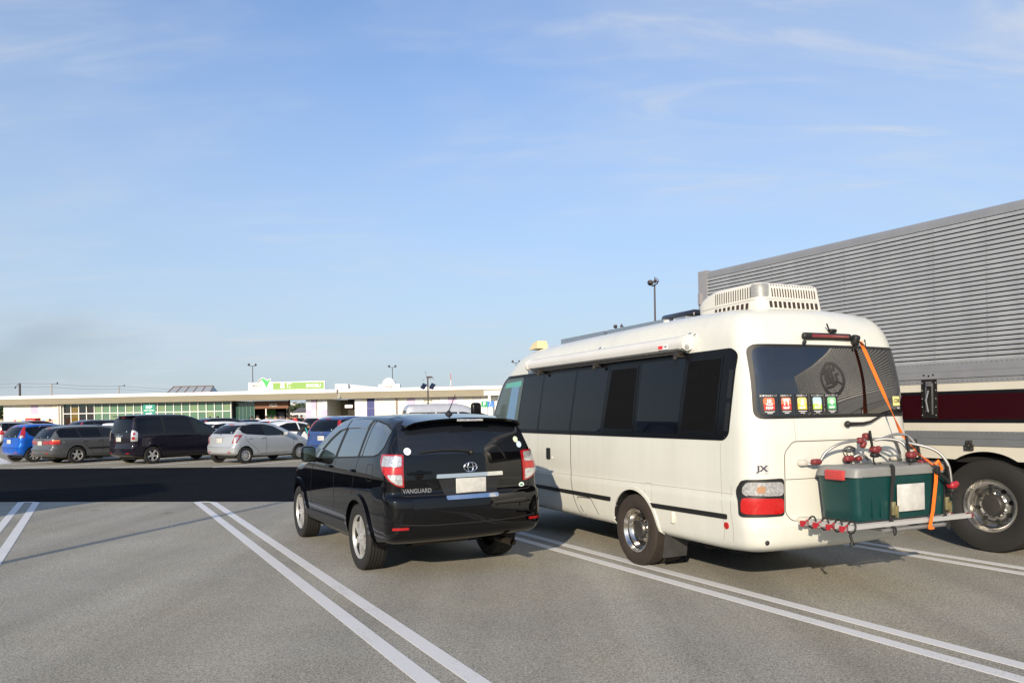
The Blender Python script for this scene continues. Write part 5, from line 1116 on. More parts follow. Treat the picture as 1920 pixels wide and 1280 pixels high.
SPEC['kei'] = dict(y0=-0.45, y1=2.92, wb=2.36, top=[(-0.45, 1.58), (-0.25, 1.625), (0.4, 1.64), (1.2, 1.62), (1.6, 1.52), (2.0, 1.28), (2.25, 1.06), (2.5, 0.98), (2.92, 0.80)],
    wz=[(0.2, 0.68), (0.4, 0.73), (0.8, 0.737), (1.0, 0.73), (1.2, 0.69), (1.45, 0.63), (1.65, 0.57)], rear=[(0.25, 0.06), (0.4, 0.0), (0.95, 0.02), (1.2, 0.06), (1.6, 0.16)],
    dlo=[(2.1, 1.02), (1.8, 1.24), (1.5, 1.42), (1.2, 1.50), (-0.20, 1.52), (-0.28, 1.47), (-0.26, 1.05), (1.0, 1.02)], cuts=[(1.1, 1.02, 0.09), (0.18, 0.14, 0.07)], dl=[0.5, 1.0], glass=[(-0.55, 1.05), (0.55, 1.05), (0.50, 1.50), (-0.50, 1.50)], lampz=(0.80, 1.05), lamp='tallred', tyre=(0.27, 0.155, 0.175), rim=('cover', 7), plate=0.80, bump=0.55)
SPEC['sedan'] = dict(y0=-0.95, y1=3.60, wb=2.65, top=[(-0.95, 1.02), (-0.6, 1.16), (-0.2, 1.34), (0.3, 1.455), (0.8, 1.48), (1.2, 1.44), (1.7, 1.24), (2.1, 1.04), (2.4, 0.97), (3.1, 0.88), (3.60, 0.70)],
    wz=[(0.2, 0.77), (0.4, 0.85), (0.65, 0.87), (0.85, 0.86), (0.98, 0.83), (1.1, 0.76), (1.3, 0.67), (1.48, 0.56)], rear=[(0.3, 0.10), (0.42, 0.0), (0.7, 0.0), (0.95, 0.08), (1.2, 0.2)],
    dlo=[(1.9, 0.98), (1.6, 1.15), (1.2, 1.33), (0.8, 1.40), (0.3, 1.385), (-0.1, 1.28), (-0.36, 1.13), (-0.2, 1.04), (0.6, 1.0)], cuts=[(0.85, 0.80, 0.08)], dl=[0.35, 1.0], glass=[(-0.60, 1.06), (0.60, 1.06), (0.52, 1.30), (-0.52, 1.30)], lampz=(0.76, 0.98), lamp='wedge', tyre=(0.315, 0.195, 0.2), rim=('spoke', 7), plate=0.82, bump=0.58)
SPEC['van'] = dict(y0=-1.20, y1=3.60, wb=2.57, top=[(-1.20, 2.14), (-0.9, 2.21), (0.5, 2.24), (1.7, 2.23), (2.2, 2.12), (2.7, 1.80), (3.1, 1.42), (3.35, 1.12), (3.60, 0.90)],
    wz=[(0.2, 0.78), (0.5, 0.845), (1.1, 0.85), (1.5, 0.80), (1.9, 0.75), (2.25, 0.68)], rear=[(0.25, 0.05), (0.4, 0.0), (1.1, 0.02), (1.8, 0.08), (2.2, 0.15)],
    dlo=[(3.0, 1.15), (2.6, 1.5), (2.3, 1.72), (2.0, 1.78), (-1.0, 1.78), (-1.02, 1.18)], cuts=[(1.75, 1.68, 0.10), (0.5, 0.5, 0.10)], dl=[0.6, 1.2], glass=[(-0.65, 1.15), (0.65, 1.15), (0.60, 1.90), (-0.60, 1.90)], lampz=(0.75, 1.15), lamp='tallred', tyre=(0.32, 0.195, 0.2), rim=('cover', 7), plate=0.85, bump=0.55)
SPEC['suv'] = dict(y0=-0.95, y1=3.55, wb=2.62, top=[(-0.95, 1.56), (-0.7, 1.62), (0.2, 1.67), (0.9, 1.66), (1.35, 1.58), (1.8, 1.36), (2.2, 1.15), (2.5, 1.07), (3.1, 0.98), (3.55, 0.78)],
    wz=[(0.25, 0.80), (0.45, 0.88), (0.7, 0.90), (1.0, 0.89), (1.15, 0.86), (1.4, 0.77), (1.68, 0.64)], rear=[(0.3, 0.10), (0.45, 0.0), (0.7, 0.0), (0.8, 0.05), (1.1, 0.08), (1.35, 0.20), (1.6, 0.36)],
    dlo=[(2.0, 1.12), (1.7, 1.32), (1.35, 1.48), (1.0, 1.55), (0.3, 1.57), (-0.45, 1.53), (-0.60, 1.46), (-0.45, 1.22), (0.8, 1.15)], cuts=[(0.95, 0.88, 0.08), (0.05, 0.0, 0.08)], dl=[0.4, 1.15], glass=[(-0.66, 1.14), (0.66, 1.14), (0.58, 1.54), (-0.58, 1.54)], lampz=(0.98, 1.52), lamp='pillar', tyre=(0.35, 0.225, 0.22), rim=('spoke', 5), plate=0.90, bump=0.66)
WCACHE = {}
def make_car(kind, pt, label, loc, heading, detail=1, group=None, name='parked_car', person_open=False):
    s = SPEC[kind]; root = thing(name, label, 'van' if kind in ('van', 'mpv') else 'car', (loc[0], loc[1], 0), heading, group)
    d = dict(s); d.update(n=(14, 44, 26) if detail else (10, 28, 16), bot=[(s['y0'], 0.30), (s['y0'] + 0.4, 0.24), (s['y1'] - 0.5, 0.22), (s['y1'], 0.28)],
        plan=[(s['y0'], 0.97), (s['y0'] + 0.5, 1.0), (s['y1'] - 0.9, 1.0), (s['y1'], 0.90)], front=[(0.25, 0.1), (0.45, 0.0), (0.8, 0.04), (1.2, 0.1)], reach=0.9, bulge=0.09, crown=0.03)
    m = car_surface(d); B = bvh_of(m); Rt, tw, rr = s['tyre']; wb = s['wb']; tx = s['wz'][2][1] - tw / 2 - 0.01
    cut('body', m, [pt, M_DARK], [(x0, x1, y, Rt + 0.01, Rt + 0.045) for y in (0, wb) for (x0, x1) in ((-1.2, -tx + tw * 0.75), (tx - tw * 0.75, 1.2))], root, 40)
    DL[:] = s['dl']; zs = s['lampz']; bz = s['bump']
    gl = M_GLASS if detail else M_GLASS
    for dd in 'LR':
        if detail: obj('window_surround', patch(B, dd, rpoly([(y + (0.02 if y > 1 else -0.015), z + (0.014 if z > s['dl'][1] + 0.15 else -0.012)) for y, z in s['dlo']], 0.03), 0.005, 0.05, 0), M_RUB, root, 40)
        for i, pl in enumerate(dlo_panes(s['dlo'], s['cuts'])): obj('side_window', patch(B, dd, rpoly(pl, 0.025), 0.010, 0.05, 0.003), M_GLASSF if i == 0 else gl, root, 40)
        if detail:
            g = M(); c0 = s['cuts'][0][0]; c1 = -0.02 if len(s['cuts']) < 2 else s['cuts'][1][0]; zb = s['dl'][1] - 0.05
            af = wb - Rt - 0.12
            strip(B, dd, [(c0, zb), (c0, 0.32)], 0.01, 0.0015, g); strip(B, dd, [(af + 0.15, zb - 0.02), (af + 0.1, 0.6), (af + 0.05, 0.34), (Rt + 0.35, 0.34)], 0.01, 0.0015, g)
            strip(B, dd, [(c1, zb), (c1 + 0.15, 0.75), (Rt + 0.22, 0.50), (Rt + 0.30, 0.34)], 0.01, 0.0015, g)
            strip(B, dd, [(s['y0'] + 0.30, zs[0] - 0.05), (s['y0'] + 0.42, bz - 0.1), (-Rt - 0.06, 0.34)], 0.008, 0.0015, g)
            obj('panel_gap', g, M_DARK, root)
            for y in (c0 - 0.16, c1 + 0.20 if len(s['cuts']) < 2 else c1 + 0.12):
                h = M(); p, _ = project(B, dd, y, zb - 0.09, 0.012); h.cbox(tuple(p), (0.025, 0.18, 0.03), 0.01); obj('door_handle', h, pt, root, 50)
            if s.get('moulding'): obj('door_moulding', patch(B, dd, rect(0.42, wb - 0.42, 0.55, 0.61, 0.02), 0.012, 0.1, 0.012), M_RUB, root, 40)
    if s.get('rails'):
        rl = M()
        for x in (-0.52, 0.52):
            z0 = project(B, 'T', x, 0.2, 0)[0].z; rl.tube([(x, -0.75, z0 - 0.02), (x, -0.68, z0 + 0.035), (x, 1.05, z0 + 0.04), (x, 1.15, z0 - 0.01)], 0.014, 6)
        obj('roof_rail', rl, M_ALU, root)
    obj('rear_window', patch(B, 'B', rpoly(s['glass'], 0.06), 0.005, 0.08, 0.003), M_GLASS, root, 40)
    obj('windscreen', patch(B, 'F', rpoly([(-0.62, s['dl'][1] - 0.02), (0.62, s['dl'][1] - 0.02), (0.54, s['dlo'][3][1]), (-0.54, s['dlo'][3][1])], 0.06), 0.005, 0.12, 0), M_GLASSF, root, 40)
    hwid = s['wz'][2][1]
    for sg in (-1, 1):
        f = lambda pts: pts if sg > 0 else [(-u, z) for u, z in reversed(pts)]
        dv = -40.0 if sg > 0 else 40.0
        cu = lambda x, y: x * math.cos(R(40)) + (-y) * -math.sin(R(40)) * -1 if False else x * math.cos(R(40)) + y * math.sin(R(40))
        yr = s['y0'] + 0.14; c = cu(hwid * 0.93, yr)
        if s['lamp'] == 'wedge':
            L = obj('tail_lamp', patch(B, dv, rpoly(f([(c - 0.13, zs[0]), (c + 0.04, zs[0] + 0.03), (c + 0.20, zs[1]), (c - 0.02, zs[1] - 0.01)]), 0.02), 0.012, 0.04, 0.012), M_RED, root, 40)
            obj('clear_lens', patch(B, dv, rpoly(f([(c - 0.08, zs[0] + 0.03), (c + 0.02, zs[0] + 0.05), (c + 0.12, zs[1] - 0.05), (c - 0.0, zs[1] - 0.06)]), 0.02), 0.016, 0.04, 0.003), M_CLEAR, L, 40)
        elif s['lamp'] == 'pillar':
            L = obj('tail_lamp', patch(B, dv, rpoly(f([(c - 0.10, zs[0]), (c + 0.10, zs[0] + 0.02), (c + 0.09, zs[0] + 0.22), (c + 0.02, zs[1]), (c - 0.075, zs[1] - 0.01), (c - 0.06, zs[0] + 0.2)]), 0.02), 0.012, 0.04, 0.012), M_RED, root, 40)
            obj('clear_lens', patch(B, dv, rect(c - 0.07, c + 0.05, zs[0] + 0.02, zs[0] + 0.10, 0.02) if sg > 0 else rect(-c - 0.05, -c + 0.07, zs[0] + 0.02, zs[0] + 0.10, 0.02), 0.016, 0.04, 0.003), M_CLEAR, L, 40)
        elif s['lamp'] in ('tallclear', 'tallred'):
            L = obj('tail_lamp', patch(B, dv, rpoly(f([(c - 0.10, zs[0]), (c + 0.12, zs[0]), (c + 0.12, zs[1] - 0.08), (c + 0.02, zs[1]), (c - 0.08, zs[1])]), 0.03), 0.014, 0.04, 0.014), M_CLEAR if s['lamp'] == 'tallclear' else M_RED, root, 40)
            for k in range(2): obj('lamp_unit', patch(B, dv, [(sg * (c + 0.0) + 0.055 * math.cos(a), zs[0] + 0.11 + k * 0.16 + 0.055 * math.sin(a)) for a in np.linspace(0, 2 * math.pi, 14, endpoint=False)], 0.017, 0.05, 0.002), M_RED if s['lamp'] == 'tallclear' else M_REDB, L, 40)
        elif s['lamp'] == 'wide':
            obj('tail_lamp', patch(B, dv, rpoly(f([(c - 0.14, zs[0]), (c + 0.20, zs[0]), (c + 0.20, zs[1]), (c - 0.14, zs[1] - 0.03)]), 0.03), 0.012, 0.04, 0.012), M_REDB, root, 40)
            obj('tail_lamp_bar', patch(B, 'B', rect(min(sg * 0.22, sg * 0.62), max(sg * 0.22, sg * 0.62), zs[0], zs[1] - 0.04, 0.02), 0.010, 0.06, 0.01), M_RED, root, 40)
            obj('turn_lens', patch(B, dv, rpoly(f([(c - 0.02, zs[1] - 0.055), (c + 0.19, zs[1] - 0.055), (c + 0.19, zs[1] - 0.008), (c - 0.02, zs[1] - 0.015)]), 0.01), 0.016, 0.04, 0.003), M_AMB, root, 40)
        if detail: obj('reflector', patch(B, 'B', rect(min(sg * 0.48, sg * 0.64), max(sg * 0.48, sg * 0.64), 0.40, 0.435, 0.01), 0.008, 0.06, 0.008), M_RED, root, 40)
        mr = M(); ym = s['dlo'][0][0] - 0.22; zm = s['dlo'][0][1] + 0.06; xm = hwid - 0.02
        mr.cbox((sg * (xm + 0.12), ym, zm), (0.22, 0.11, 0.15), 0.045, seg=3); mr.box((sg * xm, ym + 0.02, zm - 0.05), (0.12, 0.05, 0.05)); obj('door_mirror', mr, M_CHROME if s.get('chrome') else pt, root, 50)
        obj('headlamp', patch(B, 'F', rect(min(sg * 0.40, sg * 0.70), max(sg * 0.40, sg * 0.70), 0.62, 0.76, 0.04), 0.008, 0.08, 0.006), M_CLEAR, root, 40)
    p, _ = project(B, 'B', 0, s['plate'], 0.012); plate(root, tuple(p))
    if detail:
        pl = text_m('12-34', 0.10, lambda a, b, h: (p.x + a, p.y - 0.0075, p.z - 0.025 + b), 0) if False else None
        g = M(); strip(B, 'B', [(-hwid * 0.78, zs[0] + 0.1), (-hwid * 0.76, bz + 0.02), (-hwid * 0.7, bz), (hwid * 0.7, bz), (hwid * 0.76, bz + 0.02), (hwid * 0.78, zs[0] + 0.1)], 0.01, 0.0015, g); obj('panel_gap', g, M_DARK, root)
        p, _ = project(B, 'B', 0, s['plate'] + 0.125, 0.016); k = M(); k.cbox(tuple(p), (0.62 if s.get('chrome') else 0.50, 0.02, 0.035), 0.01); obj('plate_garnish', k, M_CHROME if s.get('chrome') else pt, root, 40)
        p, _ = project(B, 'B', 0, s['plate'] + 0.19, 0.008); obj('emblem', emblem_ring(tuple(p), 0.055, 0.036, 0.005), M_CHROME, root)
        w = M(); zg = s['glass'][0][1] + 0.03; pts = [tuple(project(B, 'B', x, z, 0.02)[0]) for x, z in ((0.0, zg - 0.03), (-0.2, zg + 0.01), (-0.42, zg + 0.02))]; w.tube(pts, [0.018, 0.012, 0.006], 6); obj('rear_wiper', w, M_RUB, root)
        zt = s['glass'][2][1] + 0.03; p, _ = project(B, 'B', 0, zt, 0.01); k = M(); k.cbox(tuple(p), (0.26, 0.03, 0.03), 0.01); obj('high_brake_lamp', k, M_RED, root, 40)
        for (x, z, c) in ((0.46, s['glass'][0][1] + 0.05, (0.35, 0.5, 0.6)),):
            obj('sticker', patch(B, 'B', [(x + 0.022 * math.cos(a), z + 0.022 * math.sin(a)) for a in np.linspace(0, 6.28, 12, endpoint=False)], 0.008, 0.06, 0), P('stk_%d' % (c[0] * 100), c, 0.5), root)
    if s.get('spoiler'):
        k = M(); zt = s['glass'][2][1] + 0.075; p, _ = project(B, 'B', 0, zt, 0); k.cbox((0, p.y + 0.0, zt + 0.01), (1.16, 0.34, 0.035), 0.015); obj('roof_spoiler', k, pt, root, 50)
    ub = M(); ub.bb(-0.5, 0.5, s['y0'] + 0.35, s['y1'] - 0.4, 0.18, 0.32); obj('underbody', ub, M_DARK, root)
    key = (kind,)
    if key not in WCACHE: WCACHE[key] = (tyre_mesh(Rt, tw, rr, M_TYRE, 28, 3), rim_mesh(tw, rr, s['rim'][1], M_ALLOY, M_DARK, s['rim'][0], 0.6))
    put_wheels(root, [(-tx, 0, Rt), (tx, 0, Rt), (-tx, wb, Rt), (tx, wb, Rt)], *WCACHE[key])
    return root
def at_rr(p, kind, h):
    s = SPEC[kind]; tx = s['wz'][2][1] - 0.02; t = R(h); return (p[0] - math.cos(t) * tx, p[1] + math.sin(t) * tx)
def pxy(px, Y):      # ground point in the column px of the photograph at depth Y
    return ((px - 960) / FPX * Y, Y)
G1 = 'cars parked along the far side of the aisle'; G2 = 'cars parked in the rows behind'
make_car('hatch', paint('silver', (0.42, 0.45, 0.48), 0.35, 0.30), 'silver hatchback with large dark rear window parked in the far row', at_rr((-9.70, 27.73), 'hatch', 33), 33, 1, G1)
make_car('mpv', paint('purple_black', (0.010, 0.008, 0.016), 0.3), 'dark purple-black minivan with clear tail lamps in the far row', at_rr((-13.42, 28.46), 'mpv', 34), 34, 1, G1)
make_car('wagon', paint('gunmetal', (0.105, 0.112, 0.12), 0.35), 'dark grey estate car with roof rails and red tail-lamp bar', at_rr((-16.89, 29.59), 'wagon', 34), 34, 1, G1)
make_car('tall', paint('bright_blue', (0.008, 0.10, 0.50), 0.3), 'bright blue hatchback with tall red lamps beside the rear window', at_rr((-19.30, 30.75), 'tall', 34), 34, 1, G1)
make_car('suv', paint('pale_blue', (0.05, 0.10, 0.28), 0.5), 'blue crossover with tall red lamps half hidden by the black SUV', at_rr((-5.5, 27.05), 'suv', 34), 34, 1, G1)
make_car('kei', paint('light_silver', (0.55, 0.55, 0.56), 0.6), 'small boxy silver car at the left edge of the picture', at_rr((-32.2, 48.6), 'kei', 34), 34, 1, G2)
make_car('suv', paint('maroon', (0.10, 0.008, 0.015), 0.4), 'dark maroon car whose roof shows above the blue hatchback', pxy(48, 55), 40, 0, G2)
make_car('suv', paint('slate', (0.03, 0.033, 0.045), 0.5), 'slate crossover behind the grey estate car, left of its pair', pxy(163, 41), 34, 0, G2)
make_car('suv', paint('dark_navy', (0.008, 0.012, 0.03), 0.4), 'dark navy crossover behind the grey estate car, right of its pair', pxy(186, 43), 34, 0, G2)
make_car('hatch', paint('white', (0.78, 0.78, 0.78), 0.0), 'white hatchback roof showing between the estate car and the minivan', pxy(196, 36), 34, 0, G2)
make_car('suv', paint('deep_black', (0.005, 0.005, 0.006), 0.1), 'black car behind the nose of the dark minivan', pxy(392, 41), 36, 0, G2)
make_car('hatch', paint('white', (0.78, 0.78, 0.78), 0.0), 'white hatchback showing between the dark minivan and the silver hatchback', pxy(388, 35), 36, 0, G2)
make_car('tall', paint('ink_blue', (0.01, 0.016, 0.06), 0.4), 'ink blue car whose roof shows above the silver hatchback', pxy(450, 47), 36, 0, G2)
make_car('tall', paint('pearl', (0.70, 0.71, 0.74), 0.1), 'pearl white car whose roof shows in front of the crowd', pxy(500, 44), 40, 0, G2)
make_car('sedan', paint('white', (0.78, 0.78, 0.78), 0.0), 'white saloon with a man leaning at its door behind the silver hatchback', pxy(513, 34.5), 42, 0, G2)
make_car('suv', paint('cream_white', (0.74, 0.72, 0.66), 0.0), 'cream white estate car in front of the purple chequered pillar', pxy(598, 48), 36, 0, G2)
make_car('suv', paint('slate', (0.03, 0.033, 0.045), 0.5), 'slate crossover just left of the black SUV roof', pxy(640, 46), 36, 0, G2)
make_car('van', paint('light_silver', (0.55, 0.55, 0.56), 0.6), 'large high-roofed silver van showing above the black SUV roof', pxy(795, 40.5), 74, 0, G2)
make_car('sedan', paint('white', (0.78, 0.78, 0.78), 0.0), 'white saloon showing beside the cream bus windscreen', pxy(892, 47), 60, 0, G2)

# ------------------------------------------------------------------ rest-area building
BH = 8.5; BO = (-23.06, 68.0, 0)
def make_building():
    root = thing('rest_area_building', 'long low white rest-area building with glazed front and overhanging roof', 'building', BO, BH)
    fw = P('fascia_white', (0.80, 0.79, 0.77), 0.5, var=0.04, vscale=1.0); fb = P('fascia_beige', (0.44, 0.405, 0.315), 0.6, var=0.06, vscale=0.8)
    wall = P('wall_cream', (0.78, 0.76, 0.67), 0.6, var=0.05, vscale=1.0)
    for (x0, x1, dz) in ((-27.5, 7.78, 0.0), (8.0, 30, 0.03)):
        m = M(); m.bb(x0, x1, 0, 0.10, 3.70 + dz, 3.975 + dz); o = obj('roof_fascia', m, fw, root)
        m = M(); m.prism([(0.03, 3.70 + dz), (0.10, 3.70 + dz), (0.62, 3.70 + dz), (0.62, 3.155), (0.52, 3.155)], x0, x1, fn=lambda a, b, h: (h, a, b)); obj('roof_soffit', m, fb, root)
        m = M(); m.bb(x0, x1, 0.10, 16, 3.72 + dz, 3.955 + dz); obj('roof_slab', m, P('roof_grey', (0.45, 0.45, 0.44), 0.8), root)
    m = M(); m.bb(7.78, 8.0, 0.25, 16, 3.2, 3.9); obj('roof_joint', m, P('joint_grey', (0.30, 0.29, 0.26), 0.7), root)
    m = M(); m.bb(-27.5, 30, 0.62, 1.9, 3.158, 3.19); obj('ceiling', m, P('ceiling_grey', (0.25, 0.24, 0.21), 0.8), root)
    # left solid block with coloured panels
    m = M(); m.bb(-26.1, -20.2, 1.25, 14, 0, 3.155); obj('wall', m, wall, root)
    pal = {'w': P('panel_white', (0.80, 0.80, 0.78), 0.5), 'c': P('panel_cream', (0.80, 0.77, 0.62), 0.5), 'p': P('panel_lilac', (0.50, 0.40, 0.55), 0.5), 'g': P('panel_grey', (0.68, 0.65, 0.62), 0.5), 'b': P('panel_navy', (0.025, 0.035, 0.17), 0.5), 'l': P('panel_pale_lilac', (0.66, 0.60, 0.68), 0.5)}
    def panel(x0, x1, z0, z1, c):
        m = M(); m.bb(x0 + 0.008, x1 - 0.008, 1.20, 1.25, z0 + 0.008, z1 - 0.008); obj('wall_panel', m, pal[c], root)
    xs = np.linspace(-26.1, -20.2, 9)
    for i, c in enumerate('wwccpwgc'): panel(xs[i], xs[i + 1], 2.30, 3.15, c)
    for i, c in enumerate('wcwcwcwc'): panel(xs[i], xs[i + 1], 0.0, 2.29, c)
    # notice boards
    cols = [(0.30, 0.55, 0.22), (0.65, 0.30, 0.25), (0.70, 0.62, 0.35), (0.75, 0.08, 0.06), (0.35, 0.55, 0.65), (0.75, 0.6, 0.15), (0.2, 0.4, 0.7), (0.75, 0.45, 0.2)]
    for i in range(6):
        x = -25.4 + i * 0.86; m = M(); m.bb(x, x + 0.80, 1.13, 1.17, 0.9, 1.90); o = obj('notice_board', m, P('board_white', (0.75, 0.76, 0.76), 0.4), root)
        for k in range(4): q_ = M(); xx = x + 0.06 + (k % 2) * 0.38; zz = 1.0 + (k // 2) * 0.42; q_.bb(xx, xx + 0.30, 1.12, 1.129, zz, zz + 0.34); obj('notice', q_, P('notice_%d' % ((i * 3 + k) % 8), cols[(i * 3 + k) % 8], 0.5), o)
    m = M(); m.bb(-20.2, -19.86, 1.0, 1.5, 0, 3.155); obj('pillar', m, wall, root); m = M(); m.bb(-20.1, -19.95, 0.985, 0.998, 0, 3.155); obj('downpipe', m, P('pipe_brown', (0.22, 0.18, 0.17), 0.6), root)
    # glazed front
    n = 21; X0, X1 = -19.80, -2.82; w = (X1 - X0) / n
    frame = P('frame_white', (0.76, 0.76, 0.74), 0.4)
    teal = [P('pane_teal%d' % k, c, 0.06, coat=0.6, var=0.12, vscale=2.5) for k, c in enumerate([(0.10, 0.20, 0.125), (0.12, 0.22, 0.14), (0.17, 0.25, 0.14), (0.09, 0.18, 0.125)])]
    dk = [P('pane_dark%d' % k, c, 0.05, coat=0.8) for k, c in enumerate([(0.02, 0.02, 0.016), (0.14, 0.10, 0.02), (0.015, 0.018, 0.018), (0.02, 0.014, 0.012)])]
    top = P('pane_top', (0.04, 0.11, 0.075), 0.08, coat=0.6)
    m = M(); m.bb(X0, X1, 1.42, 1.50, 0, 3.155); obj('curtain_wall', m, P('interior_dark', (0.03, 0.04, 0.035), 0.8), root)
    for i in range(n):
        for (z0, z1) in ((0.08, 2.21), (2.29, 2.86)):
            m = M(); m.bb(X0 + i * w + 0.035, X0 + (i + 1) * w - 0.035, 1.33, 1.345, z0, z1)
            obj('window_pane', m, dk[i % 4] if i < 4 else teal[(i * 7 + (z0 > 1) * 2) % 4], root)
        m = M(); m.bb(X0 + i * w + 0.035, X0 + (i + 1) * w - 0.035, 1.33, 1.345, 2.864, 3.155); obj('window_pane', m, top, root)
    for i in range(n + 1): m = M(); x = X0 + i * w; m.bb(x - 0.034, x + 0.034, 1.24, 1.40, 0, 3.155); obj('mullion', m, frame, root)
    m = M(); m.bb(X0, X1, 1.235, 1.40, 2.215, 2.285); obj('transom', m, frame, root)
    m = M(); m.bb(X0, X1, 1.235, 1.40, 0, 0.075); obj('sill', m, frame, root)
    # entrance recess
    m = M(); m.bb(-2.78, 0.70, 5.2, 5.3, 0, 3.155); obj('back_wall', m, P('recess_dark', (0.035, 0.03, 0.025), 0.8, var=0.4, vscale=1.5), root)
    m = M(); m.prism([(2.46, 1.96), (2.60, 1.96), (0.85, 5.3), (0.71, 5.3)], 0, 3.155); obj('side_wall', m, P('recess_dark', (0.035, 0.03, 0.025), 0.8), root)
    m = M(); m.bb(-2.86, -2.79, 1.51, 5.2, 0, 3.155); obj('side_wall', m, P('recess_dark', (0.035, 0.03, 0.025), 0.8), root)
    gg = P('door_glass', (0.03, 0.075, 0.065), 0.04, coat=0.8); gf = P('door_frame_green', (0.22, 0.34, 0.26), 0.35, 0.3)
    for i in range(5):
        x = -2.70 + i * 0.37; m = M(); m.bb(x, x + 0.33, 1.92, 1.935, 0, 2.95); obj('entrance_pane', m, gg, root)
        m = M(); m.bb(x + 0.335, x + 0.365, 1.88, 1.95, 0, 2.95); obj('entrance_post', m, gf, root)
    m = M(); m.bb(-2.74, -0.84, 1.88, 1.95, 2.96, 3.0); obj('entrance_head', m, gf, root)
    m = M(); m.bb(-0.80, 2.45, 1.86, 1.95, 2.42, 3.12); o = obj('shop_sign', m, P('sign_brown', (0.16, 0.06, 0.025), 0.5, var=0.25, vscale=2), root)
    obj('sign_text', text_m('MISAN', 0.42, lambda a, b, h: (1.0 + a, 1.855 - h, 2.72 + b), 0.004, sx=0.62, bold=0.01), P('sign_cream', (0.55, 0.52, 0.45), 0.5), o)
    m = M(); m.bb(-0.70, 0.18, 4.0, 4.05, 0, 2.4); obj('green_display', m, P('display_green', (0.06, 0.22, 0.06), 0.6, var=0.5, vscale=3), root)
    m = M(); m.bb(0.20, 0.30, 1.9, 2.0, 0, 2.42); obj('post', m, frame, root)
    sh = M(); [sh.bb(-0.6, 0.9, 4.2, 4.6, z, z + 0.05) for z in (0.8, 1.2, 1.6, 2.0)]; obj('shop_shelf', sh, P('shelf_grey', (0.3, 0.3, 0.28), 0.6), root)
    m = M(); m.bb(0.5, 1.1, 3.9, 4.0, 0.1, 2.1); obj('inner_door', m, P('inner_door_grey', (0.06, 0.06, 0.07), 0.5), root)
    # chequered pillar
    m = M(); m.bb(4.42, 6.42, 1.25, 9, 0, 3.155); obj('wall', m, wall, root)
    px_ = np.linspace(4.42, 6.42, 5)
    for i, c in enumerate('wpgw'): panel(px_[i], px_[i + 1], 2.29, 3.15, c)
    for i, c in enumerate('pgwp'): panel(px_[i], px_[i + 1], 1.40, 2.28, c)
    for i, c in enumerate('gwpg'): panel(px_[i], px_[i + 1], 0.0, 1.39, c)
    m = M(); m.bb(5.40, 5.50, 1.17, 1.198, 0, 3.15); obj('downpipe', m, P('pipe_brown', (0.22, 0.18, 0.17), 0.6), root)
    # lavatory entrance
    m = M(); m.bb(6.42, 9.0, 4.6, 4.7, 0, 3.155); obj('back_wall', m, P('lobby_beige', (0.28, 0.24, 0.16), 0.7, var=0.2), root)
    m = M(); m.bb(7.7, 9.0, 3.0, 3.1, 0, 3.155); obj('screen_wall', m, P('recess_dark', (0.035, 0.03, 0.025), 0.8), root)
    m = M(); m.bb(8.2, 8.9, 0.9, 0.95, 2.35, 2.62); obj('lavatory_sign', m, fw, root)
    m = M(); m.bb(9.0, 30, 1.25, 9, 0, 3.155); obj('wall', m, wall, root)
    bx = [9.0, 9.72, 10.13, 10.83, 11.5, 12.2, 12.78, 13.8, 14.53, 15.3, 16.0, 16.75, 17.5, 18.24, 19.0, 19.7, 20.4, 21.2, 22.0, 22.8, 23.6]
    for i, (c, c2) in enumerate(zip('wcbwwwcpwcgwpwcgwwcw', 'wlbccwclwcwwlwcwwwcw')):
        panel(bx[i], bx[i + 1], 2.29, 3.15, c); panel(bx[i], bx[i + 1], 0.0, 2.28, c2)
    m = M(); m.bb(12.80, 12.94, 1.05, 1.198, 0, 3.155); obj('downpipe', m, P('pipe_brown', (0.22, 0.18, 0.17), 0.6), root)
    m = M(); m.bb(20.95, 24, -0.12, -0.004, 3.20, 3.60); m.bb(21.3, 21.5, -0.10, 0.02, 0, 3.20); obj('side_canopy', m, fw, root)
    # roof structures
    m = M(); m.add([(-9.35, 1.5, 3.96), (-5.0, 1.5, 3.96), (-5.0, 3.1, 3.96), (-9.35, 3.1, 3.96), (-9.15, 2.4, 4.62), (-5.15, 2.4, 4.62)], [(0, 1, 5, 4), (1, 2, 5), (2, 3, 4, 5), (3, 0, 4)])
    sk = obj('skylight', m, P('skylight_glass', (0.30, 0.33, 0.36), 0.25, 0.2, coat=0.5), root)
    for i in range(6):
        t_ = i / 5; a = Vector((-9.35 + 4.35 * t_, 1.48, 3.965)); b = Vector((-9.15 + 4.0 * t_, 2.38, 4.635)); k = M(); k.tube([a, b], 0.045, 6); obj('skylight_bar', k, P('bar_brown', (0.16, 0.12, 0.11), 0.5), sk)
    k = M(); k.tube([(-9.2, 2.38, 4.64), (-5.1, 2.38, 4.64)], 0.05, 6); obj('skylight_ridge', k, P('bar_brown', (0.16, 0.12, 0.11), 0.5), sk)
    m = M(); m.prism([(7.7, 3.99), (7.7, 4.42), (8.5, 4.46), (12.2, 4.03)], 1.2, 6, fn=lambda a, b, h: (a, h, b)); obj('roof_house', m, P('roofhouse_grey', (0.42, 0.45, 0.50), 0.6), root)
    m = M(); m.bb(7.4, 8.55, 0.7, 1.195, 3.99, 4.47); obj('roof_parapet', m, fw, root)
    m = M(); m.bb(9.3, 11.4, 7.0, 7.4, 4.0, 4.62); m.lathe([(7.0, 0.6), (7.4, 0.6), (7.4, 0.001)], 24, 'y', (10.3, 0, 4.62)); m.lathe([(7.0, 0.001), (7.0, 0.6)], 24, 'y', (10.3, 0, 4.62)); obj('roof_gable', m, fw, root, 30)
make_building()
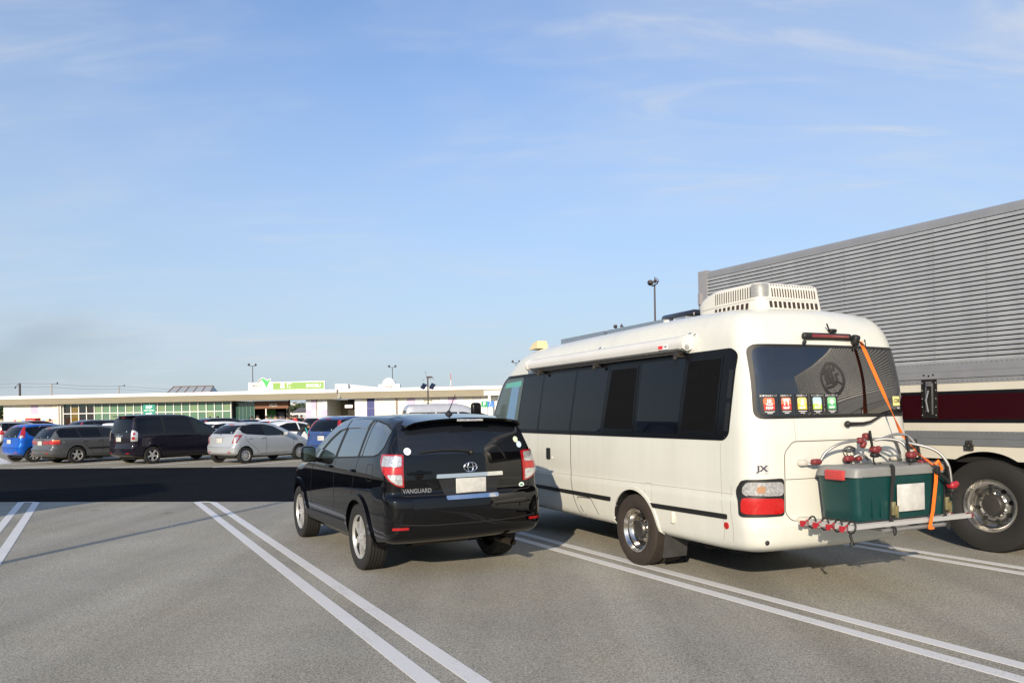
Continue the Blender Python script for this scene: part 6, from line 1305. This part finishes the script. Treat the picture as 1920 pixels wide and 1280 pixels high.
def make_roof_sign():
    root = thing('rooftop_sign', 'white and green rooftop sign reading NEXCO and SHOBU above the building', 'sign', BO, BH)
    wh = P('sign_white', (0.82, 0.82, 0.80), 0.45); gr = P('sign_green', (0.20, 0.36, 0.08), 0.45); dk = P('sign_text_grey', (0.05, 0.05, 0.05), 0.5)
    m = M(); m.bb(-0.62, 6.58, 0.35, 0.50, 4.02, 4.76); obj('board', m, wh, root)
    m = M(); m.bb(1.72, 6.50, 0.335, 0.349, 4.08, 4.69); obj('green_field', m, gr, root)
    y = lambda a, b, h: (a, 0.33 - h, b)
    obj('lettering', text_m('菖 蒲', 0.50, lambda a, b, h: y(2.95 + a, 4.40 + b, h), 0.004, bold=0.010), wh, root)
    obj('lettering', text_m('SHOBU', 0.40, lambda a, b, h: y(5.55 + a, 4.37 + b, h), 0.004, bold=0.012, sx=1.05), wh, root)
    obj('lettering', text_m('NEXCO', 0.26, lambda a, b, h: (0.20 + a, 0.345 - h, 4.46 + b), 0.004, sx=1.15, bold=0.008), dk, root)
    obj('lettering', text_m('東日本', 0.13, lambda a, b, h: (0.16 + a, 0.345 - h, 4.25 + b), 0.004, sx=1.3), dk, root)
    lg = M(); outl = [(0.22, 4.75), (0.42, 4.93), (0.62, 5.08), (0.80, 5.13), (0.98, 5.05), (1.12, 4.92), (1.24, 4.86), (1.34, 4.98), (1.50, 5.02), (1.12, 4.24), (0.86, 4.70), (0.66, 4.97), (0.46, 4.86), (0.30, 4.74)]
    w2 = [(0.18, 4.73), (0.40, 4.97), (0.62, 5.13), (0.80, 5.18), (1.0, 5.09), (1.14, 4.96), (1.24, 4.92), (1.32, 5.03), (1.58, 5.07), (1.12, 4.15), (0.8, 4.7), (0.6, 4.8), (0.3, 4.7)]
    m = M(); m.prism(w2, 0.325, 0.349, fn=lambda a, b, h: (a, h, b)); obj('logo_backing', m, wh, root)
    g1 = M(); g1.prism([(0.62, 5.08), (0.80, 5.13), (0.98, 5.05), (1.12, 4.92), (1.24, 4.86), (1.34, 4.98), (1.50, 5.02), (1.12, 4.24), (0.90, 4.70), (0.70, 4.97)], 0.30, 0.322, fn=lambda a, b, h: (a, h, b)); obj('logo_green', g1, P('logo_green', (0.05, 0.42, 0.10), 0.4), root)
    g1 = M(); g1.prism([(0.24, 4.75), (0.42, 4.92), (0.61, 5.07), (0.68, 4.98), (0.48, 4.87), (0.34, 4.75)], 0.30, 0.322, fn=lambda a, b, h: (a, h, b)); obj('logo_grey', g1, P('logo_grey', (0.10, 0.09, 0.08), 0.4), root)
    m = M(); [m.bb(x - 0.03, x + 0.03, 0.40, 0.46, 3.955, 4.02) for x in (-0.4, 0.8, 2, 3.2, 4.4, 5.6, 6.4)]; obj('sign_foot', m, M_STEEL, root)
make_roof_sign()

# ------------------------------------------------------------------ signs, lamps, poles
def road_sign():
    x, y = pxy(279.7, 60); root = thing('direction_sign', 'green direction sign with white arrow standing in front of the glazed wall', 'sign', (x, y, 0), 3)
    g = P('sign_teal', (0.0, 0.24, 0.17), 0.4); w = P('sign_white', (0.82, 0.82, 0.80), 0.45)
    m = M(); m.cbox((0, 0, 2.25), (0.95, 0.03, 1.04), 0.012); obj('board', m, g, root)
    obj('lettering', text_m('本線', 0.27, lambda a, b, h: (a, -0.017 - h, 2.55 + b), 0.003, bold=0.012), w, root)
    obj('lettering', text_m('THRU TRAFFIC', 0.125, lambda a, b, h: (a, -0.017 - h, 2.31 + b), 0.003, bold=0.005), w, root)
    m = M(); m.prism([(-0.27, 2.04), (0.08, 2.04), (0.06, 1.97), (0.28, 2.09), (0.06, 2.20), (0.09, 2.11), (-0.27, 2.11)], -0.024, -0.018, fn=lambda a, b, h: (a, h, b)); obj('arrow', m, w, root)
    m = M(); [m.tube([(s_, 0.05, 0), (s_, 0.05, 2.7)], 0.035, 8) for s_ in (-0.3, 0.3)]; obj('post', m, M_STEEL, root)
road_sign()
def parking_sign():
    x, y = pxy(914.5, 50); root = thing('parking_sign', 'small green and blue sign with a P and a wheelchair symbol', 'sign', (x, y, 0), 0)
    w = P('sign_white', (0.82, 0.82, 0.80), 0.45)
    m = M(); m.bb(-0.41, 0.0, -0.02, 0.02, 2.08, 2.47); obj('green_half', m, P('sign_green2', (0.0, 0.27, 0.10), 0.4), root)
    m = M(); m.bb(0.0, 0.41, -0.02, 0.02, 2.08, 2.47); obj('blue_half', m, P('sign_blue', (0.01, 0.16, 0.60), 0.4), root)
    obj('lettering', text_m('P', 0.34, lambda a, b, h: (-0.205 + a, -0.022 - h, 2.275 + b), 0.003, bold=0.008), w, root)
    m = M(); m.lathe([(-0.027, 0.0001), (-0.027, 0.035)], 12, 'y', (0.17, 0, 2.42))
    T = lambda pts: m.tube([(a, -0.03, b) for a, b in pts], 0.011, 6)
    T([(0.17, 2.38), (0.18, 2.27), (0.27, 2.27), (0.31, 2.15), (0.35, 2.16)]); T([(0.175, 2.33), (0.25, 2.33)]); T([(0.16, 2.31), (0.11, 2.25), (0.10, 2.18), (0.15, 2.12), (0.22, 2.11), (0.27, 2.16)])
    obj('wheelchair_symbol', m, w, root)
    m = M(); m.tube([(0, 0.05, 0), (0, 0.05, 2.5)], 0.03, 8); obj('post', m, M_STEEL, root)
parking_sign()
M_POLE = P('pole_brown', (0.075, 0.062, 0.062), 0.45, 0.3)
def lamp_post(x, y, label, h=9.6, heading=0):
    root = thing('lamp_post', label, 'lamp post', (x, y, 0), heading, 'car park lamp posts')
    m = M(); m.tube([(0, 0, 0), (0, 0, h)], [0.085, 0.055], 10); obj('pole', m, M_POLE, root)
    m = M(); m.tube([(-0.55, 0, h + 0.10), (-0.45, 0, h), (0.45, 0, h), (0.55, 0, h + 0.10)], 0.04, 6); obj('cross_arm', m, M_POLE, root)
    for sg in (-1, 1):
        m = M(); m.lathe([(-0.22, 0.09), (-0.05, 0.11), (0.0, 0.20), (0.05, 0.20), (0.05, 0.001)], 12, 'y', (0, 0, 0)); o = obj('floodlight', m, M_POLE, root, 40, loc=(sg * 0.55, -0.08, h + 0.22)); o.rotation_euler = (R(35), 0, R(sg * -55))
        k = M(); k.lathe([(0.052, 0.18), (0.058, 0.001)], 12, 'y'); obj('lamp_glass', k, M_CLEAR, o)
    return root
for (px, Y, lab, hd) in ((475, 119, 'lamp post with two floodlights behind the left end of the rooftop sign', 0), (737, 128, 'lamp post with two floodlights beyond the right half of the white building', 0), (1231, 49, 'tall lamp post rising above the middle of the bus roof', 80), (1164, 73, 'lamp post head peeping over the bus roof solar panels', 62), (969, 121, 'lamp post head just showing over the front of the bus roof', 0)):
    x, y = pxy(px, Y); lamp_post(x, y, lab, 9.6 if px != 1231 else 9.75, hd)
_b = Vector((-6.07, 9.10)) - Vector((math.sin(R(14.6)), math.cos(R(14.6)))) * 11.5
lamp_post(_b.x, _b.y, 'lamp post out of view at left, casting the thin shadow across the bays', 9.6, 20)
def hybrid_lamp():
    x, y = pxy(803, 58); root = thing('hybrid_lamp', 'slim lamp pole with small wind turbine and two solar panels before the building', 'lamp post', (x, y, 0), 0)
    m = M(); m.tube([(0, 0, 0), (0, 0, 4.45)], 0.055, 8); obj('pole', m, M_POLE, root)
    m = M(); m.tube([(-0.1, 0, 4.5), (0.35, 0, 4.5)], 0.06, 8)
    for a in (95, 215, 335):
        m.add([(-0.1, -0.03, 4.5), (-0.1 + 0.34 * math.cos(R(a)) - 0.05 * math.sin(R(a)), -0.03, 4.5 + 0.40 * math.sin(R(a)) + 0.05 * math.cos(R(a))), (-0.1 + 0.40 * math.cos(R(a)), -0.03, 4.5 + 0.48 * math.sin(R(a)))], [(0, 1, 2)])
    m.box((0.38, 0, 4.42), (0.05, 0.04, 0.24), ry=-0.5); obj('wind_turbine', m, M_POLE, root)
    for sx_ in (-0.32, 0.34): m = M(); m.box((sx_, 0, 3.80), (0.34, 0.62, 0.03), rx=0.75, ry=0.45); obj('solar_panel', m, P('solar_cell', (0.012, 0.016, 0.04), 0.12), root)
    m = M(); m.tube([(0, 0, 3.6), (0.5, 0, 3.6)], 0.03, 6); m.tube([(-0.3, 0, 2.72), (0.3, 0, 2.72)], 0.02, 5); m.tube([(-0.3, 0, 2.72), (0, 0, 2.45)], 0.02, 5); m.tube([(0.3, 0, 2.72), (0, 0, 2.45)], 0.02, 5); obj('bracket', m, M_POLE, root)
hybrid_lamp()
def utility_poles():
    tops = []; g = 'concrete utility poles beyond the building'
    for i, (px, Y, r, lab) in enumerate(((38, 205, 0.26, 'thick dark utility pole left of the others with fittings'), (97.5, 210, 0.17, 'pale thin utility pole between the other two poles'), (224, 232, 0.15, 'thin utility pole nearest the roof skylight'))):
        x, y = pxy(px, Y); z = 11.7; root = thing('utility_pole', lab, 'utility pole', (x, y, 0), 0, g)
        m = M(); m.tube([(0, 0, 0), (0, 0, z)], [r * 1.3, r], 10); obj('pole', m, P('pole_dark', (0.05, 0.045, 0.045), 0.7) if i == 0 else P('pole_concrete', (0.34, 0.32, 0.29), 0.8), root)
        m = M(); m.tube([(-0.2, 0, z - 0.1), (1.8 if i else -1.3, 0, z - 0.1 if i else z - 1.0)], 0.07, 6); m.sphere((1.6 if i else -1.2, 0, z + 0.15 if i else z - 1.2), 0.22, 8); obj('crossarm', m, P('pole_dark', (0.05, 0.045, 0.045), 0.7), root)
        tops.append((x, y, z))
    wr = P('wire_grey', (0.10, 0.10, 0.11), 0.6)
    ends = [(-200, 200, 11.5)] + tops + [(-60, 300, 11.0)]
    for k, dz in enumerate((0.0, -0.9, -3.6)):
        m = M()
        for a, b in zip(ends, ends[1:]):
            a, b = Vector(a), Vector(b); pts = [a.lerp(b, t) + Vector((0, 0, dz - 1.2 * 4 * t * (1 - t) * min(1, (b - a).length / 80))) for t in np.linspace(0, 1, 9)]; m.tube(pts, 0.028, 4)
        tag(obj('power_line', m, wr), ['topmost wire strung between the utility poles', 'second wire strung just below the topmost wire', 'lowest wire strung between the utility poles'][k], 'wire', 'overhead wires')
utility_poles()
def mast():
    x, y = pxy(846, 380); root = thing('radio_mast', 'distant red and white lattice mast above the roof', 'mast', (x, y, 0), 0)
    for k in range(7):
        m = M(); z0, z1 = k * 3.1, k * 3.1 + 3.1; m.tube([(0, 0, z0), (0, 0, z1)], 0.35 - 0.03 * k, 6); obj('mast_section', m, P('mast_red', (0.5, 0.10, 0.07), 0.6) if k % 2 == 0 else P('mast_white', (0.7, 0.66, 0.6), 0.6), root)
mast()
# ------------------------------------------------------------------ people
SKIN = P('skin', (0.48, 0.28, 0.19), 0.55); HAIR = P('hair_black', (0.012, 0.010, 0.009), 0.6)
def body_mesh(pose):
    """one continuous skinned figure; returns a mesh about 1.68 m tall, facing -y"""
    J = dict(pel=(0, 0, 0.92), spine=(0, 0.01, 1.12), chest=(0, 0.0, 1.32), neck=(0, 0.0, 1.44), head=(0, -0.015, 1.52), crown=(0, -0.01, 1.64))
    for sg, n in ((-1, 'l'), (1, 'r')):
        J['hip' + n] = (sg * 0.09, 0, 0.88); J['kn' + n] = (sg * 0.10, -0.015, 0.48); J['an' + n] = (sg * 0.105, 0.01, 0.08); J['toe' + n] = (sg * 0.12, -0.15, 0.035)
        J['sh' + n] = (sg * 0.17, 0, 1.37); J['el' + n] = (sg * 0.22, 0.02, 1.10); J['wr' + n] = (sg * 0.21, -0.07, 0.87); J['hd' + n] = (sg * 0.205, -0.09, 0.78)
    J.update(pose)
    RD = dict(pel=0.135, spine=0.125, chest=0.145, neck=0.055, head=0.092, crown=0.075, hip=0.095, kn=0.062, an=0.045, toe=0.038, sh=0.065, el=0.047, wr=0.034, hd=0.036)
    E = [('pel', 'spine'), ('spine', 'chest'), ('chest', 'neck'), ('neck', 'head'), ('head', 'crown')]
    for n in 'lr': E += [('pel', 'hip' + n), ('hip' + n, 'kn' + n), ('kn' + n, 'an' + n), ('an' + n, 'toe' + n), ('chest', 'sh' + n), ('sh' + n, 'el' + n), ('el' + n, 'wr' + n), ('wr' + n, 'hd' + n)]
    names = list(J); me = bpy.data.meshes.new('p'); me.from_pydata([J[k] for k in names], [(names.index(a), names.index(b)) for a, b in E], [])
    o = bpy.data.objects.new('p', me); COL.objects.link(o); md = o.modifiers.new('s', 'SKIN'); sv = me.skin_vertices[0].data
    for i, k in enumerate(names):
        r = RD.get(k) or RD.get(k[:-1]); fl = 0.72 if k in ('pel', 'spine', 'chest') else 1.0
        sv[i].radius = (r, r * fl); sv[i].use_root = (k == 'pel')
    md.use_smooth_shade = True; sb = o.modifiers.new('u', 'SUBSURF'); sb.levels = 1; sb.render_levels = 1
    dg = bpy.context.evaluated_depsgraph_get(); out = bpy.data.meshes.new_from_object(o.evaluated_get(dg)); bpy.data.objects.remove(o); bpy.data.meshes.remove(me)
    out.name = 'body'; return out, J
def person(loc, heading, label, shirt, trousers, pose=None, hair=True, scale=1.0, stripe=None):
    me, J = body_mesh(pose or {}); root = thing('person', label, 'person', (loc[0], loc[1], 0), heading, 'people near the building'); root.scale = (scale,) * 3
    for mt in (SKIN, shirt, trousers, HAIR): me.materials.append(mt)
    segs = [(1, 'pel', 'spine'), (1, 'spine', 'chest'), (0, 'neck', 'crown'), (1, 'chest', 'neck')] + [(k, a + n, b + n) for n in 'lr' for k, a, b in ((1, 'sh', 'el'), (1, 'el', 'wr'), (0, 'wr', 'hd'), (2, 'hip', 'kn'), (2, 'kn', 'an'), (3, 'an', 'toe'))]
    S_ = [(k, Vector(J[a]), Vector(J[b])) for k, a, b in segs]
    for p in me.polygons:
        c = p.center; best = None
        for k, a, b in S_:
            ab = b - a; t = max(0, min(1, (c - a).dot(ab) / ab.length_squared)); d = (c - (a + ab * t)).length
            if k == 0 and a == Vector(J['neck']) and t < 0.12: d += 0.05
            if best is None or d < best[0]: best = (d, k)
        p.material_index = best[1]
    b = obj('body', me, None, root)
    h = Vector(J['head']); c = Vector(J['crown']); ax = (c - h).normalized(); fw = Vector((0, -1, 0)); fw = (fw - ax * fw.dot(ax)).normalized(); rt = ax.cross(fw)
    m = M(); m.sphere(tuple(h + ax * 0.055 - fw * 0.018), (0.098, 0.105, 0.105), 12); obj('hair', m, HAIR, root, 60)
    f = M()
    for s_ in (-1, 1): f.sphere(tuple(h + fw * 0.088 + rt * 0.034 * s_ + ax * 0.02), 0.011, 6, 1); f.sphere(tuple(h + rt * 0.094 * s_), (0.014, 0.022, 0.03), 6, 0)
    f.sphere(tuple(h + fw * 0.102 - ax * 0.005), 0.014, 6, 0); f.sphere(tuple(h + fw * 0.088 - ax * 0.042), (0.022, 0.008, 0.007), 6, 2)
    obj('face', f, [SKIN, HAIR, P('lip', (0.35, 0.12, 0.10), 0.5)], root, 60)
    if stripe:
        s2 = M(); e0, w0 = Vector(J['ell']), Vector(J['shl']); s2.tube([w0 + Vector((-0.06, 0, 0)), e0 + Vector((-0.05, 0, 0))], 0.02, 6); a, c2 = Vector(J['chest']), Vector(J['spine']); s2.tube([a + Vector((-0.10, -0.08, 0.0)), a + Vector((0.10, -0.09, -0.03))], 0.02, 6); obj('sleeve_stripe', s2, stripe, root)
    return root
cl = lambda n, c: P('cloth_' + n, c, 0.85)
wsh = cl('white', (0.72, 0.71, 0.68)); gsh = cl('grey', (0.35, 0.35, 0.34)); blk_ = cl('black', (0.015, 0.015, 0.017)); jean = cl('denim', (0.03, 0.05, 0.10)); yel = cl('mustard', (0.62, 0.36, 0.02)); rds = cl('red', (0.45, 0.03, 0.03)); brn = cl('tan', (0.45, 0.26, 0.12)); nav = cl('navy', (0.02, 0.03, 0.08)); trz = cl('khaki', (0.20, 0.17, 0.12))
reach = {'elr': (0.48, -0.02, 1.36), 'wrr': (0.74, -0.05, 1.42), 'hdr': (0.82, -0.06, 1.47)}
reachl = {'ell': (-0.48, -0.02, 1.36), 'wrl': (-0.74, -0.05, 1.42), 'hdl': (-0.82, -0.06, 1.47)}
walk = {'knl': (-0.10, -0.14, 0.49), 'anl': (-0.10, -0.10, 0.09), 'toel': (-0.11, -0.26, 0.05), 'knr': (0.10, 0.02, 0.48), 'anr': (0.10, 0.22, 0.11), 'toer': (0.11, 0.10, 0.035), 'wrl': (-0.22, 0.05, 0.87), 'hdl': (-0.22, 0.06, 0.79)}
bend = {'spine': (0.03, -0.10, 1.08), 'chest': (0.06, -0.26, 1.16), 'neck': (0.07, -0.36, 1.20), 'head': (0.07, -0.44, 1.23), 'crown': (0.07, -0.50, 1.33), 'shl': (-0.11, -0.28, 1.18), 'shr': (0.23, -0.27, 1.18), 'ell': (-0.13, -0.36, 0.92), 'wrl': (-0.06, -0.50, 0.80), 'hdl': (-0.03, -0.58, 0.80), 'elr': (0.27, -0.38, 0.93), 'wrr': (0.22, -0.54, 0.86), 'hdr': (0.20, -0.62, 0.87)}
x, y = pxy(559.5, 32.6); person((x, y), -110, 'man in black jacket with turquoise stripe bending beside the white saloon', blk_, jean, bend, stripe=P('stripe_cyan', (0.02, 0.55, 0.60), 0.6))
crowd = [(483, 54, 20, 'person in a white shirt left of the pale entrance post', wsh, trz, walk), (500.5, 55, -15, 'person in a pale grey-white jacket right of the entrance post', gsh, jean, {}), (508.5, 57, 160, 'person with dark clothes behind the person in the grey jacket', nav, blk_, {}), (516.5, 54, 10, 'person in tan clothes in the middle of the crowd', brn, jean, {}), (539, 53, 0, 'person in mustard yellow with one arm stretched out', yel, jean, reachl),
         (553, 55, 30, 'person in red beside the cream white estate car', rds, blk_, walk), (393.5, 62, 0, 'dark-haired person walking along the glass front, left of two', blk_, jean, walk), (408, 62, 20, 'person in white along the glass front, right of two', wsh, jean, {}), (93.5, 66, 0, 'black-haired person in front of the notice boards', wsh, blk_, {}),
         (546, 60, 0, 'person in black under the open passage, leftmost of four', blk_, blk_, walk), (551, 61, 200, 'person in black under the open passage, second from left', nav, blk_, {}), (557, 60, 120, 'person in black under the open passage, third from left', blk_, jean, walk), (565, 62, 0, 'person in black under the open passage, rightmost of four', blk_, blk_, {}), (527, 60, 60, 'person in navy in front of the dark shop front', nav, jean, walk), (472, 60, 0, 'person in dark clothes by the glass entrance doors', cl('olive', (0.05, 0.05, 0.03)), blk_, {})]
for (px, Y, hd, lab, sh, tr, ps) in crowd:
    x, y = pxy(px, Y); person((x, y), hd, lab, sh, tr, ps, scale=random.uniform(1.02, 1.09))

# ------------------------------------------------------------------ vending machine, far houses and trees
x, y = pxy(62, 70); vm = thing('vending_machine', 'red vending machine against the cream wall', 'vending machine', (x, y, 0), BH)
m = M(); m.cbox((0, 0, 0.95), (0.98, 0.7, 1.9), 0.03); obj('cabinet', m, P('vend_red', (0.62, 0.03, 0.03), 0.35), vm)
m = M(); m.bb(-0.36, 0.30, -0.365, -0.352, 1.05, 1.72); obj('display_window', m, P('vend_window', (0.22, 0.33, 0.45), 0.1), vm)
m = M(); [m.bb(-0.34 + 0.10 * i, -0.27 + 0.10 * i, -0.372, -0.366, z, z + 0.14) for i in range(6) for z in (1.10, 1.32, 1.54)]; obj('drink_sample', m, P('drink_mix', (0.6, 0.6, 0.55), 0.4, var=0.6, vscale=8), vm)
def far_house(px, Y, w, d, h, rh, label, wallc, roofc, hd=0, flat=False, name='house'):
    x, y = pxy(px, Y); root = thing(name, label, 'house' if not flat else 'building', (x, y, 0), hd)
    m = M(); m.bb(-w / 2, w / 2, 0, d, 0, h); obj('wall', m, wallc, root)
    m = M()
    if flat: m.bb(-w / 2 - 0.2, w / 2 + 0.2, -0.2, d + 0.2, h, h + 0.5)
    else: m.add([(-w / 2 - 0.5, -0.5, h), (w / 2 + 0.5, -0.5, h), (w / 2 + 0.5, d + 0.5, h), (-w / 2 - 0.5, d + 0.5, h), (-w / 2 + 1.0, d / 2, h + rh), (w / 2 - 1.0, d / 2, h + rh)], [(0, 1, 5, 4), (1, 2, 5), (2, 3, 4, 5), (3, 0, 4), (0, 3, 2, 1)])
    obj('roof', m, roofc, root)
    nf = max(1, int(h // 2.8)); nw = max(2, int(w // 3))
    for i in range(nf):
        for k in range(nw): m = M(); xx = -w / 2 + w * (k + 0.5) / nw; m.bb(xx - w / nw * 0.32, xx + w / nw * 0.32, -0.06, -0.01, 0.9 + i * 2.8, 2.3 + i * 2.8); obj('window', m, P('far_window', (0.12, 0.15, 0.17), 0.2), root)
hz_w = P('far_wall', (0.62, 0.62, 0.60), 0.7); hz_r = P('far_roof', (0.09, 0.09, 0.10), 0.7)
far_house(543, 420, 12, 10, 8.4, 0, 'white four-storey block far away through the open passage', P('far_block', (0.72, 0.72, 0.70), 0.6), hz_w, 5, True, 'apartment_block')
far_house(567, 330, 9, 8, 3.2, 2.2, 'distant house with dark hipped roof seen through the passage', hz_w, hz_r, 12)
far_house(1, 190, 7, 7, 3.4, 1.6, 'distant grey house beyond the left end of the building', P('far_ochre', (0.45, 0.40, 0.28), 0.8), P('far_roof_blue', (0.12, 0.16, 0.22), 0.6), 10)
def tree(px, Y, h, w, label):
    x, y = pxy(px, Y); root = thing('tree', label, 'tree', (x, y, 0), 0, 'far trees')
    m = M(); m.tube([(0, 0, 0), (0.1, 0, h * 0.35), (0.0, 0.1, h * 0.6)], [h * 0.035, h * 0.025, h * 0.012], 7)
    for a in range(4): t = a * 1.7; m.tube([(0.05, 0, h * 0.35), (math.cos(t) * w * 0.25, math.sin(t) * w * 0.25, h * 0.65)], [h * 0.015, h * 0.006], 5)
    obj('trunk', m, P('bark', (0.08, 0.06, 0.045), 0.9), root)
    c = M(); rnd = random.Random(px)
    cl_ = [(rnd.gauss(0, w * 0.2), rnd.gauss(0, w * 0.2), h * rnd.uniform(0.45, 0.92), w * rnd.uniform(0.12, 0.24)) for _ in range(16)]
    for i in range(900):
        cx, cy, cz, cr = cl_[i % len(cl_)]; v = Vector((rnd.gauss(0, 1), rnd.gauss(0, 1), rnd.gauss(0, 1))).normalized() * cr * rnd.uniform(0.5, 1.0); p = Vector((cx, cy, cz)) + v
        a = Vector((rnd.gauss(0, 1), rnd.gauss(0, 1), rnd.gauss(0, 1))).normalized() * w * 0.05; b = a.cross(Vector((rnd.gauss(0, 1), rnd.gauss(0, 1), rnd.gauss(0, 1)))).normalized() * w * 0.035
        c.add([p - a, p + b, p + a, p - b], [(0, 1, 2, 3)])
    obj('crown', c, P('leaf_green', (0.055, 0.085, 0.035), 0.8, var=0.5, vscale=0.8), root)
tree(553, 360, 7.0, 6.5, 'far round tree left of the hipped roof in the passage'); tree(559, 380, 8.5, 7.5, 'tallest far tree in the middle of the passage view'); tree(576, 340, 6.5, 7, 'far tree right of the hipped roof in the passage'); tree(-3, 170, 5.2, 6, 'tree beyond the left end of the building')
# low fence and embankment seen through the passage
m = M(); m.bb(-90, -40, 150, 150.3, 0, 1.9); tag(obj('retaining_wall', m, P('far_concrete', (0.36, 0.38, 0.40), 0.8)), 'low grey wall crossing the view through the open passage', 'wall')

# ------------------------------------------------------------------ drifting smoke far off at left
def make_smoke():
    m = M(); m.sphere((0, 0, 0), (1, 1, 1), 20); o = obj('smoke', m, None)
    o.data.materials.clear(); mt = bpy.data.materials.new('smoke'); mt.use_nodes = True; t = mt.node_tree; t.nodes.clear()
    out = N(t, 'ShaderNodeOutputMaterial'); v = N(t, 'ShaderNodeVolumePrincipled'); v.inputs['Color'].default_value = (0.22, 0.23, 0.26, 1); v.inputs['Anisotropy'].default_value = 0.2
    c = N(t, 'ShaderNodeTexCoord'); n = N(t, 'ShaderNodeTexNoise'); n.inputs['Scale'].default_value = 1.6; n.inputs['Detail'].default_value = 4; t.links.new(c.outputs['Object'], n.inputs['Vector'])
    l = N(t, 'ShaderNodeVectorMath', operation='LENGTH'); t.links.new(c.outputs['Object'], l.inputs[0])
    f = N(t, 'ShaderNodeMapRange'); f.inputs['From Min'].default_value = 1.0; f.inputs['From Max'].default_value = 0.2; t.links.new(l.outputs['Value'], f.inputs[0])
    r = N(t, 'ShaderNodeMapRange'); r.inputs['From Min'].default_value = 0.42; r.inputs['From Max'].default_value = 0.75; t.links.new(n.outputs['Fac'], r.inputs[0])
    k = N(t, 'ShaderNodeMath', operation='MULTIPLY'); t.links.new(f.outputs[0], k.inputs[0]); t.links.new(r.outputs[0], k.inputs[1])
    k2 = N(t, 'ShaderNodeMath', operation='MULTIPLY'); t.links.new(k.outputs[0], k2.inputs[0]); k2.inputs[1].default_value = 0.0075; t.links.new(k2.outputs[0], v.inputs['Density'])
    t.links.new(v.outputs[0], out.inputs['Volume']); o.data.materials.append(mt)
    x, y = pxy(60, 700); o.location = (x, y, 66); o.scale = (130, 60, 55); o['kind'] = 'stuff'; o['label'] = 'faint grey smoke drifting over the left end of the roof'
make_smoke()
